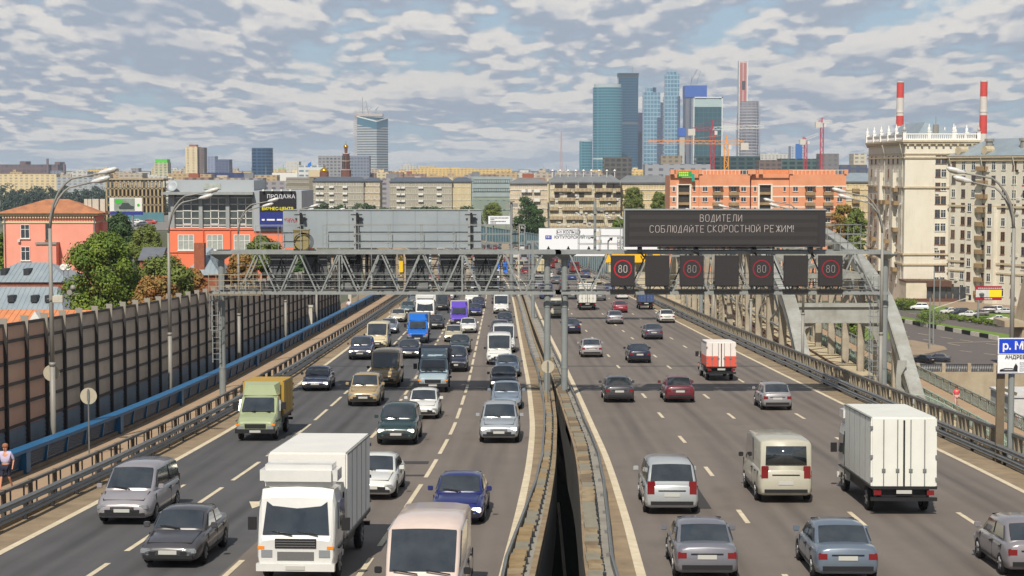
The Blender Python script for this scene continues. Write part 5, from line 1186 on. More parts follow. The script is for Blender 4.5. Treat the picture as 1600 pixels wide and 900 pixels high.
# black, yellow and blue advertising panel
x0,x1=X_(407),X_(463); z1,z0=Z_(298.5),Z_(356)
ad=empty('advertising_banner',(x0,YO-.75,z0),0,'black banner with white and yellow lettering and blue foot on the orange office building','banner'); W_=x1-x0;H_=z1-z0
MB().box(0,W_,0,.4,0,H_).build('panel',mat('banner_black',(22,20,28),.6),ad); MB().box(.02,W_-.02,-.02,0,.02,H_*.43).build('blue_field',mat('banner_blue',(24,40,120),.6),ad)
text('ПРОДАЖА',.74,ad,(W_*.6,-.04,H_*.85),FR,SW,'lettering','CENTER',.005); text('БИЗНЕС-ЦЕНТР',.56,ad,(W_*.5,-.04,H_*.52),FR,mat('banner_yellow',(232,220,20),.6),'lettering','CENTER',.005,.01)
g=MB(); 
for k,(a,b) in enumerate(((.06,.14),(.2,.42),(.48,.62))): g.box(W_*a,W_*b,-.05,-.02,H_*.2,H_*.245)
g.build('lettering',SW,ad)
for k in range(4): MB().box(W_*(.12+.25*k)-.12,W_*(.12+.25*k)+.12,-.5,0,H_,H_+.25).build('spotlight',WFR,ad)
# --- tan balcony block, orange brick blocks
def housing(name,label,p0,p1,pyt,Y,dep,wallm,roofm,fl,cols,wmx,balc=None,balm=None,roof=True,panes=False,rows=99,rtop=None,balfn=None,winh=.25,group=None):
    xa,zt=at(p0,pyt,Y); xb,_=at(p1,pyt,Y); r_=empty(name,(xa,Y,0),0,label,'building',group); W_=xb-xa
    MB().box(0,W_,0,dep,-1,zt).build('wall',wallm,r_)
    if roof:
        rtz=at(p0,rtop,Y+dep/2)[1] if rtop else zt+2.2
        g=MB(); g.add([(-.6,-.7,zt),(W_+.6,-.7,zt),(W_+.6,dep+.7,zt),(-.6,dep+.7,zt),(2.5,dep/2,rtz),(W_-2.5,dep/2,rtz)],[(0,1,5,4),(1,2,5),(2,3,4,5),(3,0,4)]); g.box(-.5,W_+.5,-.6,dep+.5,zt-.35,zt+.02); g.build('roof',roofm,r_)
    L_=[];f=0
    while f<rows:
        z=zt-fl*(f+1)+fl*winh
        if z<1: break
        for c in range(cols): L_.append((W_*(c+.5)/cols,0,z,0))
        f+=1
    put_windows(r_,L_,wmx,panes)
    if balc:
        bme=MB().box(-balc[0]/2,balc[0]/2,-1.1,0,-.1,.05).box(-balc[0]/2,balc[0]/2,-1.1,-1.0,.05,1.05).box(-balc[0]/2,-balc[0]/2+.08,-1.1,0,.05,1.05).box(balc[0]/2-.08,balc[0]/2,-1.1,0,.05,1.05).mesh('balcony',balm)
        k=0
        for ff in range(f):
            for c in range(cols):
                if balfn(c,ff) and k<100: obj('balcony',bme,r_,(W_*(c+.5)/cols,0,zt-fl*(ff+1)+.05)); k+=1
    return r_,W_,zt
TANW=mat('tan_block_wall',(200,190,160),.85,var=.9,vs=4,c2=(156,144,112),stain=.35); GREYR=mat('grey_roof',(122,124,126),.6,var=.7,vs=4,c2=(104,106,108)); TANW2=mat('cream_block_wall',(204,184,140),.85,var=.5,vs=4)
YT=580
wm1=win_mesh(1.3,1.7,WFR,GLS,1,0); wm2=win_mesh(1.7,1.9,WFR,GLS,1,.3); wm3=win_mesh(1.5,1.6,WFR,GLS,1,0)
BALP=mat('pale_balcony',(176,166,140),.8,var=.9,vs=1.3,c2=(150,120,90))
r_,W_,zt=housing('housing_block','tan six storey housing block covered in mismatched balconies and loggias',859,969,284.5,YT,14,TANW,GREYR,3.1,17,wm1,(1.5,),BALP,balfn=lambda c,f:(c*7+f*3)%5!=0,rtop=273)
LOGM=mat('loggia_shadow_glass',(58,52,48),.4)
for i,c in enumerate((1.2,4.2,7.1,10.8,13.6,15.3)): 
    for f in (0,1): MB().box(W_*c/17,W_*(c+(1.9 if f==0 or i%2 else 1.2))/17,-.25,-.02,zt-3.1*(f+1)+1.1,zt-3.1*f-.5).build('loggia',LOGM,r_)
for i in range(9): MB().cyl((W_*(i+.4)/9,5,zt+1.5),(W_*(i+.4)/9,5,zt+3.6),.12,n=6).lathe([(.1,3.4),(.5,3.7),(.1,4.2)],(W_*(i+.4)/9,5,zt),8).build('roof_vent',WFR,r_)
rr=random.Random(8)
for i in range(40): obj('air_conditioner',ACm,r_,(rr.uniform(.5,W_-1),-.05,zt-rr.uniform(3,18)))
for i in range(6): MB().tube([(W_*i/5.02+.1,-.7,zt),(W_*i/5.02+.1,-.15,zt-1.2),(W_*i/5.02+.1,-.15,zt-18)],.1,5).build('downpipe',WFR,r_)
housing('housing_block','cream end section joined to the right of the tan balcony block',970,1047,285,YT+4,14,TANW2,GREYR,3.3,9,wm2,(2.4,),TANB,balfn=lambda c,f:c in (1,2),rtop=274)
housing('housing_block','cream and pink low block with white loggias left of the tan balcony block',797,855,286,YT+30,14,mat('cream_pink_wall',(200,184,158),.85,var=.5,vs=4),GREYR,3.2,9,wm2,(2.2,),WFR,balfn=lambda c,f:c in (3,4,6),rtop=279)
BRO=mat('orange_brick',(212,148,112),.85,var=.7,vs=3,c2=(198,130,96),stain=.15); BRW=mat('white_band',(220,206,190),.8)
BROD=mat('orange_brick_shade_side',(198,108,76),.85,var=.5,vs=3)
def brick_block(p0,p1,pr,label):
    Y=500; pyt=268; r_,W_,zt=housing('brick_block',label,p0,p1,274,Y,16,BRO,GREYR,3.1,1,wm3,roof=False,rows=0,group=None)
    x0=at(p0,300,Y)[0]; u=lambda p:at(p,300,Y)[0]-x0; z=lambda p:at(p0,p,Y)[1]
    xm=u(pr); g=MB()
    for k in range(5): g.box(-.03,W_+.03,-.06,0,z(292+16.2*k),z(290+16.2*k))
    g.build('white_band',BRW,r_)
    MB().box(xm,W_,-1.2,0,-1,zt).build('front_wall',BRO,r_)
    g=MB()
    for k in range(5): g.box(xm-.02,W_+.05,-1.26,-1.2,z(292+16.2*k),z(290+16.2*k))
    g.build('white_band',BRW,r_)
    # roof parapet with piers and rail
    g=MB().box(-.1,W_+.1,-1.2,-.9,zt-.02,zt+.3); 
    for px in (p0+1,p0+12,pr,p1-2): g.box(u(px)-.2,u(px)+.9,-1.2,-.2,zt,zt+1.7)
    g.build('parapet',BRO,r_)
    g=MB(); n=14
    for i in range(n+1): g.bar((xm+(W_-xm)*i/n,-1,zt+.2),(xm+(W_-xm)*i/n,-1,zt+1.5),.12)
    g.bar((xm,-1,zt+1.5),(W_,-1,zt+1.5),.14); g.build('roof_rail',BRW,r_)
    MB().box(2,W_-2,4,12,zt,zt+1.6).build('roof_plant',ORF,r_)
    # recessed loggia stack at left
    a,b=u(p0+10),u(p0+33)
    MB().box(a,a+.5,-.7,0,-1,z(289)).box(b-.5,b,-.7,0,-1,z(289)).box(a,b,-.8,0,z(289),z(287.5)).build('loggia_frame',BRW,r_)
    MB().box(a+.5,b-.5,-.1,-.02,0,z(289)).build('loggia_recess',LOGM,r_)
    for k in range(5): MB().box(a+.5,b-.5,-.75,-.1,z(304+16.2*k),z(300+16.2*k)).build('balcony',TANB,r_)
    f,p=win_mesh(1.5,1.5,WFR,GLS,1,0); nf,np_=win_mesh(.8,1.5,WFR,GLS,0,0)
    for k in range(5):
        for px in (pr+9,p1-10): o=obj('window',f,r_,(u(px),-1.2,z(299+16.2*k))); obj('pane',p,o)
        for px in (p0+6,pr-7): o=obj('window',nf,r_,(u(px),0,z(299+16.2*k))); obj('pane',np_,o)
        for px in (pr+(p1-pr)*.36,pr+(p1-pr)*.68):
            o=obj('window',f,r_,(u(px),-1.2,z(299+16.2*k))); obj('pane',p,o)
            MB().box(u(px)-1.4,u(px)+1.4,-2.4,-1.2,z(305+16.2*k),z(300+16.2*k)).build('balcony',TANB,r_)
            if k==0: MB().box(u(px)-1.5,u(px)+1.5,-2.5,-1.2,z(292.5),z(291)).build('awning',DARKST,r_)
    return r_
brick_block(1047,1171,1092,'orange brick housing block with white bands and a green rooftop sign, left one')
brick_block(1174,1321,1233,'orange brick housing block with white bands, right one beside the beige tower')
xx,zz=at(1060,276.5,498); gs=empty('rooftop_sign',(xx,498,zz),0,'green and yellow sign on the roof corner of the left orange brick block','sign')
MB().box(0,3.8,-.1,.2,0,1.7).build('panel',mat('sign_green',(40,150,70),.5),gs); g=MB()
for k in range(2):
    for q in range(5): g.box(.2+q*.55,.6+q*.55,-.14,-.1,.3+k*.7,.75+k*.7)
g.build('lettering',mat('sign_yellow',(200,220,60),.5),gs); MB().box(3.8,4.6,-.1,.2,-1.2,.9).build('side_panel',mat('sign_teal',(30,150,130),.5),gs)
housing('housing_block','cream housing block squeezed between the orange brick block and the beige tower',1322,1372,283,540,14,TANW2,ZINC,3.4,5,wm2,(2.2,),TANB,balfn=lambda c,f:c==1,rtop=270)
# grey housing blocks in the middle distance
GRW=mat('grey_block_wall',(158,152,136),.85,var=.6,vs=5,c2=(140,134,120),stain=.2); SLR=mat('slate_roof',(86,94,106),.6,var=.5,vs=5)
YG=950
housing('housing_block','grey five storey block with slate roof and pale tan end wall, left of the pair',489,568,283,YG,16,GRW,SLR,3.6,15,win_mesh(1.8,2.1,WFR,GLS,1,0),(2.6,),WFR,balfn=lambda c,f:c in (1,2,5,9),rtop=276)
housing('housing_block','tan end wing with white loggias at the right of the left grey block',568,593,283,YG+2,20,mat('tan_wing',(176,160,130),.85,var=.5,vs=5),SLR,3.6,3,win_mesh(3.2,2.2,WFR,GLS,3,0),roof=True,rtop=277)
housing('housing_block','grey five storey block with slate roof, right of the pair',609,706,284,YG+20,16,GRW,SLR,3.7,17,win_mesh(1.8,2.2,WFR,GLS,1,0),(2.8,),WFR,balfn=lambda c,f:c in (2,3,8,13),rtop=277)
housing('housing_block','cream end wing at the right of the right grey block',706,736,284,YG+22,20,mat('cream_wing',(196,180,140),.85,var=.5,vs=5),SLR,3.7,4,win_mesh(2.0,2.2,WFR,GLS,1,0),rtop=277)
housing('office_block','grey office slab with rows of small windows behind the black banner',447,484,279,YG+60,16,mat('grey_slab',(136,136,130),.85,var=.4,vs=5),GREYR,3.4,12,win_mesh(1.6,1.5,WFR,GLS,1,0),roof=False)
housing('office_block','narrow blank grey tower block beside the grey office slab',483,490,278,YG+30,16,mat('grey_slab',(136,136,130),.85),GREYR,3.4,1,win_mesh(1.6,1.5,WFR,GLS,1,0),roof=False,rows=0)
housing('office_block','teal and pale grey banded office building right of the grey housing blocks',737,800,276,1050,20,mat('pale_teal_wall',(150,162,162),.7,var=.4,vs=6),GREYR,5.2,9,win_mesh(5.6,2.2,mat('teal_frame',(120,140,144),.5),GLS,3,0),roof=False)
housing('office_block','low green grey pavilion with dark windows under the teal office',738,800,310,900,20,mat('green_grey_wall',(136,146,128),.8,var=.4,vs=6),GREYR,8,5,win_mesh(5,5,mat('teal_frame',(120,140,144),.5),GLS,3,0),roof=False,rows=1)
# unfinished concrete frame
Y=900; xa,zt=at(166,281,Y); xb,_=at(253,281,Y); W_=xb-xa; uf=empty('unfinished_building',(xa,Y,0),0,'unfinished beige concrete frame building with open floors, left','building')
UFM=mat('raw_concrete',(168,152,120),.9,var=.7,vs=4,c2=(150,128,96)); g=MB()
for f in range(6): g.box(0,W_,0,16,zt-.6-f*4.2,zt-f*4.2)
g.box(-1,W_+1,-1,17,zt,zt+.7); g.build('floor_slab',UFM,uf); g=MB()
for i in range(15): g.box(W_*i/14-.4,W_*i/14+.4,0,.8,0,zt); g.box(W_*i/14-.3,W_*i/14+.3,8,8.6,0,zt)
g.build('column',UFM,uf); MB().box(0,W_,8,8.4,0,zt-4).build('inner_wall',mat('ochre_infill',(176,138,78),.9,var=.6,vs=6),uf)
# car billboard and teal hoarding left
xa,z1=at(171,309,430); xb,z0=at(222,330,430); bbd=empty('billboard',(xa,430,z0),0,'wide billboard with a green patch and a dark car picture, left of the glazed office','billboard'); W_=xb-xa;H_=z1-z0
MB().box(0,W_,0,.5,0,H_).build('panel',WFR,bbd); MB().box(W_*.14,W_*.78,-.03,0,.1,H_-.15).build('picture',mat('bill_grey',(110,124,112),.5,var=.8,vs=1.5,c2=(150,160,150)),bbd); MB().box(W_*.18,W_*.40,-.06,-.03,H_*.58,H_*.85).build('green_patch',mat('bill_green',(60,170,50),.5),bbd)
MB().slab([(W_*.3,H_*.15),(W_*.74,H_*.15),(W_*.76,H_*.35),(W_*.66,H_*.42),(W_*.58,H_*.62),(W_*.4,H_*.62),(W_*.34,H_*.4),(W_*.28,H_*.34)],-.07,-.03).build('car_picture',mat('bill_dark',(58,66,66),.5),bbd)
MB().cyl((W_*.89,-.04,H_*.45),(W_*.89,0,H_*.45),H_*.11,n=16).build('emblem',mat('bill_green',(60,170,50),.5),bbd); MB().box(0,W_*1.02,-.1,.4,-.9,-.05).build('blue_strip',mat('bill_blue',(40,50,130),.5),bbd)
for k in (.3,.7): MB().cyl((W_*k,.3,-z0),(W_*k,.3,0),.3,n=8).build('post',GP,bbd)
TEAL=mat('teal_glass',(84,128,136),.4,var=.8,vs=6,c2=(70,108,120))
tag(MB().box(at(190,333,520)[0],at(256,333,520)[0],520,520.4,at(200,345.5,520)[1],at(200,332,520)[1]).build('teal_hoarding',TEAL),'pale teal sound screen behind the car billboard at left','screen')
AVZ=at(200,346,520)[1]; tag(MB().box(at(186,340,520)[0],at(262,340,430)[0],440,640,-1,AVZ-.1).build('embankment',SOIL),kind='structure'); flat('avenue',at(186,340,520)[0],at(262,340,430)[0],445,640,AVZ,mat('avenue_asphalt',(120,116,112),.9))
# teal screens beyond the motorway bend
def screen(fn,y0,y1,h,label,name='sound_screen'):
    root=empty(name,(fn(y0),y0,rz(y0)),0,label,'sound screen'); lx,ly,lz=root.location; y=y0; fm=mat('screen_frame',(120,132,136),.5)
    k=0
    while y<y1 and k<100:
        a=Vector((fn(y)-lx,y-ly,rz(y)-lz)); b=Vector((fn(y+4)-lx,y+4-ly,rz(y+4)-lz)); g=MB(); 
        g.add([a,b,b+Vector((0,0,h)),a+Vector((0,0,h)),a+Vector((.1,0,0)),b+Vector((.1,0,0)),b+Vector((.1,0,h)),a+Vector((.1,0,h))],[(0,1,2,3),(5,4,7,6),(3,2,6,7)]); g.build('screen_panel',TEAL,root)
        g=MB(); g.bar(a+Vector((-.1,0,-.5)),a+Vector((-.1,0,h+.1)),.2); g.bar(a+Vector((-.05,0,h)),b+Vector((-.05,0,h)),.2); g.build('frame',fm,root); y+=4; k+=1
screen(off(RA,14.3),352,700,4.6,'long teal glass sound screen on the outside of the motorway bend')
# white pavilion, direction board over the bend
x0=at(740,380,640)[0]; pv=empty('white_pavilion',(x0,640,0),0,'white framed pavilion with open bays left of the motorway bend','building'); u=lambda p:at(p,380,640)[0]-x0; z=lambda p:at(740,p,640)[1]
MB().box(u(740),u(812),0,8,z(363.5),z(360)).box(u(740),u(812),0,8,z(388),z(384.5)).build('roof',WFR,pv)
for p in (755,771,788,804,810): MB().box(u(p)-.5,u(p)+.5,0,1,0,z(352 if p==804 else 361)).build('column',WFR,pv)
MB().box(u(742),u(800),4,4.4,z(388),z(372)).build('inner_wall',mat('pavilion_grey',(150,152,146),.7,var=.8,vs=3,c2=(110,108,100)),pv)
x0,z1=at(763,337.5,420); x1,z0=at(797,351,420); sgn=empty('direction_sign',(x0,420,z0),0,'small white direction board far beyond the left gantry','road sign'); W_=x1-x0
MB().box(0,W_,0,.1,0,z1-z0).build('panel',SW,sgn); MB().cyl((1,.2,-z0+10),(1,.2,0),.12,n=8).cyl((W_-1,.2,-z0+10),(W_-1,.2,0),.12,n=8).build('post',GP,sgn)
g=MB()
for (a,b,zq) in ((.1,.92,.78),(.1,.26,.6),(.1,.8,.38),(.1,.3,.2)):
    k=a
    while k<b: g.box(W_*k,W_*(k+.045),-.03,0,(z1-z0)*zq-.13,(z1-z0)*zq+.1); k+=.065
g.build('lettering',SK,sgn)
# ================================================ skyline
def tower_box(name,label,p0,p1,pyt,Y,dep,m,group=None,roofm=None,parent=None):
    xa,zt=at(p0,pyt,Y); xb,_=at(p1,pyt,Y); r_=empty(name,(xa,Y,0),0,label,'building',group)
    MB().box(0,xb-xa,0,dep,-1,zt).build('wall',m,r_); return r_,xb-xa,zt
GT=facade('teal_curtain_wall',(82,140,154),(22,100,124),6,7,.8,.6,.35,.12,.55,.25); GTD=facade('dark_teal_curtain_wall',(34,84,110),(14,66,98),5,7,.8,.6,.35,.12,.5,.3)
GLB=facade('light_glass_wall',(150,180,194),(84,136,168),9,11,.8,.75,.4,.15,.5,.5); GBL=facade('navy_scaffold_wall',(70,84,110),(34,50,84),5,7,.75,.55,.7,.4,.1,.4)
GRN=facade('green_glass_wall',(30,92,96),(22,84,92),12,14,.9,.9,.3,.08,.6,.3); WST=mat('white_steel',(214,218,216),.4)
SUNM=mat('sky_blue_net',(20,84,176),.7)
YM=4700
def cyl_tower(label,p0,p1,pyt,Y,m,cap=True,depf=.6,name='glass_tower',slant=0):
    xa,zt=at(p0,pyt,Y); xb,_=at(p1,pyt,Y); rx=(xb-xa)/2; r_=empty(name,((xa+xb)/2,Y+rx*depf,0),0,label,'building'); n=40; g=MB()
    ring=[(rx*math.cos(t),rx*depf*math.sin(t)) for t in [2*math.pi*i/n for i in range(n)]]
    g.prism(ring,-1,zt); g.build('wall',m,r_)
    if cap: g=MB(); g.prism([(a*.93,b*.93) for a,b in ring],zt,zt+.035*zt); g.build('crown',mat('roof_plant_grey',(170,180,184),.6),r_)
    return r_,rx,zt
def curvefac(name,wall,win,nu,dv,**k):
    m=facade(name,wall,win,5,dv,.85,.6,.35,.12,.55,.3); return m
cyl_tower('small round teal glass tower at the left end of the skyscraper cluster',905.5,925.5,221,YM-300,GT)
r_,rx,zt=cyl_tower('broad curved teal glass tower with pale crown in the skyscraper cluster',927,973,136,YM-200,GT)
g=MB()
g.prism([(rx*1.004*math.cos(t),rx*.6*1.004*math.sin(t)) for t in [2*math.pi*i/40 for i in range(40)]],zt*.245,zt*.262); g.build('service_floor_band',mat('pale_band',(176,196,196),.5),r_)
r_,W_,zt=tower_box('glass_tower','dark teal square tower with a flared dark crown, tallest of the left pair',967,997.5,120,YM,60,GTD)
MB().box(-.8,W_+.8,-1,61,zt,zt+5).box(-1.6,W_+1.6,-2,62,zt+6,zt+10).build('crown',mat('dark_crown',(46,52,60),.5),r_); MB().box(-.2,W_+.2,-.6,0,zt*.55,zt*.57).build('service_floor_band',mat('grey_band',(84,90,100),.6),r_)
MB().bar((W_*.7,10,zt+10),(W_*.7,10,zt+30),1.2).build('antenna',GP,r_)
r_,W_,zt=tower_box('office_tower','slim unfinished purple grey tower behind the dark teal tower',997,1005.5,176,YM+200,40,facade('violet_wall',(58,56,92),(34,36,64),6,8,.7,.6,.7,.4))
r_=tower_box('glass_tower','lower stepped light blue glass tower with a dark rooftop box',1006,1032,144,YM,50,GLB)[0]
W_=at(1032,100,YM)[0]-at(1006,100,YM)[0]; z1=at(1010,136,YM)[1]; z0=at(1010,184,YM)[1]
MB().box(W_*.15,W_*.62,2,40,at(0,144,YM)[1],z1).build('upper_block',GLB,r_); MB().box(W_*.55,W_*.75,2,40,at(0,144,YM)[1],z1-1).build('roof_plant',GBL,r_); MB().box(W_*.8,W_*1.02,-3,50,0,z0).build('lower_block',GBL,r_)
tower_box('glass_tower','narrow blue glass building between the two light blue towers',1032,1039,160,YM+300,40,GBL)
r_,W_,zt=tower_box('glass_tower','tallest light blue glass tower built in offset blocks',1038.5,1062,150,YM,50,GLB)
MB().box(W_*.06,W_*.98,2,48,zt,at(0,116,YM)[1]).box(W_*.2,W_*.8,4,44,at(0,116,YM)[1],at(0,110.5,YM)[1]).build('upper_block',GLB,r_); MB().box(W_*.86,W_*1.03,-2,48,0,zt).build('side_fin',GBL,r_)
r_,W_,zt=tower_box('unfinished_tower','unfinished dark blue tower topped by bright blue netting and a crane',1070.5,1104,149,YM+150,60,GBL)
MB().box(-1,W_+1,-2,62,zt-5,at(0,133.5,YM+150)[1]).build('blue_netting',SUNM,r_); MB().box(W_*.02,W_*.2,-4,0,0,zt-10).build('hoist_shaft',mat('hoist_grey',(110,110,120),.8),r_)
g=MB(); zz=at(0,133.5,YM+150)[1]; g.bar((W_*.3,20,zz),(W_*.35,20,zz+28),1.6); g.bar((W_*.3,20,zz+12),(W_*.6,20,zz+46),1.6); g.bar((W_*.55,20,zz+4),(W_*.75,20,zz+40),1.2); tag(g.build('jib',GP,r_))
r_,W_,zt=tower_box('glass_tower','green glass slab with a white curved frame and a dark arch motif',1085,1127.5,155,YM-150,50,GRN)
MB().box(-2.5,0,-3,50,0,zt+6).box(W_,W_+2.5,-3,50,0,zt+6).box(-2.5,W_+2.5,-3,50,zt+3,zt+6).build('white_frame',WST,r_); MB().box(0,W_,-1,0,zt-20,zt).build('top_panel',mat('silver_panel',(186,206,202),.25,metal=.3),r_)
g=MB(); g.slab([(W_*.38,zt*.52),(W_*.56,zt*.52),(W_*.56,zt*.66),(W_*.52,zt*.73),(W_*.47,zt*.75),(W_*.42,zt*.72),(W_*.38,zt*.66)],-1.5,0); g.build('arch_motif',mat('arch_glass',(20,74,80),.15,metal=.5),r_)
x,zt=at(1066,200,YM-600); r_=empty('unfinished_tower',(x,YM-600,0),0,'thin concrete shaft with a blue cap beside the unfinished blue tower','building'); MB().box(-6,6,0,12,0,at(0,213,YM-600)[1]).build('shaft',mat('pale_shaft',(170,172,166),.8),r_); MB().box(-9,9,-2,14,at(0,213,YM-600)[1],zt).build('blue_netting',SUNM,r_)
# twin tower under construction with red and white spire
PK=facade('pink_concrete_floors',(150,146,150),(96,92,104),8,7.4,.95,.5,.8,.5,0,.3)
r_,rx,zt=cyl_tower('unfinished rounded tower wrapped in scaffold floors with a red and white mast',1155,1187,158,YM+50,PK,False,.7,'unfinished_tower')
g=MB()
for f in range(26):
    z=zt*(.02+.97*f/26); k=1+.14*math.sin(math.pi*min(1,(f+1)/26)); g.prism([(rx*k*math.cos(t),rx*.7*k*math.sin(t)) for t in [2*math.pi*i/24 for i in range(24)]],z,z+2)
g.build('floor_edge',mat('floor_edge_grey',(176,178,184),.8),r_)
g=MB()
for i in range(14):
    t=2*math.pi*i/14; pts=[]
    for q in range(9): k=1.02+.16*math.sin(math.pi*q/8); pts.append((rx*k*math.cos(t),rx*.7*k*math.sin(t),zt*q/8))
    g.tube(pts,.9,4)
g.build('scaffold_rib',mat('rib_grey',(150,150,160),.7),r_)
xs=at(1163,90,YM+50)[0]-r_.location.x; z1=at(0,96,YM+50)[1]; hw=(at(1172,90,YM)[0]-at(1155,90,YM)[0])/2
RDM=mat('red_cladding',(176,96,84),.7); 
MB().box(xs-hw*.75,xs+hw*.75,-8,20,0,z1).build('spire',mat('spire_stone',(196,176,170),.7),r_)
for q in (-.55,.15): MB().box(xs+hw*q-2,xs+hw*q+5,-9.5,-8,z1*.3,z1-3).build('red_strip',RDM,r_)
MB().box(xs-hw*.3,xs+hw*.3,-9.8,-8,z1*.77,z1*.84).build('dark_panel',DARKST,r_)
for q in (-.8,.72): MB().box(xs+hw*q-1.2,xs+hw*q+1.2,-10,18,zt*.2,z1+3).build('white_edge',WST,r_)
# cranes
CRR=mat('crane_red',(170,36,56),.6); CRY=mat('crane_yellow',(226,150,30),.6); CRW=mat('crane_white',(200,200,196),.6)
def crane(px,pyt,Y,m,label,jib,cjib,jm=None,ztilt=0,w_=2.6,apex=8):
    x,zt=at(px,pyt,Y); r_=empty('tower_crane',(x,Y,0),0,label,'crane','tower cranes on the skyline'); g=MB(); s=w_/2
    z=0
    for sx in (-s,s):
        for sy in (-s,s): g.bar((sx,sy,0),(sx,sy,zt),w_*.14)
    st=w_*1.5; k=0
    while z+st<zt:
        a=(-s,s) if k%2 else (s,-s)
        g.bar((a[0],-s,z),(a[1],-s,z+st),w_*.1); g.bar((a[0],s,z),(a[1],s,z+st),w_*.1); g.bar((-s,-s,z),(s,-s,z),w_*.1); z+=st; k+=1
    g.build('mast',m,r_)
    sc=Y/FPX
    def lat(x1,z1,nm,mm):
        g=MB(); d=Vector((x1,0,z1)); n=max(3,int(abs(x1)/(w_*1.6)))
        for o in (Vector((0,-s*.6,0)),Vector((0,s*.6,0)),Vector((0,0,w_*.8))): g.bar(o+Vector((0,0,zt)),o+d+Vector((0,0,zt)),w_*.14)
        for i in range(n):
            p=d*(i/n)+Vector((0,0,zt)); q=d*((i+1)/n)+Vector((0,0,zt)); g.bar(p+Vector((0,-s*.6,0)),(p+q)/2+Vector((0,0,w_*.8)),w_*.09); g.bar((p+q)/2+Vector((0,0,w_*.8)),q+Vector((0,-s*.6,0)),w_*.09)
        g.build(nm,mm,r_)
    lat(jib[0]*sc,-jib[1]*sc,'jib',jm or m); lat(cjib[0]*sc,-cjib[1]*sc,'counter_jib',m)
    MB().box(cjib[0]*sc-w_,cjib[0]*sc+w_,-w_*.7,w_*.7,zt-w_*1.6,zt+w_*.3).build('counterweight',mat('crane_weight',(196,190,180),.7),r_)
    MB().bar((0,0,zt),(0,0,zt+apex*sc),w_*.3).bar((0,0,zt+apex*sc),(jib[0]*sc*.75,0,zt-jib[1]*sc*.75+w_*.6),w_*.06).bar((0,0,zt+apex*sc),(cjib[0]*sc,0,zt+w_*.5),w_*.06).build('tie_bar',m,r_)
    MB().box(w_*.5,w_*1.3,-w_*.6,w_*.2,zt-w_*1.4,zt-w_*.3).build('cab',CRW,r_)
crane(1113.5,203,1500,CRR,'red tower crane with a long white jib in front of the skyscrapers',(80,-3),(-33,1),CRW,apex=15,w_=3.0)
crane(1135,225,1450,CRY,'yellow tower crane with an orange jib pointing left',(-122,-1),(28,0),mat('crane_orange',(226,140,40),.6),apex=14,w_=3.2)
crane(1259,219,1500,CRR,'red tower crane with a short white jib, left of the right pair',(20,-8),(-5,-2),CRW,apex=2,w_=2.4)
crane(1284.5,192,1400,CRR,'tall red tower crane seen end on, right of the right pair',(16,0),(-6,1),CRW,apex=8,w_=2.4)
crane(1430,218,1900,CRR,'red luffing crane arm behind the white rooftop balustrade',(-60,4),(8,0),CRR,apex=3,w_=2)
# chimneys
for i,(px,pt,w_) in enumerate(((1407,127,11),(1537.5,125.5,11))):
    Y=1700; x,zt=at(px,pt,Y); r=w_/2/FPX*Y; zz=[at(0,p,Y)[1] for p in ((127,153,181,197),(126,151,180,209))[i]]
    r_=empty('chimney',(x,Y,0),0,'red and white striped power plant chimney %s'%('behind the beige tower balustrade','at the right above the wing roof')[i],'chimney','striped chimneys')
    RDW=mat('chimney_red',(206,56,40),.7,var=.4,vs=12); WHC=mat('chimney_white',(214,206,198),.8,var=.4,vs=12)
    k=lambda z:r*(1+.18*(zt-z)/zt)
    for j,(a,b,m) in enumerate(((zz[1],zz[0],RDW),(zz[2],zz[1],WHC),(zz[3],zz[2],RDW),(0,zz[3],WHC))): MB().cyl((0,0,a),(0,0,b),k(a),k(b),n=24).build('red_band' if m==RDW else 'white_band',m,r_,smooth=False)
    MB().cyl((0,0,zz[0]-1.2),(0,0,zz[0]),k(zz[0])*1.08,n=24).cyl((0,0,zz[2]+3),(0,0,zz[2]+3.8),k(zz[2])*1.12,n=24).build('rim',RDW if 0 else WHC,r_)
# striped left skyscraper
SKY1=facade('banded_tower_wall',(180,182,182),(104,122,138),400,5.2,1.0,.5,.5,.12,.4,.12)
Y=3600; xa,zt=at(558,180,Y); xm=at(589.5,180,Y)[0]; xb=at(605,180,Y)[0]; r_=empty('banded_tower',(xa,Y,0),0,'tall banded white and glass skyscraper with a slanted roof and rooftop cranes','building')
g=MB(); zc_=at(0,190,Y)[1]; zl=at(0,182,Y)[1]; z3=at(0,184,Y)[1]
poly=[(0,0),(xm-xa,-18),(xb-xa,22),(10,40)]; tz=[zl,zc_,z3,z3]
vs=[(x,y,-1) for x,y in poly]+[(x,y,z-16) for (x,y),z in zip(poly,tz)]; g.add(vs,[(0,1,5,4),(1,2,6,5),(2,3,7,6),(3,0,4,7),(4,5,6,7)]); g.build('wall',SKY1,r_)
g=MB(); vs=[(x,y,z-16) for (x,y),z in zip(poly,tz)]+[(x,y,z) for (x,y),z in zip(poly,tz)]; g.add(vs,[(0,1,5,4),(1,2,6,5),(2,3,7,6),(3,0,4,7),(4,5,6,7)]); g.build('glass_crown',mat('crown_glass',(84,128,150),.15,metal=.4),r_)
g=MB()
for a,b in ((0,1),(1,2)): g.bar((*poly[a],tz[a]),(*poly[b],tz[b]),2.2)
g.build('white_edge',WST,r_)
PKC=mat('scaffold_pink',(176,166,160),.8)
g=MB()
for f in range(34): g.box(-7,-1,2,30,f*zt/34,f*zt/34+.8)
for xx in (-7,-4,-1): g.bar((xx,2,0),(xx,2,zt+8),.7)
g.build('scaffold',PKC,r_)
g=MB(); rr=random.Random(2)
for i in range(6): xx=i*9-4; g.bar((xx,10,zt-4),(xx,10,zt+10+8*math.sin(i)),.9); g.bar((xx,10,zt+8),(xx+9,10,zt+4),.7)
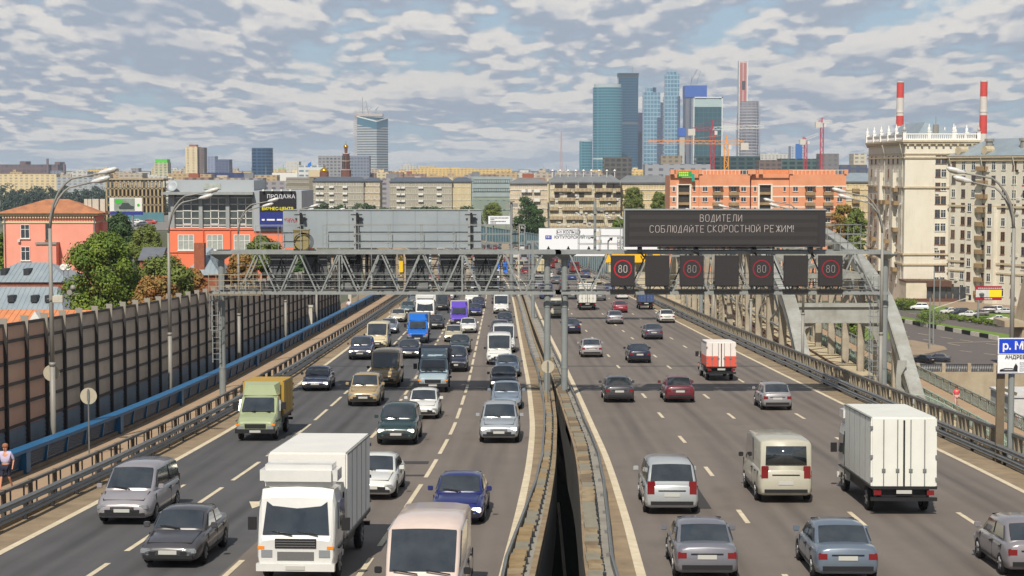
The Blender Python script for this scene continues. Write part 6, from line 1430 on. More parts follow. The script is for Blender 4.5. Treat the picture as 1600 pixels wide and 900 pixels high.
g.box(-4,52,4,30,zt-2,zt+3); g.build('roof_framework',PKC,r_)
for xx,hh,tt in ((10,38,0),(23,30,-6),(36,14,4)): MB().bar((xx,10,zt),(xx+tt,10,zt+hh),1.0).bar((xx,10,zt+10),(xx+8,10,zt+18),.8).build('mast',GP,r_)
# dark blue round tower
cyl_tower('dark blue round glass tower standing alone left of the church',391,424.5,231,2800,facade('blue_curtain_wall',(54,88,118),(22,58,96),7,5.2,.85,.65,.3,.1,.6,.3),False,.9)
# residential towers left
r_,W_,zt=tower_box('apartment_tower','tall cream apartment tower with brown balconies, left skyline',289.5,308,229,2300,30,facade('cream_tower_wall',(214,198,164),(150,130,104),7,3.4,.35,.6,.85,.5,0,.4)); MB().box(W_,W_+8,6,28,0,zt-1).build('brown_side',facade('brown_side_wall',(120,104,100),(78,74,80),5,3.4,.7,.6,.8,.5,0,.4),r_); MB().box(4,W_-2,6,20,zt,zt+2.5).build('roof_plant',BRK,r_)
r_,W_,zt=tower_box('apartment_tower','white and tan tower with a bright green crown, left skyline',241,262,254,2400,24,facade('white_tan_tower',(186,180,150),(90,104,84),6,3.5,.5,.6,.85,.5,0,.4)); MB().box(1,W_-1,1,23,zt,zt+4.6).build('green_crown',mat('bright_green',(80,190,50),.6),r_)
r_,W_,zt=tower_box('office_tower','blue grey office block right of the cream tower',336,358,249,2600,30,facade('bluegrey_wall',(96,104,130),(62,74,104),5,4,.7,.6,.7,.3,0,.4))
tower_box('office_tower','taller pale lilac tower just right of the cream tower',324,336,244,2900,30,facade('lilac_wall',(140,148,172),(100,112,140),5,4,.6,.6,.7,.3,0,.4))
tower_box('shopping_centre','long low blue shopping centre roof above the glazed office',316,386,270,2100,60,facade('mall_wall',(52,66,110),(38,52,92),20,8,.9,.7,.6,.3,0,.4))
# factory on the far left
FCT=facade('factory_wall',(112,92,92),(70,66,76),8,9,.7,.6,.9,.5,0,.4)
r_,W_,zt=tower_box('factory','long dark red brick factory with rooftop blocks, far left',-20,90,257,3200,60,FCT)
for a,b,t in ((25,34,252),(80,88,253)): MB().box(at(a,0,3200)[0]-r_.location.x,at(b,0,3200)[0]-r_.location.x,4,40,zt,at(0,t,3200)[1]).build('roof_block',FCT,r_)
for p,t in ((72,248),(98,256)): x=at(p,0,3200)[0]; tag(MB().cyl((0,0,0),(0,0,at(0,t,3200)[1]),2.2,n=10).build('factory_chimney',mat('factory_stack',(110,96,104),.8),None,(x,3190,0)),'thin dark factory chimney at the far left, %s of the two'%('left','right')[p>80],'chimney')
r_,_,_=tower_box('slab_block','very long beige panel housing slab over the tree belt, far left',-20,88,272,2000,16,facade('beige_panel_wall',(214,194,152),(140,130,116),6,3.2,.5,.55,.85,.4,0,.5)); 
tower_box('slab_block','grey white panel housing slab continuing the beige one',88,168,277,1980,16,facade('grey_panel_wall',(166,170,172),(104,112,122),6,3.2,.55,.55,.85,.4,0,.5))
# church with gold domes
Y=1250; GOLD=mat('gold_dome',(212,164,40),.25,metal=.8); CBR=mat('church_brick',(120,74,62),.85,var=.6,vs=4,c2=(92,58,52)); CWH=mat('church_white',(190,170,156),.8)
x,zt=at(540.5,228,Y); r_=empty('church_bell_tower',(x,Y,0),0,'dark red brick bell tower with a gold dome in front of the banded skyscraper','church'); Z=lambda p:at(0,p,Y)[1]
g=MB(); g.cyl((0,0,0),(0,0,Z(266)),4.0,3.6,n=8).cyl((0,0,Z(266)),(0,0,Z(240)),2.6,2.4,n=8).cyl((0,0,Z(240)),(0,0,Z(231)),1.0,1.2,n=8).build('tower',CBR,r_)
g=MB(); 
for k in range(8):
    t=k*math.pi/4+math.pi/8; 
    for za,zb,rr_ in ((Z(263),Z(252),2.55),(Z(250),Z(243),2.45)): g.box(rr_*math.cos(t)-.35,rr_*math.cos(t)+.35,rr_*math.sin(t)-.35,rr_*math.sin(t)+.35,za,zb)
g.build('arch_opening',DARKST,r_)
MB().cyl((0,0,Z(266)),(0,0,Z(264.8)),4.2,n=8).cyl((0,0,Z(240.6)),(0,0,Z(239.4)),2.9,n=8).cyl((0,0,Z(252)),(0,0,Z(251)),2.9,n=8).build('cornice',CWH,r_)
MB().lathe([(.9,Z(231.5)),(1.6,Z(230.5)),(1.8,Z(229.2)),(1.5,Z(227.5)),(.6,Z(226)),(.1,Z(224.4))],n=16).cyl((0,0,Z(224.6)),(0,0,Z(220)),.09,n=6).bar((-.5,0,Z(221.5)),(.5,0,Z(221.5)),.12).build('dome',GOLD,r_,smooth=True)
x,_=at(506.5,262,Y-30); r_=empty('church',(x,Y-30,0),0,'church drum with a broad gold onion dome left of the bell tower','church'); MB().cyl((0,0,0),(0,0,Z(269)),3.2,n=12).build('drum',CBR,r_); MB().lathe([(2.2,Z(270)),(2.9,Z(268)),(3.0,Z(266.4)),(2.4,Z(264.2)),(1.0,Z(262.3)),(.15,Z(260.6))],n=18).cyl((0,0,Z(260.8)),(0,0,Z(257)),.1,n=6).build('dome',GOLD,r_,smooth=True)
# office slabs around
GS=facade('grey_grid_wall',(150,150,152),(66,72,86),5,4.2,.6,.5,.8,.3,0,.3)
tower_box('office_slab','long grey gridded office slab behind the bell tower',497,550,243.5,2300,24,GS); tower_box('office_slab','blue grey gridded wing right of the bell tower',548,577,243.5,2250,24,facade('bluegrid_wall',(130,136,150),(70,82,106),4,4.2,.6,.5,.8,.3,0,.3)); tower_box('office_slab','white stepped office building with a blue emblem left of the church',466,505,258,1900,24,facade('white_office_wall',(206,208,206),(104,120,130),7,5,.75,.4,.8,.3,0,.3))
tower_box('office_slab','tall pale grey block behind the white stepped office',447,467,252.5,2300,24,facade('pale_office_wall',(196,194,188),(160,160,158),5,4,.4,.4,.8,.3)); xx,zz=at(481,255,1890); tag(MB().slab([(0,0),(4,1),(3.4,5.5),(1.5,4.6),(-.4,3)],0,1).build('emblem_sign',mat('emblem_blue',(30,110,200),.6),None,(xx,1890,zz-4)),'blue emblem on the roof of the white stepped office','sign')
tower_box('office_block','low pale green block right of the blue round tower',434,454,262,2500,20,facade('palegreen_wall',(168,190,150),(140,160,128),5,4,.4,.4,.8,.3)); tower_box('office_block','long low white hall right of the blue round tower',425,465,270,1900,20,WFR)
tower_box('office_block','cream blank hall left of the gold onion dome',482,500,266,1700,20,mat('cream_hall',(196,180,146),.8))
# right centre background blocks
tower_box('office_block','dark grey office block in front of the round teal tower',944,987,246,1500,24,facade('dark_office_wall',(92,90,86),(58,58,60),5,4,.7,.6,.8,.3,0,.3)); tower_box('office_block','pale grey panel building with orange balconies, under the skyscrapers',1008,1110,256.5,1150,18,facade('grey_orange_panel',(150,152,158),(84,88,100),7,4,.4,.45,.85,.3,0,.3))
tower_box('office_block','stone topped office block with a dome roof box under the light blue towers',1033,1066,243,1700,24,facade('stone_office_wall',(146,134,116),(92,86,80),6,4,.5,.5,.8,.3)); tower_box('office_block','long dark green glass office behind the cranes',1088,1188,244,1700,24,facade('dark_green_office',(58,78,80),(36,60,66),8,4.2,.7,.6,.5,.15,.3,.4))
tower_box('office_block','brownish grid office block right of the dark green office',1186,1222,250,1500,24,facade('brown_grid_wall',(112,98,92),(70,66,68),5,4,.6,.6,.8,.3)); tower_box('office_block','green glass office between the red cranes',1220,1282,248,1600,24,facade('green_mid_office',(74,94,92),(48,72,74),7,4.2,.7,.6,.5,.15,.3,.4))
r_,W_,zt=tower_box('apartment_tower','blue and white tower with a blue stripe between cranes',1236,1256,228,2600,24,facade('bluewhite_tower',(180,184,190),(96,120,160),5,4,.5,.5,.8,.3)); MB().box(W_*.35,W_*.85,-2,0,0,zt+3).build('blue_stripe',mat('stripe_blue',(40,100,170),.6),r_)
tower_box('apartment_block','grey brick tower right of the tallest red crane',1283,1311,240,1500,24,facade('grey_brick_tower',(122,120,122),(96,96,100),5,4,.5,.5,.85,.3)); tower_box('apartment_block','pale cream block peeping left of the beige tower',1334,1354,240,1800,24,facade('pale_cream_block',(200,192,172),(120,112,104),6,4,.6,.5,.85,.3)); tower_box('office_block','flat blue roofed hall left of the beige tower',1312,1355,257.5,1700,40,facade('blue_hall_wall',(74,82,112),(96,96,84),9,5,.6,.6,.8,.3))
x,zt=at(877,206,3500); g=MB()
for q in (-1,1): g.bar((q*3.2,0,0),(q*.5,0,zt),.6)
for k in range(18): a=k/18; w1=3.2-2.7*a; g.bar((-w1,0,zt*a),(w1-.15,0,zt*(a+1/18)),.5); g.bar((w1,0,zt*a),(-w1+.15,0,zt*(a+1/18)),.5)
tag(g.build('radio_mast',mat('mast_red_white',(176,130,120),.8),None,(x,3500,0)),'thin red and white lattice radio mast on the skyline','mast')
# rows of distant low buildings; every one singled out by its landmark
LMK=[(0,'beside the long red brick factory'),(100,'right of the factory chimneys'),(165,'behind the unfinished concrete frame'),(250,'right of the green crowned tower'),(300,'right of the cream apartment tower'),(345,'right of the blue grey office block'),(408,'right of the dark blue round tower'),(506,'right of the gold onion dome'),(541,'right of the bell tower'),(580,'right of the banded skyscraper'),(640,'between the two grey housing blocks\' roofs'),(700,'above the right grey housing block'),(760,'above the teal office'),(820,'above the cream and pink block'),(877,'right of the thin radio mast'),(950,'below the broad curved teal tower'),(1035,'below the light blue towers'),(1100,'below the green glass slab'),(1165,'right of the red and white mast tower'),(1240,'right of the blue and white tower'),(1300,'right of the tallest red crane')]
PALF=[((206,190,154),'beige'),((186,160,122),'ochre'),((196,194,188),'white'),((150,146,150),'grey'),((150,122,110),'brownish'),((214,184,120),'yellow'),((126,134,152),'blue grey'),((178,166,150),'tan')]
rr=random.Random(42); cnt={}; ordn=['first','second','third','fourth','fifth','sixth','seventh','eighth','ninth','tenth','eleventh','twelfth','thirteenth','fourteenth','fifteenth']
def filler(px,wpx,pyt,Y,ci):
    c,nm=PALF[ci]; lk=([LMK[0]]+[l for l in LMK if l[0]<=px+3])[-1]; row='farther' if Y>2600 else ('middle' if Y>1500 else 'nearer'); key=(lk[0],row,nm); cnt[key]=cnt.get(key,0)+1
    win=tuple(int(v*.62) for v in c); fm=facade('far_wall_%s'%nm,c,win,6,3.6,.5,.5,.85,.4,0,.4)
    r_,W_,zt=tower_box('distant_building','%s %s %s low-rise %s'%(ordn[min(cnt[key]-1,14)],row,nm,lk[1]),px,px+wpx,pyt,Y,rr.uniform(14,30),fm,'low buildings on the skyline')
    if rr.random()<.6: MB().box(W_*.2,W_*rr.uniform(.4,.7),3,9,zt,zt+rr.uniform(1.5,4)).build('roof_block',GREYR if ci in (3,6) else BRK if ci==4 else fm,r_)
    if rr.random()<.25: MB().bar((W_*.5,5,zt),(W_*.5,5,zt+rr.uniform(4,10)),.5).build('antenna',GP,r_)
px=-10
while px<1360:
    w_=rr.uniform(9,26)
    filler(px,w_,rr.uniform(262.5,270),rr.uniform(3000,3800),rr.choice((0,0,1,2,3,5,5,6,7))); px+=w_*rr.uniform(.8,1.2)
px=90
while px<1360:
    w_=rr.uniform(16,42); filler(px,w_,rr.uniform(268,276),rr.uniform(1750,2400),rr.choice((0,1,1,2,3,4,5,7,7))); px+=w_*rr.uniform(.8,1.15)
px=255
while px<1360:
    w_=rr.uniform(24,50)
    if not 380<px<400: filler(px,w_,rr.uniform(276,283),rr.uniform(1150,1400),rr.choice((3,0,7,4,3,2)))
    px+=w_*rr.uniform(.9,1.1)
for i,(a,b,t,ci,Y) in enumerate(((640,800,263.5,5,2900),(603,650,269,5,2700),(655,680,260,5,3300),(626,651,258,2,3400),(1188,1236,240.5,2,2800),(150,170,266,5,2900))): filler(a,b-a,t,Y,ci)
# ================================================ vehicles
PAINT={}
def paint(c,flake=0):
    k='paint_%d_%d_%d'%c
    return mat(k,c,.32,metal=.25 if flake else 0,coat=.7,var=.35,vs=.8,c2=tuple(int(v*.86) for v in c))
CGL=mat('car_glass',(30,36,42),.04,spec=1,coat=1,var=.8,vs=.7,c2=(56,62,66)); TYRE=mat('tyre_rubber',(24,24,24),.9); RIM=mat('wheel_rim',(150,150,152),.35,metal=.7); TRIM=mat('black_trim',(26,26,28),.5); HL=mat('headlight',(150,156,160),.08,coat=1,metal=.4); HLL=mat('headlight_lit',(255,248,226),.2,emit=2.2); TL=mat('taillight',(112,12,18),.2,coat=1); PLT=mat('number_plate',(176,176,170),.5); AMB=mat('amber_light',(226,130,30),.2); CHR=mat('chrome_grille',(170,172,174),.2,metal=.9)
def ring_loft(stations,n_side,m=0,smooth=True):
    """stations: list of (y, [(x,z) half-profile from bottom centre to top centre])"""
    g=MB(); vs=[]; k=None
    for y,prof in stations:
        full=[(x,z) for x,z in prof]+[(-x,z) for x,z in reversed(prof[1:-1])]
        k=len(full); vs+=[(x,y,z) for x,z in full]
    fs=[(i*k+j,i*k+(j+1)%k,(i+1)*k+(j+1)%k,(i+1)*k+j) for i in range(len(stations)-1) for j in range(k)]
    fs+=[tuple(range(k-1,-1,-1)),tuple(range((len(stations)-1)*k,len(stations)*k))]
    g.add(vs,fs,m); return g
def prof(hw,zb,zt,cr=.04,tuck=.06):
    h=zt-zb
    return [(0,zb),(hw*.8,zb),(hw*.96,zb+.06),(hw,zb+h*.35),(hw,zb+h*.6),(hw-tuck*.5,zb+h*.82),(hw-tuck-.04,zt-.02),(hw*.62,zt+cr*.6),(0,zt+cr)]
SPEC={ # L, hw, ground clearance, belt, roof height, hood front z, y positions: (windshield base, roof front, roof rear, rear base), boot height
'sedan':dict(L=4.55,hw=.88,gc=.2,nose=.68,hood=.88,belt=.93,roof=1.45,gh=(3.25,2.55,1.35,.62),tail=1.0,tz=.98,wb=(.82,3.55),wr=.32),
'hatch':dict(L=4.05,hw=.85,gc=.2,nose=.7,hood=.92,belt=.97,roof=1.5,gh=(3.05,2.4,.75,.18),tail=.12,tz=.98,wb=(.68,3.2),wr=.31),
'suv':dict(L=4.65,hw=.93,gc=.26,nose=.86,hood=1.08,belt=1.12,roof=1.76,gh=(3.4,2.8,.6,.15),tail=.1,tz=1.12,wb=(.85,3.65),wr=.37),
'van':dict(L=5.4,hw=.98,gc=.26,nose=.85,hood=1.12,belt=1.25,roof=2.32,gh=(4.75,3.95,.08,.02),tail=.02,tz=1.25,wb=(1.0,4.35),wr=.35),
'minivan':dict(L=4.8,hw=.93,gc=.22,nose=.78,hood=1.02,belt=1.06,roof=1.8,gh=(3.95,3.1,.4,.12),tail=.08,tz=1.06,wb=(.85,3.85),wr=.33)}
def gh_corners(S):
    a,b,c,d=S['gh']; hb=S['hw']-.07; ht=S['hw']*(.76 if S['roof']<2 else .88)
    zb,zr=S['belt']-.02,S['roof']
    return dict(fb=(a,hb*.93,S['hood']-.0),ft=(b,ht,zr-.03),rt=(c,ht,zr-.03),rbb=(d,hb*.95,S['tz']-.02),hb=hb,ht=ht)
def inset_quad(q,s,offn,flip=False):
    q=[Vector(p) for p in q]; c=sum(q,Vector())/4; n=(q[1]-q[0]).cross(q[3]-q[0]).normalized()
    if flip: n=-n
    i=[c+(p-c)*s for p in q]; return i,n*offn
def pane(q,m,s=.9,offn=.012):
    """thin glass sheet with thickness standing a touch proud of quad q (ccw seen from outside)"""
    i,o=inset_quad(q,s,offn); g=MB(); n=len(i)
    g.add([p-o*.5 for p in i]+[p+o for p in i],[(3,2,1,0),(4,5,6,7),(0,1,5,4),(1,2,6,5),(2,3,7,6),(3,0,4,7)],m); return g
def quad_sub(q,u0,u1,v0,v1):
    q=[Vector(p) for p in q]; f=lambda u,v:(q[0]*(1-u)+q[1]*u)*(1-v)+(q[3]*(1-u)+q[2]*u)*v
    return [f(u0,v0),f(u1,v0),f(u1,v1),f(u0,v1)]
CACHE={}
def car_meshes(kind):
    if kind in CACHE: return CACHE[kind]
    S=SPEC[kind]; L=S['L']; hw=S['hw']; gc=S['gc']; a,b,c,d=S['gh']; P={}
    # front is +y, rear is y=0
    st=[(0.0,prof(hw*.86,gc+.12,S['tz']-.1)),(.06,prof(hw*.93,gc+.05,S['tz']-.03)),(.3,prof(hw*.985,gc,S['tz'])),(d if d>.35 else .5,prof(hw,gc,S['tz'])),((a+d)/2,prof(hw,gc-.02,S['belt'])),(a,prof(hw,gc,S['hood'])),((a+L)/2,prof(hw*.985,gc,(S['hood']*.55+S['nose']*.45))),(L-.22,prof(hw*.93,gc,S['nose']+.02)),(L-.05,prof(hw*.84,gc+.04,S['nose']-.1)),(L,prof(hw*.76,gc+.12,S['nose']-.18))]
    body=ring_loft(st,0)
    G=gh_corners(S)
    def ghs(y,hb,ht,zb,zr,cr): # greenhouse cross-section
        return [(0,zb),(hb,zb),(hb*.985,zb+.04),(ht+.03,zr-.1),(ht-.03,zr-.015),(ht*.6,zr+cr*.7),(0,zr+cr)]
    zb=min(S['belt'],S['hood'],S['tz'])-.12; zr=S['roof']-.05
    def cap(y,t,hb): # intermediate where roof slopes down; t 0..1 height
        z=zb+.1+(zr-zb-.1)*t; return ghs(y,hb,hb+(G['ht']-hb)*t,zb,max(z,zb+.16),.05*t)
    roofs=[(d,cap(d,0.02,G['hb']*.93)),(d+(c-d)*.5,cap(d+(c-d)*.5,.49,G['hb']*.97)),(c-.02,cap(c,.96,G['hb']))]
    roofs+=[((b+c)/2,cap(0,1.0,G['hb'])),(b+.02,cap(b,.96,G['hb'])),(b+(a-b)*.5,cap(0,.49,G['hb']*.97)),(a,cap(a,.02,G['hb']*.93))]
    if S['roof']>2: roofs=[(.02,cap(0,.93,G['hb'])),(.15,cap(0,.98,G['hb'])),((b+c)/2,cap(0,1,G['hb']))]+roofs[-3:]
    gh=ring_loft(roofs,0)
    body.add(gh.v,gh.f,0)
    P['body']=body.mesh('body',[TRIM],True)
    hbF,ht=G['hb']*.93,G['ht']
    zF,zT=zb+.10,zr-.0
    # windshield quad seen from the front: order bl,br,tr,tl
    def curved(ya,yb,t0,t1):
        g=MB(); nu,nv=8,5; A=[];B=[]
        for j in range(nv+1):
            s=j/nv; y=ya+(yb-ya)*(t0+(t1-t0)*s); t=.02+.94*(t0+(t1-t0)*s)
            w_=(G['hb']*.94+(G['ht']-G['hb']*.94)*t)-.06; z=max(zb+.1+(zr-zb-.1)*t,zb+.16)
            for i in range(nu+1):
                u=-1+2*i/nu; k=u*u; A.append((u*w_,y+(.02 if ya>yb else -.02),z+.05*t*(1-k*.6)+.028)); B.append((u*w_,y,z+.05*t*(1-k*.6)-.01))
        n=len(A); fs=[(j*(nu+1)+i,j*(nu+1)+i+1,(j+1)*(nu+1)+i+1,(j+1)*(nu+1)+i) for j in range(nv) for i in range(nu)]
        g.add(A+B,fs+[tuple(n+q for q in reversed(f)) for f in fs]); return g
    P['windshield']=[curved(a,b+.02,.10,.92)]
    if S['roof']>2: P['rear_window']=[pane([(-ht,.0,zb+.35),(ht,.0,zb+.35),(ht*.97,.0,zT-.15),(-ht*.97,.0,zT-.15)],0,.85,.03)]
    else: P['rear_window']=[curved(d,c-.02,.16,.9)]
    sides=[]
    z0=S['belt']+.03 if S['roof']<2 else S['belt']+.05
    for s in (1,-1):
        for (ya0,ya1,yb0,yb1) in (((c+.02),(b+c)/2-.04,d+(c-d)*.55,(b+c)/2-.04),((b+c)/2+.04,b-.02,(b+c)/2+.04,b+(a-b)*.62)):
            if S['roof']>2 and ya0<(b+c)/2: continue
            hbq=G['hb']*.995+.0; q=[(s*hbq,yb0,z0),(s*hbq,yb1,z0),(s*(ht+.05),ya1,zT-.1),(s*(ht+.05),ya0,zT-.1)]
            if s<0: q=[q[1],q[0],q[3],q[2]]
            sides.append(pane(q,0,.94,.02))
    P['side_window']=sides
    P['grille']=[MB().box(-hw*.42,hw*.42,L-.07,L+.015,S['nose']-.34,S['nose']-.17)]
    P['bumper']=[MB().box(-hw*.8,hw*.8,L-.12,L+.04,gc+.1,gc+.2).box(-hw*.62,hw*.62,L-.1,L+.025,gc+.2,gc+.3)]
    P['headlight']=[MB().box(s*hw*.72-.16,s*hw*.72+.16,L-.2,L-.012,S['nose']-.26,S['nose']-.1) for s in (1,-1)]
    P['taillight']=[MB().box(s*hw*.76-.13,s*hw*.76+.13,-.005,.14,S['tz']-.36,S['tz']-.16 if S['roof']<1.7 else S['tz']+.1) for s in (1,-1)]
    P['number_plate']=[MB().box(-.26,.26,L,L+.05,gc+.22,gc+.33),MB().box(-.26,.26,-.02,.05,gc+.42,gc+.54)]
    P['mirror']=[MB().box(s*(hw+.02),s*(hw+.02)+s*.18,a-.32,a-.22,S['hood']+.06,S['hood']+.22) if s>0 else MB().box(s*(hw+.02)+s*.18,s*(hw+.02),a-.32,a-.22,S['hood']+.06,S['hood']+.22) for s in (1,-1)]
    N_=S['nose']; mx_=lambda y:1
    P['wiper']=[MB().bar((s*.08,a+.03,zb+.2),(s*.08+.5,a-.05,zb+.26),.025) for s in (-.7,.6)] if S['roof']<2 else [MB().bar((s,a+.05,zb+.22),(s+.6,a+.0,zb+.3),.03) for s in (-.7,.1)]
    P['bonnet_seam']=[MB().bar((-hw*.72,L-.2,N_+.035),(hw*.72,L-.2,N_+.035),.02).bar((-hw*.72,L-.2,N_+.02),(-hw*.8,a+.05,S['hood']+.01),.018).bar((hw*.72,L-.2,N_+.02),(hw*.8,a+.05,S['hood']+.01),.018)]
    P['fog_lamp']=[MB().cyl((s*hw*.66,L-.1,gc+.16),(s*hw*.66,L+.035,gc+.16),.06,n=10) for s in (1,-1)]
    yd=(a-.1,(b+c)/2,d+.45); zl=gc+.12
    P['door_seam']=[MB() for _ in (0,)]
    for s in (1,-1):
        for y in yd: P['door_seam'][0].box(min(s*(hw-.03),s*(hw+.002)),max(s*(hw-.03),s*(hw+.002)),y-.009,y+.009,zl,S['belt']-.12)
        P['door_seam'][0].box(min(s*(hw-.03),s*(hw+.003)),max(s*(hw-.03),s*(hw+.003)),S['wb'][0]+.45,S['wb'][1]-.45,gc+.12,gc+.16)
    P['door_handle']=[MB().box(min(s*(hw-.04),s*(hw+.02)),max(s*(hw-.04),s*(hw+.02)),y,y+.18,S['belt']-.2,S['belt']-.17) for s in (1,-1) for y in ((b+c)/2+.08,(b+c)/2-.95)]
    P['grille_bar']=[MB()]
    for q in range(4): P['grille_bar'][0].box(-hw*.4,hw*.4,L+.01,L+.025,N_-.325+q*.04,N_-.31+q*.04)
    P['tail_trim']=[MB().box(-hw*.5,hw*.5,-.015,.05,S['tz']-.24,S['tz']-.2).box(-hw*.78,hw*.78,-.03,.1,gc+.14,gc+.26)]
    def fin(k,v,m,bev=0): return [x.mesh(k,m,k in('windshield','rear_window'),bev) for x in v]
    out={'body':[P['body']],'windshield':fin('windshield',P['windshield'],CGL),'rear_window':fin('rear_window',P['rear_window'],CGL),'side_window':fin('side_window',P['side_window'],CGL),'grille':fin('grille',P['grille'],TRIM),'bumper':fin('bumper',P['bumper'],TRIM),'headlight':fin('headlight',P['headlight'],HL,.03),'taillight':fin('taillight',P['taillight'],TL,.02),'number_plate':fin('number_plate',P['number_plate'],PLT),'mirror':fin('mirror',P['mirror'],TRIM,.02)}
    for k,m in (('wiper',TRIM),('bonnet_seam',TRIM),('fog_lamp',HL),('door_seam',TRIM),('door_handle',TRIM),('grille_bar',CHR),('tail_trim',TRIM)): out[k]=fin(k,P[k],m)
    CACHE[kind]=(S,out); return CACHE[kind]
WHC={}
def wheel_mesh(r):
    if r not in WHC:
        t=MB(); n=20; pr=[(r*.6,-.1),(r*.94,-.105),(r,-.07),(r,.07),(r*.94,.105),(r*.6,.1)]
        vs=[(z,rr_*math.cos(2*math.pi*k/n),rr_*math.sin(2*math.pi*k/n)) for rr_,z in pr for k in range(n)]
        t.add(vs,[(i*n+k,i*n+(k+1)%n,(i+1)*n+(k+1)%n,(i+1)*n+k) for i in range(5) for k in range(n)])
        m=MB().cyl((-.085,0,0),(.085,0,0),r*.6,n=16).cyl((-.1,0,0),(.1,0,0),r*.16,n=8)
        for k in range(5): a=2*math.pi*k/5; m.bar((-.095,0,0),(-.095,r*.55*math.cos(a),r*.55*math.sin(a)),.05,.05); m.bar((.095,0,0),(.095,r*.55*math.cos(a),r*.55*math.sin(a)),.05,.05)
        WHC[r]=(t.mesh('tyre',TYRE,True),m.mesh('rim',RIM))
    return WHC[r]
def wheels(root,xs,ys,r):
    t,m=wheel_mesh(r)
    for y in ys:
        for s in (1,-1):
            w_=empty('wheel',(s*xs,y,r),parent=root); obj('tyre',t,w_); obj('rim',m,w_)
def place(root,x,y,fn,facing):
    z=rz(y); sl=(rz(y+2)-rz(y-2))/4; h=hd(fn,y)
    if facing=='toward':   # front (+y local) points at the camera: local y=0 (rear) is farther away
        root.rotation_euler=(-math.atan(sl),0,h+math.pi)
    else: root.rotation_euler=(math.atan(sl),0,h)
    root.location=(x,y,z+.012)
def setpaint(o,m):
    o.material_slots[0].link='OBJECT'; o.material_slots[0].material=m
def merge_simple(kind,pm):
    """small far copy: the whole car as one mesh, several materials"""
    S,parts=car_meshes(kind); key=('s',kind)
    if key not in CACHE:
        g=MB(); mi={'body':0,'windshield':1,'rear_window':1,'side_window':1,'grille':2,'bumper':2,'headlight':3,'taillight':4,'number_plate':5,'mirror':2}
        for k,ms in parts.items():
            if k not in mi: continue
            for me in ms: g.add([tuple(v.co) for v in me.vertices],[tuple(p.vertices) for p in me.polygons],mi[k])
        for y in S['wb']:
            for s in (1,-1): g.cyl((s*(S['hw']-.2),y,S['wr']),(s*(S['hw']-.01),y,S['wr']),S['wr'],n=12,m=6)
        CACHE[key]=g.mesh('car',[TRIM,CGL,TRIM,HL,TL,PLT,TYRE])
    return CACHE[key]
CATN={'sedan':'car','hatch':'car','suv':'car','van':'van','minivan':'minivan'}
GRPN={'toward':'oncoming vehicles on the left carriageway','away':'departing vehicles on the right carriageway'}
def vehicle(kind,c,label,x,y,fn=L3,facing='toward',lit=False,flake=0,simple=False,group=None,grille=None,z=None,rot=None,roofc=None):
    """x,y = centre of the end nearer the camera"""
    if kind in ('truck','gazelle','pickup'): return truck(kind,c,label,x,y,fn,facing,group,roofc)
    S,parts=car_meshes(kind); L=S['L']; nm={'sedan':'sedan','hatch':'hatchback','suv':'sport_utility_car','van':'delivery_van','minivan':'minivan'}[kind]
    if simple:
        o=obj(nm,merge_simple(kind,None)); setpaint(o,paint(c,flake)); root=o; tag(o,label,CATN[kind],group or GRPN[facing])
    else:
        root=empty(nm,(0,0,0),0,label,CATN[kind],group or GRPN[facing])
        for k,ms in parts.items():
            if (facing=='toward' and k=='tail_trim') or (facing=='away' and k in ('fog_lamp','grille_bar','bonnet_seam','wiper')) : continue
            for me in ms:
                o=obj(k,me,root)
                if k=='body': setpaint(o,paint(c,flake))
                if k=='headlight' and lit: setpaint(o,HLL)
                if k=='grille' and grille: setpaint(o,grille)
                if k=='mirror' and kind!='van': setpaint(o,paint(c,flake))
        wheels(root,S['hw']-.1,S['wb'],S['wr'])
    if rot is not None: root.location=(x,y,z or 0); root.rotation_euler=(0,0,rot); return root
    yy=y+L if facing=='toward' else y
    sh=(fn(yy)-fn(y)) if facing=='toward' else 0
    place(root,x+sh,yy,fn,facing); return root
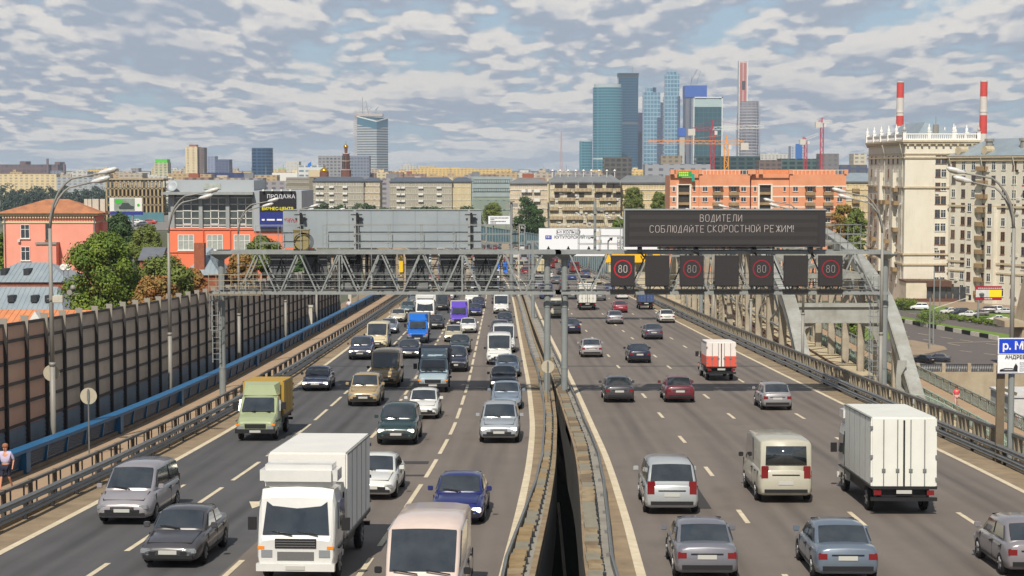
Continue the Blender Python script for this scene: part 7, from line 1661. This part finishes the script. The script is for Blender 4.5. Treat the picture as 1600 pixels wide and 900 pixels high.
def truck(kind,c,label,x,y,fn,facing,group,box):
    """box = colour of the load body"""
    root=empty({'truck':'box_truck','gazelle':'light_truck','pickup':'tilt_truck'}[kind],(0,0,0),0,label,'truck',group or GRPN[facing])
    big=kind=='truck'; L=7.2 if big else 5.6; hw=1.12 if big else 1.0; bh=3.35 if big else (2.65 if kind=='gazelle' else 2.5); cabL=1.9 if big else 2.35
    pm=paint(c); bm_=mat('load_%d_%d_%d'%box,box,.6,var=.4,vs=1.2,c2=tuple(int(v*.9) for v in box))
    g=MB().box(-hw,hw,0,L-cabL-.12,.95,bh); g.build('load_body',bm_,root,bevel=.05)
    g=MB()
    for s in (-1,1): g.box(min(s*hw,s*(hw+.02)),max(s*hw,s*(hw+.02)),.02,L-cabL-.14,.93,1.02)
    g.box(-hw,hw,-.03,0,.9,1.0).box(-.03,.03,-.03,0,1.0,bh-.1).build('load_trim',TRIM,root)
    MB().box(-hw*.8,hw*.8,.2,L-.6,.5,.95).build('chassis',TRIM,root)
    if big:
        st=[(L-cabL,prof(hw*.96,.45,2.5,.05)),(L-.45,prof(hw*.96,.45,2.55,.05)),(L-.28,prof(hw*.95,.45,2.3,.03)),(L-.06,prof(hw*.93,.45,1.35,.02)),(L,prof(hw*.9,.5,1.2,.02))]
        o=ring_loft(st,0).build('cab',pm,root,smooth=False)
        ws=[(hw*.86,L-.05,1.32),(-hw*.86,L-.05,1.32),(-hw*.78,L-.32,2.32),(hw*.78,L-.32,2.32)]
        MB().box(-hw*.95,hw*.95,L-1.5,L-.35,2.6,2.6+max(0,bh-2.75)).build('wind_deflector',pm,root,bevel=.15) if bh>3 else None
        hz=.85; zg=(1.0,1.25)
    else:
        st=[(L-cabL,prof(hw*.92,.4,1.98,.05)),(L-cabL+.7,prof(hw*.94,.4,2.05,.05)),(L-1.35,prof(hw*.95,.38,1.95,.04)),(L-.8,prof(hw*.95,.36,1.25,.03)),(L-.3,prof(hw*.92,.36,1.08,.03)),(L-.05,prof(hw*.85,.4,.92,.02)),(L,prof(hw*.78,.45,.85,.02))]
        ring_loft(st,0).build('cab',pm,root,smooth=False)
        ws=[(hw*.82,L-.76,1.33),(-hw*.82,L-.76,1.33),(-hw*.74,L-1.29,1.97),(hw*.74,L-1.29,1.97)]
        if kind=='gazelle': MB().slab([(L-2.3,2.05),(L-1.5,2.07),(L-2.25,bh+.02),(L-2.3,bh+.02)],0,1) ; g=MB(); g.add([(-hw*.8,L-1.5,2.05),(hw*.8,L-1.5,2.05),(hw*.85,L-2.3,2.05),(-hw*.85,L-2.3,2.05),(hw*.85,L-2.3,bh),(-hw*.85,L-2.3,bh),(hw*.6,L-1.95,2.5),(-hw*.6,L-1.95,2.5)],[(0,1,6,7),(7,6,4,5),(1,2,4,6),(3,0,7,5),(2,3,5,4),(0,3,2,1)]); g.build('wind_deflector',pm,root)
        hz=.62; zg=(.62,.82)
    pane(ws,0,.94,.03).build('windshield',CGL,root)
    for s in (1,-1):
        q=[(s*hw*.965,L-cabL+.25,1.4 if big else 1.3),(s*hw*.965,L-(.5 if big else 1.25),1.4 if big else 1.3),(s*hw*.93,L-(.6 if big else 1.5),2.2 if big else 1.85),(s*hw*.93,L-cabL+.25,2.2 if big else 1.85)]
        if s<0: q=[q[1],q[0],q[3],q[2]]
        pane(q,0,.9,.05).build('side_window',CGL,root)
        MB().box(s*hw*.7-.15,s*hw*.7+.15,L-.12,L+.02,hz-.1,hz+.1).build('headlight',HL,root)
        MB().box(s*hw*.8-.12,s*hw*.8+.12,-.05,.02,.7,.86).build('taillight',TL,root)
        MB().box(min(s*(hw+.05),s*(hw+.28)),max(s*(hw+.05),s*(hw+.28)),L-.6 if big else L-1.3,L-.52 if big else L-1.22,1.4,1.75).build('mirror',TRIM,root)
    MB().box(-hw*.5,hw*.5,L-.05,L+.03,*zg).build('grille',TRIM,root); MB().box(-hw*.95,hw*.95,L-.1,L+.08,.38,.58).build('bumper',pm if big else TRIM,root); MB().box(-.26,.26,L+.08,L+.1,.42,.53).build('number_plate',PLT,root)
    g=MB(); nb=5 if big else 3; Lb=L-cabL-.12
    for s in (-1,1):
        for i in range(1,nb): y_=Lb*i/nb; g.box(min(s*hw,s*(hw+.012)),max(s*hw,s*(hw+.012)),y_-.012,y_+.012,1.0,bh-.05)
        g.box(min(s*hw,s*(hw+.02)),max(s*hw,s*(hw+.02)),0,Lb,bh-.07,bh-.02); g.box(min(s*hw,s*(hw+.02)),max(s*hw,s*(hw+.02)),0,Lb,1.0,1.06)
    for q in (-.62,-.2,.2,.62): g.bar((q*hw,-.035,1.02),(q*hw,-.035,bh-.08),.03); g.box(q*hw-.06,q*hw+.06,-.06,-.03,1.5,1.6)
    for q in (-1,1):
        for z_ in (1.25,bh*.6,bh-.35): g.box(q*hw*.99-.05,q*hw*.99+.05,-.04,.0,z_-.05,z_+.05)
    g.build('load_seams',GALV,root)
    g=MB(); g.bar((-.6,L+.02-(0 if big else .78),1.36 if big else 1.3),(-.05,L-.06-(0 if big else .82),1.44 if big else 1.4),.03); g.bar((.1,L+.02-(0 if big else .78),1.36 if big else 1.3),(.65,L-.06-(0 if big else .82),1.44 if big else 1.4),.03); g.build('wiper',TRIM,root)
    for s in (-1,1):
        MB().box(s*hw*.84-.09,s*hw*.84+.09,L-.1,L+.015,hz+.12,hz+.2).build('indicator_lamp',AMB,root)
        MB().box(min(s*hw*.93,s*(hw*.97)),max(s*hw*.93,s*(hw*.97)),L-cabL+.2,L-cabL+.22,.7,1.35 if not big else 2.3).build('door_seam',TRIM,root)
        for yy_ in (1.3,L-(1.15 if big else .95)): MB().box(min(s*(hw-.3),s*(hw+.0)),max(s*(hw-.3),s*(hw+.0)),yy_-.55,yy_+.55,.9,.94).build('mudguard',TRIM,root)
    if big:
        g=MB()
        for q in range(3): g.box(-hw*.48,hw*.48,L+.03,L+.045,1.04+q*.07,1.06+q*.07)
        g.box(-.5,.5,L-.06,L+.01,.66,.9); g.build('grille_bar',CHR,root)
    MB().box(-.26,.26,-.06,-.03,.75,.87).build('number_plate',PLT,root); MB().box(-hw,hw,-.06,.1,.5,.62).build('rear_guard',TRIM,root)
    wheels(root,hw-.18,(1.3,L-1.15 if big else L-.95),.45 if big else .36)
    yy=y+L if facing=='toward' else y; sh=(fn(yy)-fn(y)) if facing=='toward' else 0
    place(root,x+sh,yy,fn,facing); return root
W=(206,206,202); SIL=(136,142,150); LSIL=(160,166,172); NAV=(20,26,48); DGR=(42,46,52); BLK=(20,20,24)
def V(px,py,kind,c,label,**k):
    x,y=groad(px,py); return vehicle(kind,c,label,x,y,**k)
T_=[
(655,985,'van',(204,186,176),'pinkish white van cut off by the bottom edge, left carriageway',{}),
(713,822,'sedan',(28,36,98),'deep blue sedan nearest the median, oncoming',dict(lit=True)),
(779,694,'suv',LSIL,'silver car with lit headlamps, second from the bottom in the median lane',dict(lit=True,flake=1,grille=CHR)),
(791,641,'sedan',(128,142,158),'silver blue sedan on the shadow line of the left gantry, median lane',dict(flake=1,grille=CHR)),
(787,611,'sedan',(26,26,36),'near black sedan with chrome grille directly behind the silver blue sedan',dict(grille=CHR,lit=True)),
(793,590,'sedan',(84,100,118),'grey blue sedan between the near black sedan and the white van',dict(flake=1)),
(780,571,'van',W,'white high roof van with dark windscreen in the median lane, nearer one',{}),
(787,552,'van',(198,198,196),'white van hidden behind the nearer white van in the median lane',{}),
(781,531,'suv',(78,72,74),'brown grey off roader behind the two white vans in the median lane',{}),
(789,511,'sedan',(30,34,48),'dark navy sedan in the middle of the median lane queue',{}),
(783,491,'van',W,'farther white van at the head of the median lane queue, just below the gantry',{}),
(578,783,'sedan',W,'white sedan beside the big white box truck',dict(grille=CHR)),
(618,697,'suv',(34,56,58),'dark green off roader with pale windscreen, third lane',dict(lit=True)),
(660,656,'hatch',W,'small white hatchback right of the dark green off roader',{}),
(676,614,'gazelle',(150,168,176),'pale blue truck cab with amber lamps and dark tilt, third lane',dict(roofc=(44,50,66))),
(710,582,'suv',(34,38,56),'dark navy off roader behind the pale blue truck',{}),
(718,552,'sedan',(38,52,56),'dark green sedan right behind the navy off roader',{}),
(708,535,'hatch',(176,166,140),'beige hatchback left of the dark green sedan',dict(lit=True)),
(731,521,'sedan',(214,214,212),'white sedan in front of the purple truck',dict(grille=TRIM)),
(717,511,'gazelle',(92,66,176),'bright purple light truck with a purple wind deflector',dict(roofc=(176,172,168))),
(741,494,'sedan',(30,34,96),'small royal blue sedan right of the purple truck',{}),
(747,482,'sedan',(28,30,64),'second blue sedan behind the small royal blue one',{}),
(741,471,'suv',(40,38,40),'dark car with a yellow bonnet behind the blue sedans',{}),
(462,915,'truck',W,'big white box truck filling the bottom left foreground',dict(roofc=(216,214,208))),
(567,636,'suv',(160,140,106),'sand coloured off roader, front one of the two in lane two',{}),
(600,606,'van',(172,148,108),'tan van with a light roof behind the sand coloured off roader',{}),
(638,561,'sedan',(36,40,58),'dark blue sedan with lit lamps ahead of the blue truck',dict(lit=True)),
(652,537,'gazelle',(10,98,190),'bright blue light truck with lit lamps in lane two',dict(roofc=(120,124,130))),
(679,515,'sedan',BLK,'black sedan directly in front of the white box truck near the gantry',{}),
(664,505,'truck',(212,212,210),'white box truck just below the left gantry',dict(roofc=(210,208,202))),
(190,822,'minivan',(150,146,150),'grey minivan with a pinkish sill, lane one near the pavement',dict(flake=1)),
(262,890,'sedan',(66,64,68),'dark grey sedan at the bottom left, lane two',{}),
(398,690,'gazelle',(150,160,124),'pale green truck cab with a mustard yellow load, lane one',dict(roofc=(176,140,52))),
(492,612,'sedan',(86,92,112),'slate blue sedan with lit lamps behind the pale green truck',dict(lit=True,flake=1)),
(562,563,'suv',(58,64,84),'dark slate off roader with lit lamps, lane one',dict(lit=True)),
(588,547,'van',(196,184,150),'cream van behind the dark slate off roader, lane one',{}),
(606,522,'sedan',(124,132,150),'silver blue sedan behind the cream van, lane one',dict(lit=True,flake=1)),
(621,504,'sedan',(190,184,166),'ivory sedan behind the silver blue one, lane one',{}),
(636,490,'sedan',(70,92,100),'teal grey sedan left of the white box truck, lane one',{}),
(645,477,'sedan',(60,76,84),'dark teal sedan farthest in the lane one queue before the gantry',{}),
]
for px,py,k,c,lab,kw in T_: V(px,py,k,c,lab,**kw)
A_=[
(1105,910,'sedan',(118,118,126),'grey sedan cut by the bottom edge, first lane of the right carriageway',dict(flake=1)),
(1050,806,'minivan',(170,174,176),'silver white minivan in the first lane, bottom of the right carriageway',dict(flake=1)),
(1325,912,'sedan',(104,116,130),'blue grey sedan with red lamps at the bottom, second lane right carriageway',dict(flake=1)),
(1228,788,'van',(176,172,156),'pale khaki van in the second lane of the right carriageway',{}),
(1412,806,'truck',W,'large white box truck seen from behind, third lane at the right',dict(roofc=(214,214,206))),
(1620,905,'hatch',(120,116,120),'grey car cut off at the bottom right corner',{}),
(1127,596,'gazelle',W,'white box truck with a wide red stripe, middle of the right carriageway',dict(roofc=(226,216,210))),
(1043,505,'sedan',W,'white sedan nearest the right railing, far down the right carriageway',{}),
(1010,484,'pickup',(52,60,84),'truck with a blue tilt over a cream body under the speed signs',dict(roofc=(50,74,120))),
(970,489,'sedan',(150,50,66),'crimson and silver sedan under the second speed sign',{}),
(962,507,'sedan',(150,148,154),'silver sedan with bright highlights under the first speed sign',dict(flake=1)),
(1022,531,'sedan',(84,82,96),'lavender grey sedan in the third lane, right carriageway',dict(flake=1)),
(1000,568,'sedan',(28,32,52),'dark navy sedan in the second lane, right carriageway',{}),
(925,559,'sedan',(168,162,164),'silver sedan in the first lane right of the twin gantry posts',dict(flake=1)),
(894,522,'sedan',(26,30,60),'navy blue sedan just right of the twin gantry posts',{}),
(870,497,'van',(186,180,160),'cream van seen between the twin gantry posts',{}),
(918,485,'truck',(210,210,206),'white double door box truck just below the right gantry',dict(roofc=(210,208,200))),
(968,630,'sedan',(60,58,62),'dark grey sedan in the first lane at the gantry shadow',{}),
(1063,630,'sedan',(96,34,46),'dark red sedan in the second lane at the gantry shadow',{}),
(1215,642,'hatch',(146,144,146),'light grey hatchback in the third lane beyond the gantry shadow',dict(flake=1)),
]
for px,py,k,c,lab,kw in A_: V(px,py,k,c,lab,fn=RA,facing='away',**kw)
rt_=[o for o in COL.objects if o.get('label','').startswith('white box truck with a wide red stripe')][0]; RST=mat('red_stripe',(206,86,70),.5)
MB().box(-1.02,-.2,-.02,.02,1.0,1.7).box(.2,1.02,-.02,.02,1.0,1.7).box(-1.02,-1.0,0,3.0,1.0,1.7).build('red_stripe',RST,rt_)
# far traffic beyond the gantries
rr=random.Random(12)
cols=[(W,'white'),((150,154,160),'silver'),((40,42,48),'black'),((120,40,46),'red'),((44,60,110),'blue'),((176,166,140),'beige'),((90,94,100),'grey')]
used={}; NORD=['first','second','third','fourth','fifth','sixth','seventh','eighth','ninth','tenth','eleventh','twelfth','thirteenth','fourteenth','fifteenth','sixteenth','seventeenth','eighteenth','nineteenth','twentieth','twenty-first','twenty-second','twenty-third','twenty-fourth','twenty-fifth','twenty-sixth','twenty-seventh','twenty-eighth','twenty-ninth','thirtieth','thirty-first','thirty-second','thirty-third','thirty-fourth','thirty-fifth','thirty-sixth']
def far_car(lane,Y,ci,kind,fn,facing,offs):
    c,nm=cols[ci]; side='left' if fn is L3 else 'right'
    key=(nm,kind,side,lane); used[key]=used.get(key,0)+1
    q=ordn[min(used[key]-1,14)]
    what={'sedan':'sedan','van':'van','suv':'off roader','hatch':'hatchback'}[kind]
    used[(side,lane)]=used.get((side,lane),0)+1; q=NORD[used[(side,lane)]-1]; ln=(('pavement-side lane','second lane from the pavement','second lane from the median','median lane') if side=='left' else ('median lane','second lane from the median','second lane from the railing','railing-side lane'))[lane]
    lab='%s %s, %s vehicle of the %s beyond the %s gantry'%(nm,what,q,ln,side)
    vehicle(kind,c,lab,fn(Y)+offs[lane],Y,fn=fn,facing=facing,simple=True)
offL=(-9.4,-5.6,-1.85,2.0); offR=(-2.0,1.9,5.6,9.3)
for lane in range(4):
    Y=(236,222,240,222)[lane]+rr.uniform(0,4)
    while Y<470:
        far_car(lane,Y,rr.choice((0,0,1,2,2,3,4,5,6)),rr.choice(('sedan','sedan','van','suv','hatch')),L3,'toward',offL); Y+=rr.uniform(7.5,13) if lane>1 else rr.uniform(9,20)
for lane in range(4):
    Y=240+rr.uniform(0,20)
    while Y<520:
        far_car(lane,Y,rr.choice((0,1,2,3,4,5,6)),rr.choice(('sedan','sedan','van','suv','hatch')),RA,'away',offR); Y+=rr.uniform(14,34)
x,y=groad(786,432); vehicle('gazelle',(20,100,200),'blue tilt truck seen through the left gantry at the median',x,y,roofc=(16,96,196))
x,y=groad(845,446); vehicle('truck',(190,180,150),'cream truck seen left of the twin gantry posts, far down the right carriageway',x+1,y+40,fn=RA,facing='away',roofc=(196,184,146))
# embankment cars
E_=[(1449,569,'sedan',BLK,'black sedan waiting at the embankment junction, left of the pair',.5),(1469,566,'sedan',(44,50,62),'dark grey blue sedan at the embankment junction, right of the pair',1.2),
(1439,485,'suv',W,'white estate car parked beside the broad green bush',1.35),(1404,481,'sedan',(30,70,130),'blue car half hidden by the bush in front of the beige tower',1.35),
(1483,490,'sedan',W,'white car at the left end of the parking row',1.9),(1500,493,'suv',(40,44,56),'dark car with bright windows second in the parking row',1.9),(1517,496,'sedan',W,'white car third in the parking row',1.1),(1533,494,'sedan',(104,98,100),'grey brown car fourth in the parking row',1.3),(1545,490,'suv',(90,84,86),'dark car behind the grey brown car in the parking row',1.35),(1556,489,'suv',W,'white car in the back of the parking row, under the red billboard',1.4),(1560,503,'sedan',W,'white car nearest the verge at the right end of the parking row',1.5),(1572,491,'sedan',(180,180,184),'pale silver car at the far right of the parking row',1.4)]
for px,py,k,c,lab,r in E_:
    x,y=gz(px,py); vehicle(k,c,lab,x-2*math.sin(r)*-1,y,group='cars on the embankment',z=.1,rot=r,simple=True)
for i in range(5):
    x,y=gz(205+i*10,350+i%2*4,AVZ) ; vehicle('sedan',(W,(150,150,154),W,(60,62,70),(170,60,50))[i],'%s car on the avenue left of the glazed office, %s from the left'%(('white','silver','white','dark','red')[i],ordn[i]),x,y,group='cars on the avenue',z=AVZ,rot=1.5,simple=True)
# ================================================ people
def person(label,loc,rot,shirt,legs,hair,pose=0,bag=None,bare=False,s=1.0):
    root=empty('person',loc,rot,label,'person'); root.scale=(s,s,s)
    SKIN=mat('skin',(196,140,112),.6); 
    st=.28 if pose==0 else .05
    J=dict(pel=(0,0,.95),chest=(0,.02,1.28),neck=(0,.02,1.47),head=(0,.05,1.62),top=(0,.05,1.74),shL=(.19,0,1.42),shR=(-.19,0,1.42),elL=(.27,.08 if pose==0 else 0,1.14),elR=(-.27,-.1,1.14),haL=(.25,.25,.93),haR=(-.27,.02,.88),fL=(.27,.3,.86),fR=(-.27,.05,.8),hpL=(.1,0,.9),hpR=(-.1,0,.9),knL=(.11,st*.6,.5),knR=(-.11,-st*.1,.5),anL=(.11,st,.09),anR=(-.11,-st,.12),toL=(.12,st+.18,.04),toR=(-.12,-st+.16,.04))
    R_=dict(pel=.14,chest=.13,neck=.055,head=.1,top=.075,shL=.06,shR=.06,elL=.042,elR=.042,haL=.03,haR=.03,fL=.032,fR=.032,hpL=.095,hpR=.095,knL=.058,knR=.058,anL=.038,anR=.038,toL=.035,toR=.035)
    E=[('pel','chest'),('chest','neck'),('neck','head'),('head','top'),('chest','shL'),('chest','shR'),('shL','elL'),('shR','elR'),('elL','haL'),('elR','haR'),('haL','fL'),('haR','fR'),('pel','hpL'),('pel','hpR'),('hpL','knL'),('hpR','knR'),('knL','anL'),('knR','anR'),('anL','toL'),('anR','toR')]
    def skin(name,edges,m,k=1.0,rootn='pel'):
        names=[]; 
        for a,b in edges:
            for q in (a,b):
                if q not in names: names.append(q)
        if rootn in names: names.remove(rootn); names.insert(0,rootn)
        me=bpy.data.meshes.new(name); me.from_pydata([J[n] for n in names],[(names.index(a),names.index(b)) for a,b in edges],[])
        o=bpy.data.objects.new(name,me); COL.objects.link(o); o.modifiers.new('s','SKIN'); sub=o.modifiers.new('u','SUBSURF'); sub.levels=2; sub.render_levels=2
        for i,n in enumerate(names): v=me.skin_vertices[0].data[i]; v.radius=(R_[n]*k,R_[n]*k*.85); v.use_root=(i==0)
        dg=bpy.context.evaluated_depsgraph_get(); dg.update(); nm=bpy.data.meshes.new_from_object(o.evaluated_get(dg)); bpy.data.objects.remove(o)
        nm.materials.clear(); nm.materials.append(m)
        for p in nm.polygons: p.use_smooth=True
        return obj(name,nm,root)
    skin('body',E,SKIN)
    skin('shirt',[('pel','chest'),('chest','shL'),('chest','shR'),('shL','elL'),('shR','elR')],mat('cloth_%d_%d_%d'%shirt,shirt,.9,var=.3,vs=.3),1.4)
    le=[('pel','hpL'),('pel','hpR'),('hpL','knL'),('hpR','knR')]+([] if bare else [('knL','anL'),('knR','anR')])
    skin('trousers' if not bare else 'shorts',le,mat('cloth_%d_%d_%d'%legs,legs,.9),1.2)
    h=J['head']; MB().lathe([(.02,-.02),(.1,.0),(.115,.06),(.09,.13),(.03,.16)],(h[0],h[1]-.025,h[2]-.0),12).build('hair',mat('hair_%d'%hair[0],hair,.8),root,smooth=True)
    MB().box(-.035,-.02,h[1]+.085,h[1]+.1,h[2]+.0,h[2]+.012).box(.02,.035,h[1]+.085,h[1]+.1,h[2]+.0,h[2]+.012).build('eyes',BLACK,root)
    MB().box(-.012,.012,h[1]+.085,h[1]+.115,h[2]-.045,h[2]-.01).build('nose',SKIN,root)
    if bag:
        b=empty('shopping_bag',(0,0,0),0,bag[1],'bag'); M4=Matrix.Translation(loc)@Matrix.Rotation(rot,4,'Z'); p=M4@Vector((-.27,.05,.35)); b.location=p; b.rotation_euler=(0,0,rot)
        MB().lathe([(.05,0),(.2,.04),(.24,.2),(.18,.36),(.05,.42)],n=12).build('sack',mat('bag_%d'%bag[0][0],bag[0],.5),b,smooth=True); MB().tube([(-.05,0,.4),(-.03,0,.5),(.03,0,.5),(.05,0,.4)],.012,5).build('handle',WFR,b)
x,y=groad(10,772); person('person in a pale lavender shirt and navy shorts walking at the left edge',(x,y,rz(y)+.13),math.pi*.95,(186,178,206),(36,38,60),(150,96,70),bare=True)
x,y=groad(549,492); person('person in a white top bent over a white bag by the blue railing',(x-.3,y,rz(y)+.13),.2,(214,206,212),(60,62,74),(60,44,36),bag=((212,214,218),'white carrier bag held by the person on the pavement'))
person('person in a red and pink top walking on the bridge footway at right',(37.4,146,DZ+.06),math.pi,(206,74,84),(196,150,150),(80,60,50))
person('person in a white shirt walking on the bridge footway behind the hangers',(37.0,229,DZ+.06),0,(224,206,206),(190,160,160),(50,40,34))
# ================================================ haze
xs=6500; HAZE=.00009
hm=bpy.data.materials.new('haze_air'); hm.use_nodes=True; nt=hm.node_tree; nt.nodes.clear(); o_=nt.nodes.new('ShaderNodeOutputMaterial'); pv_=nt.nodes.new('ShaderNodeVolumePrincipled'); pv_.inputs['Density'].default_value=HAZE; pv_.inputs['Color'].default_value=(.78,.87,1,1); pv_.inputs['Anisotropy'].default_value=.2; nt.links.new(pv_.outputs[0],o_.inputs['Volume'])
tag(MB().box(-5200,5200,-300,5600,-9,345).build('haze',hm),kind='stuff')
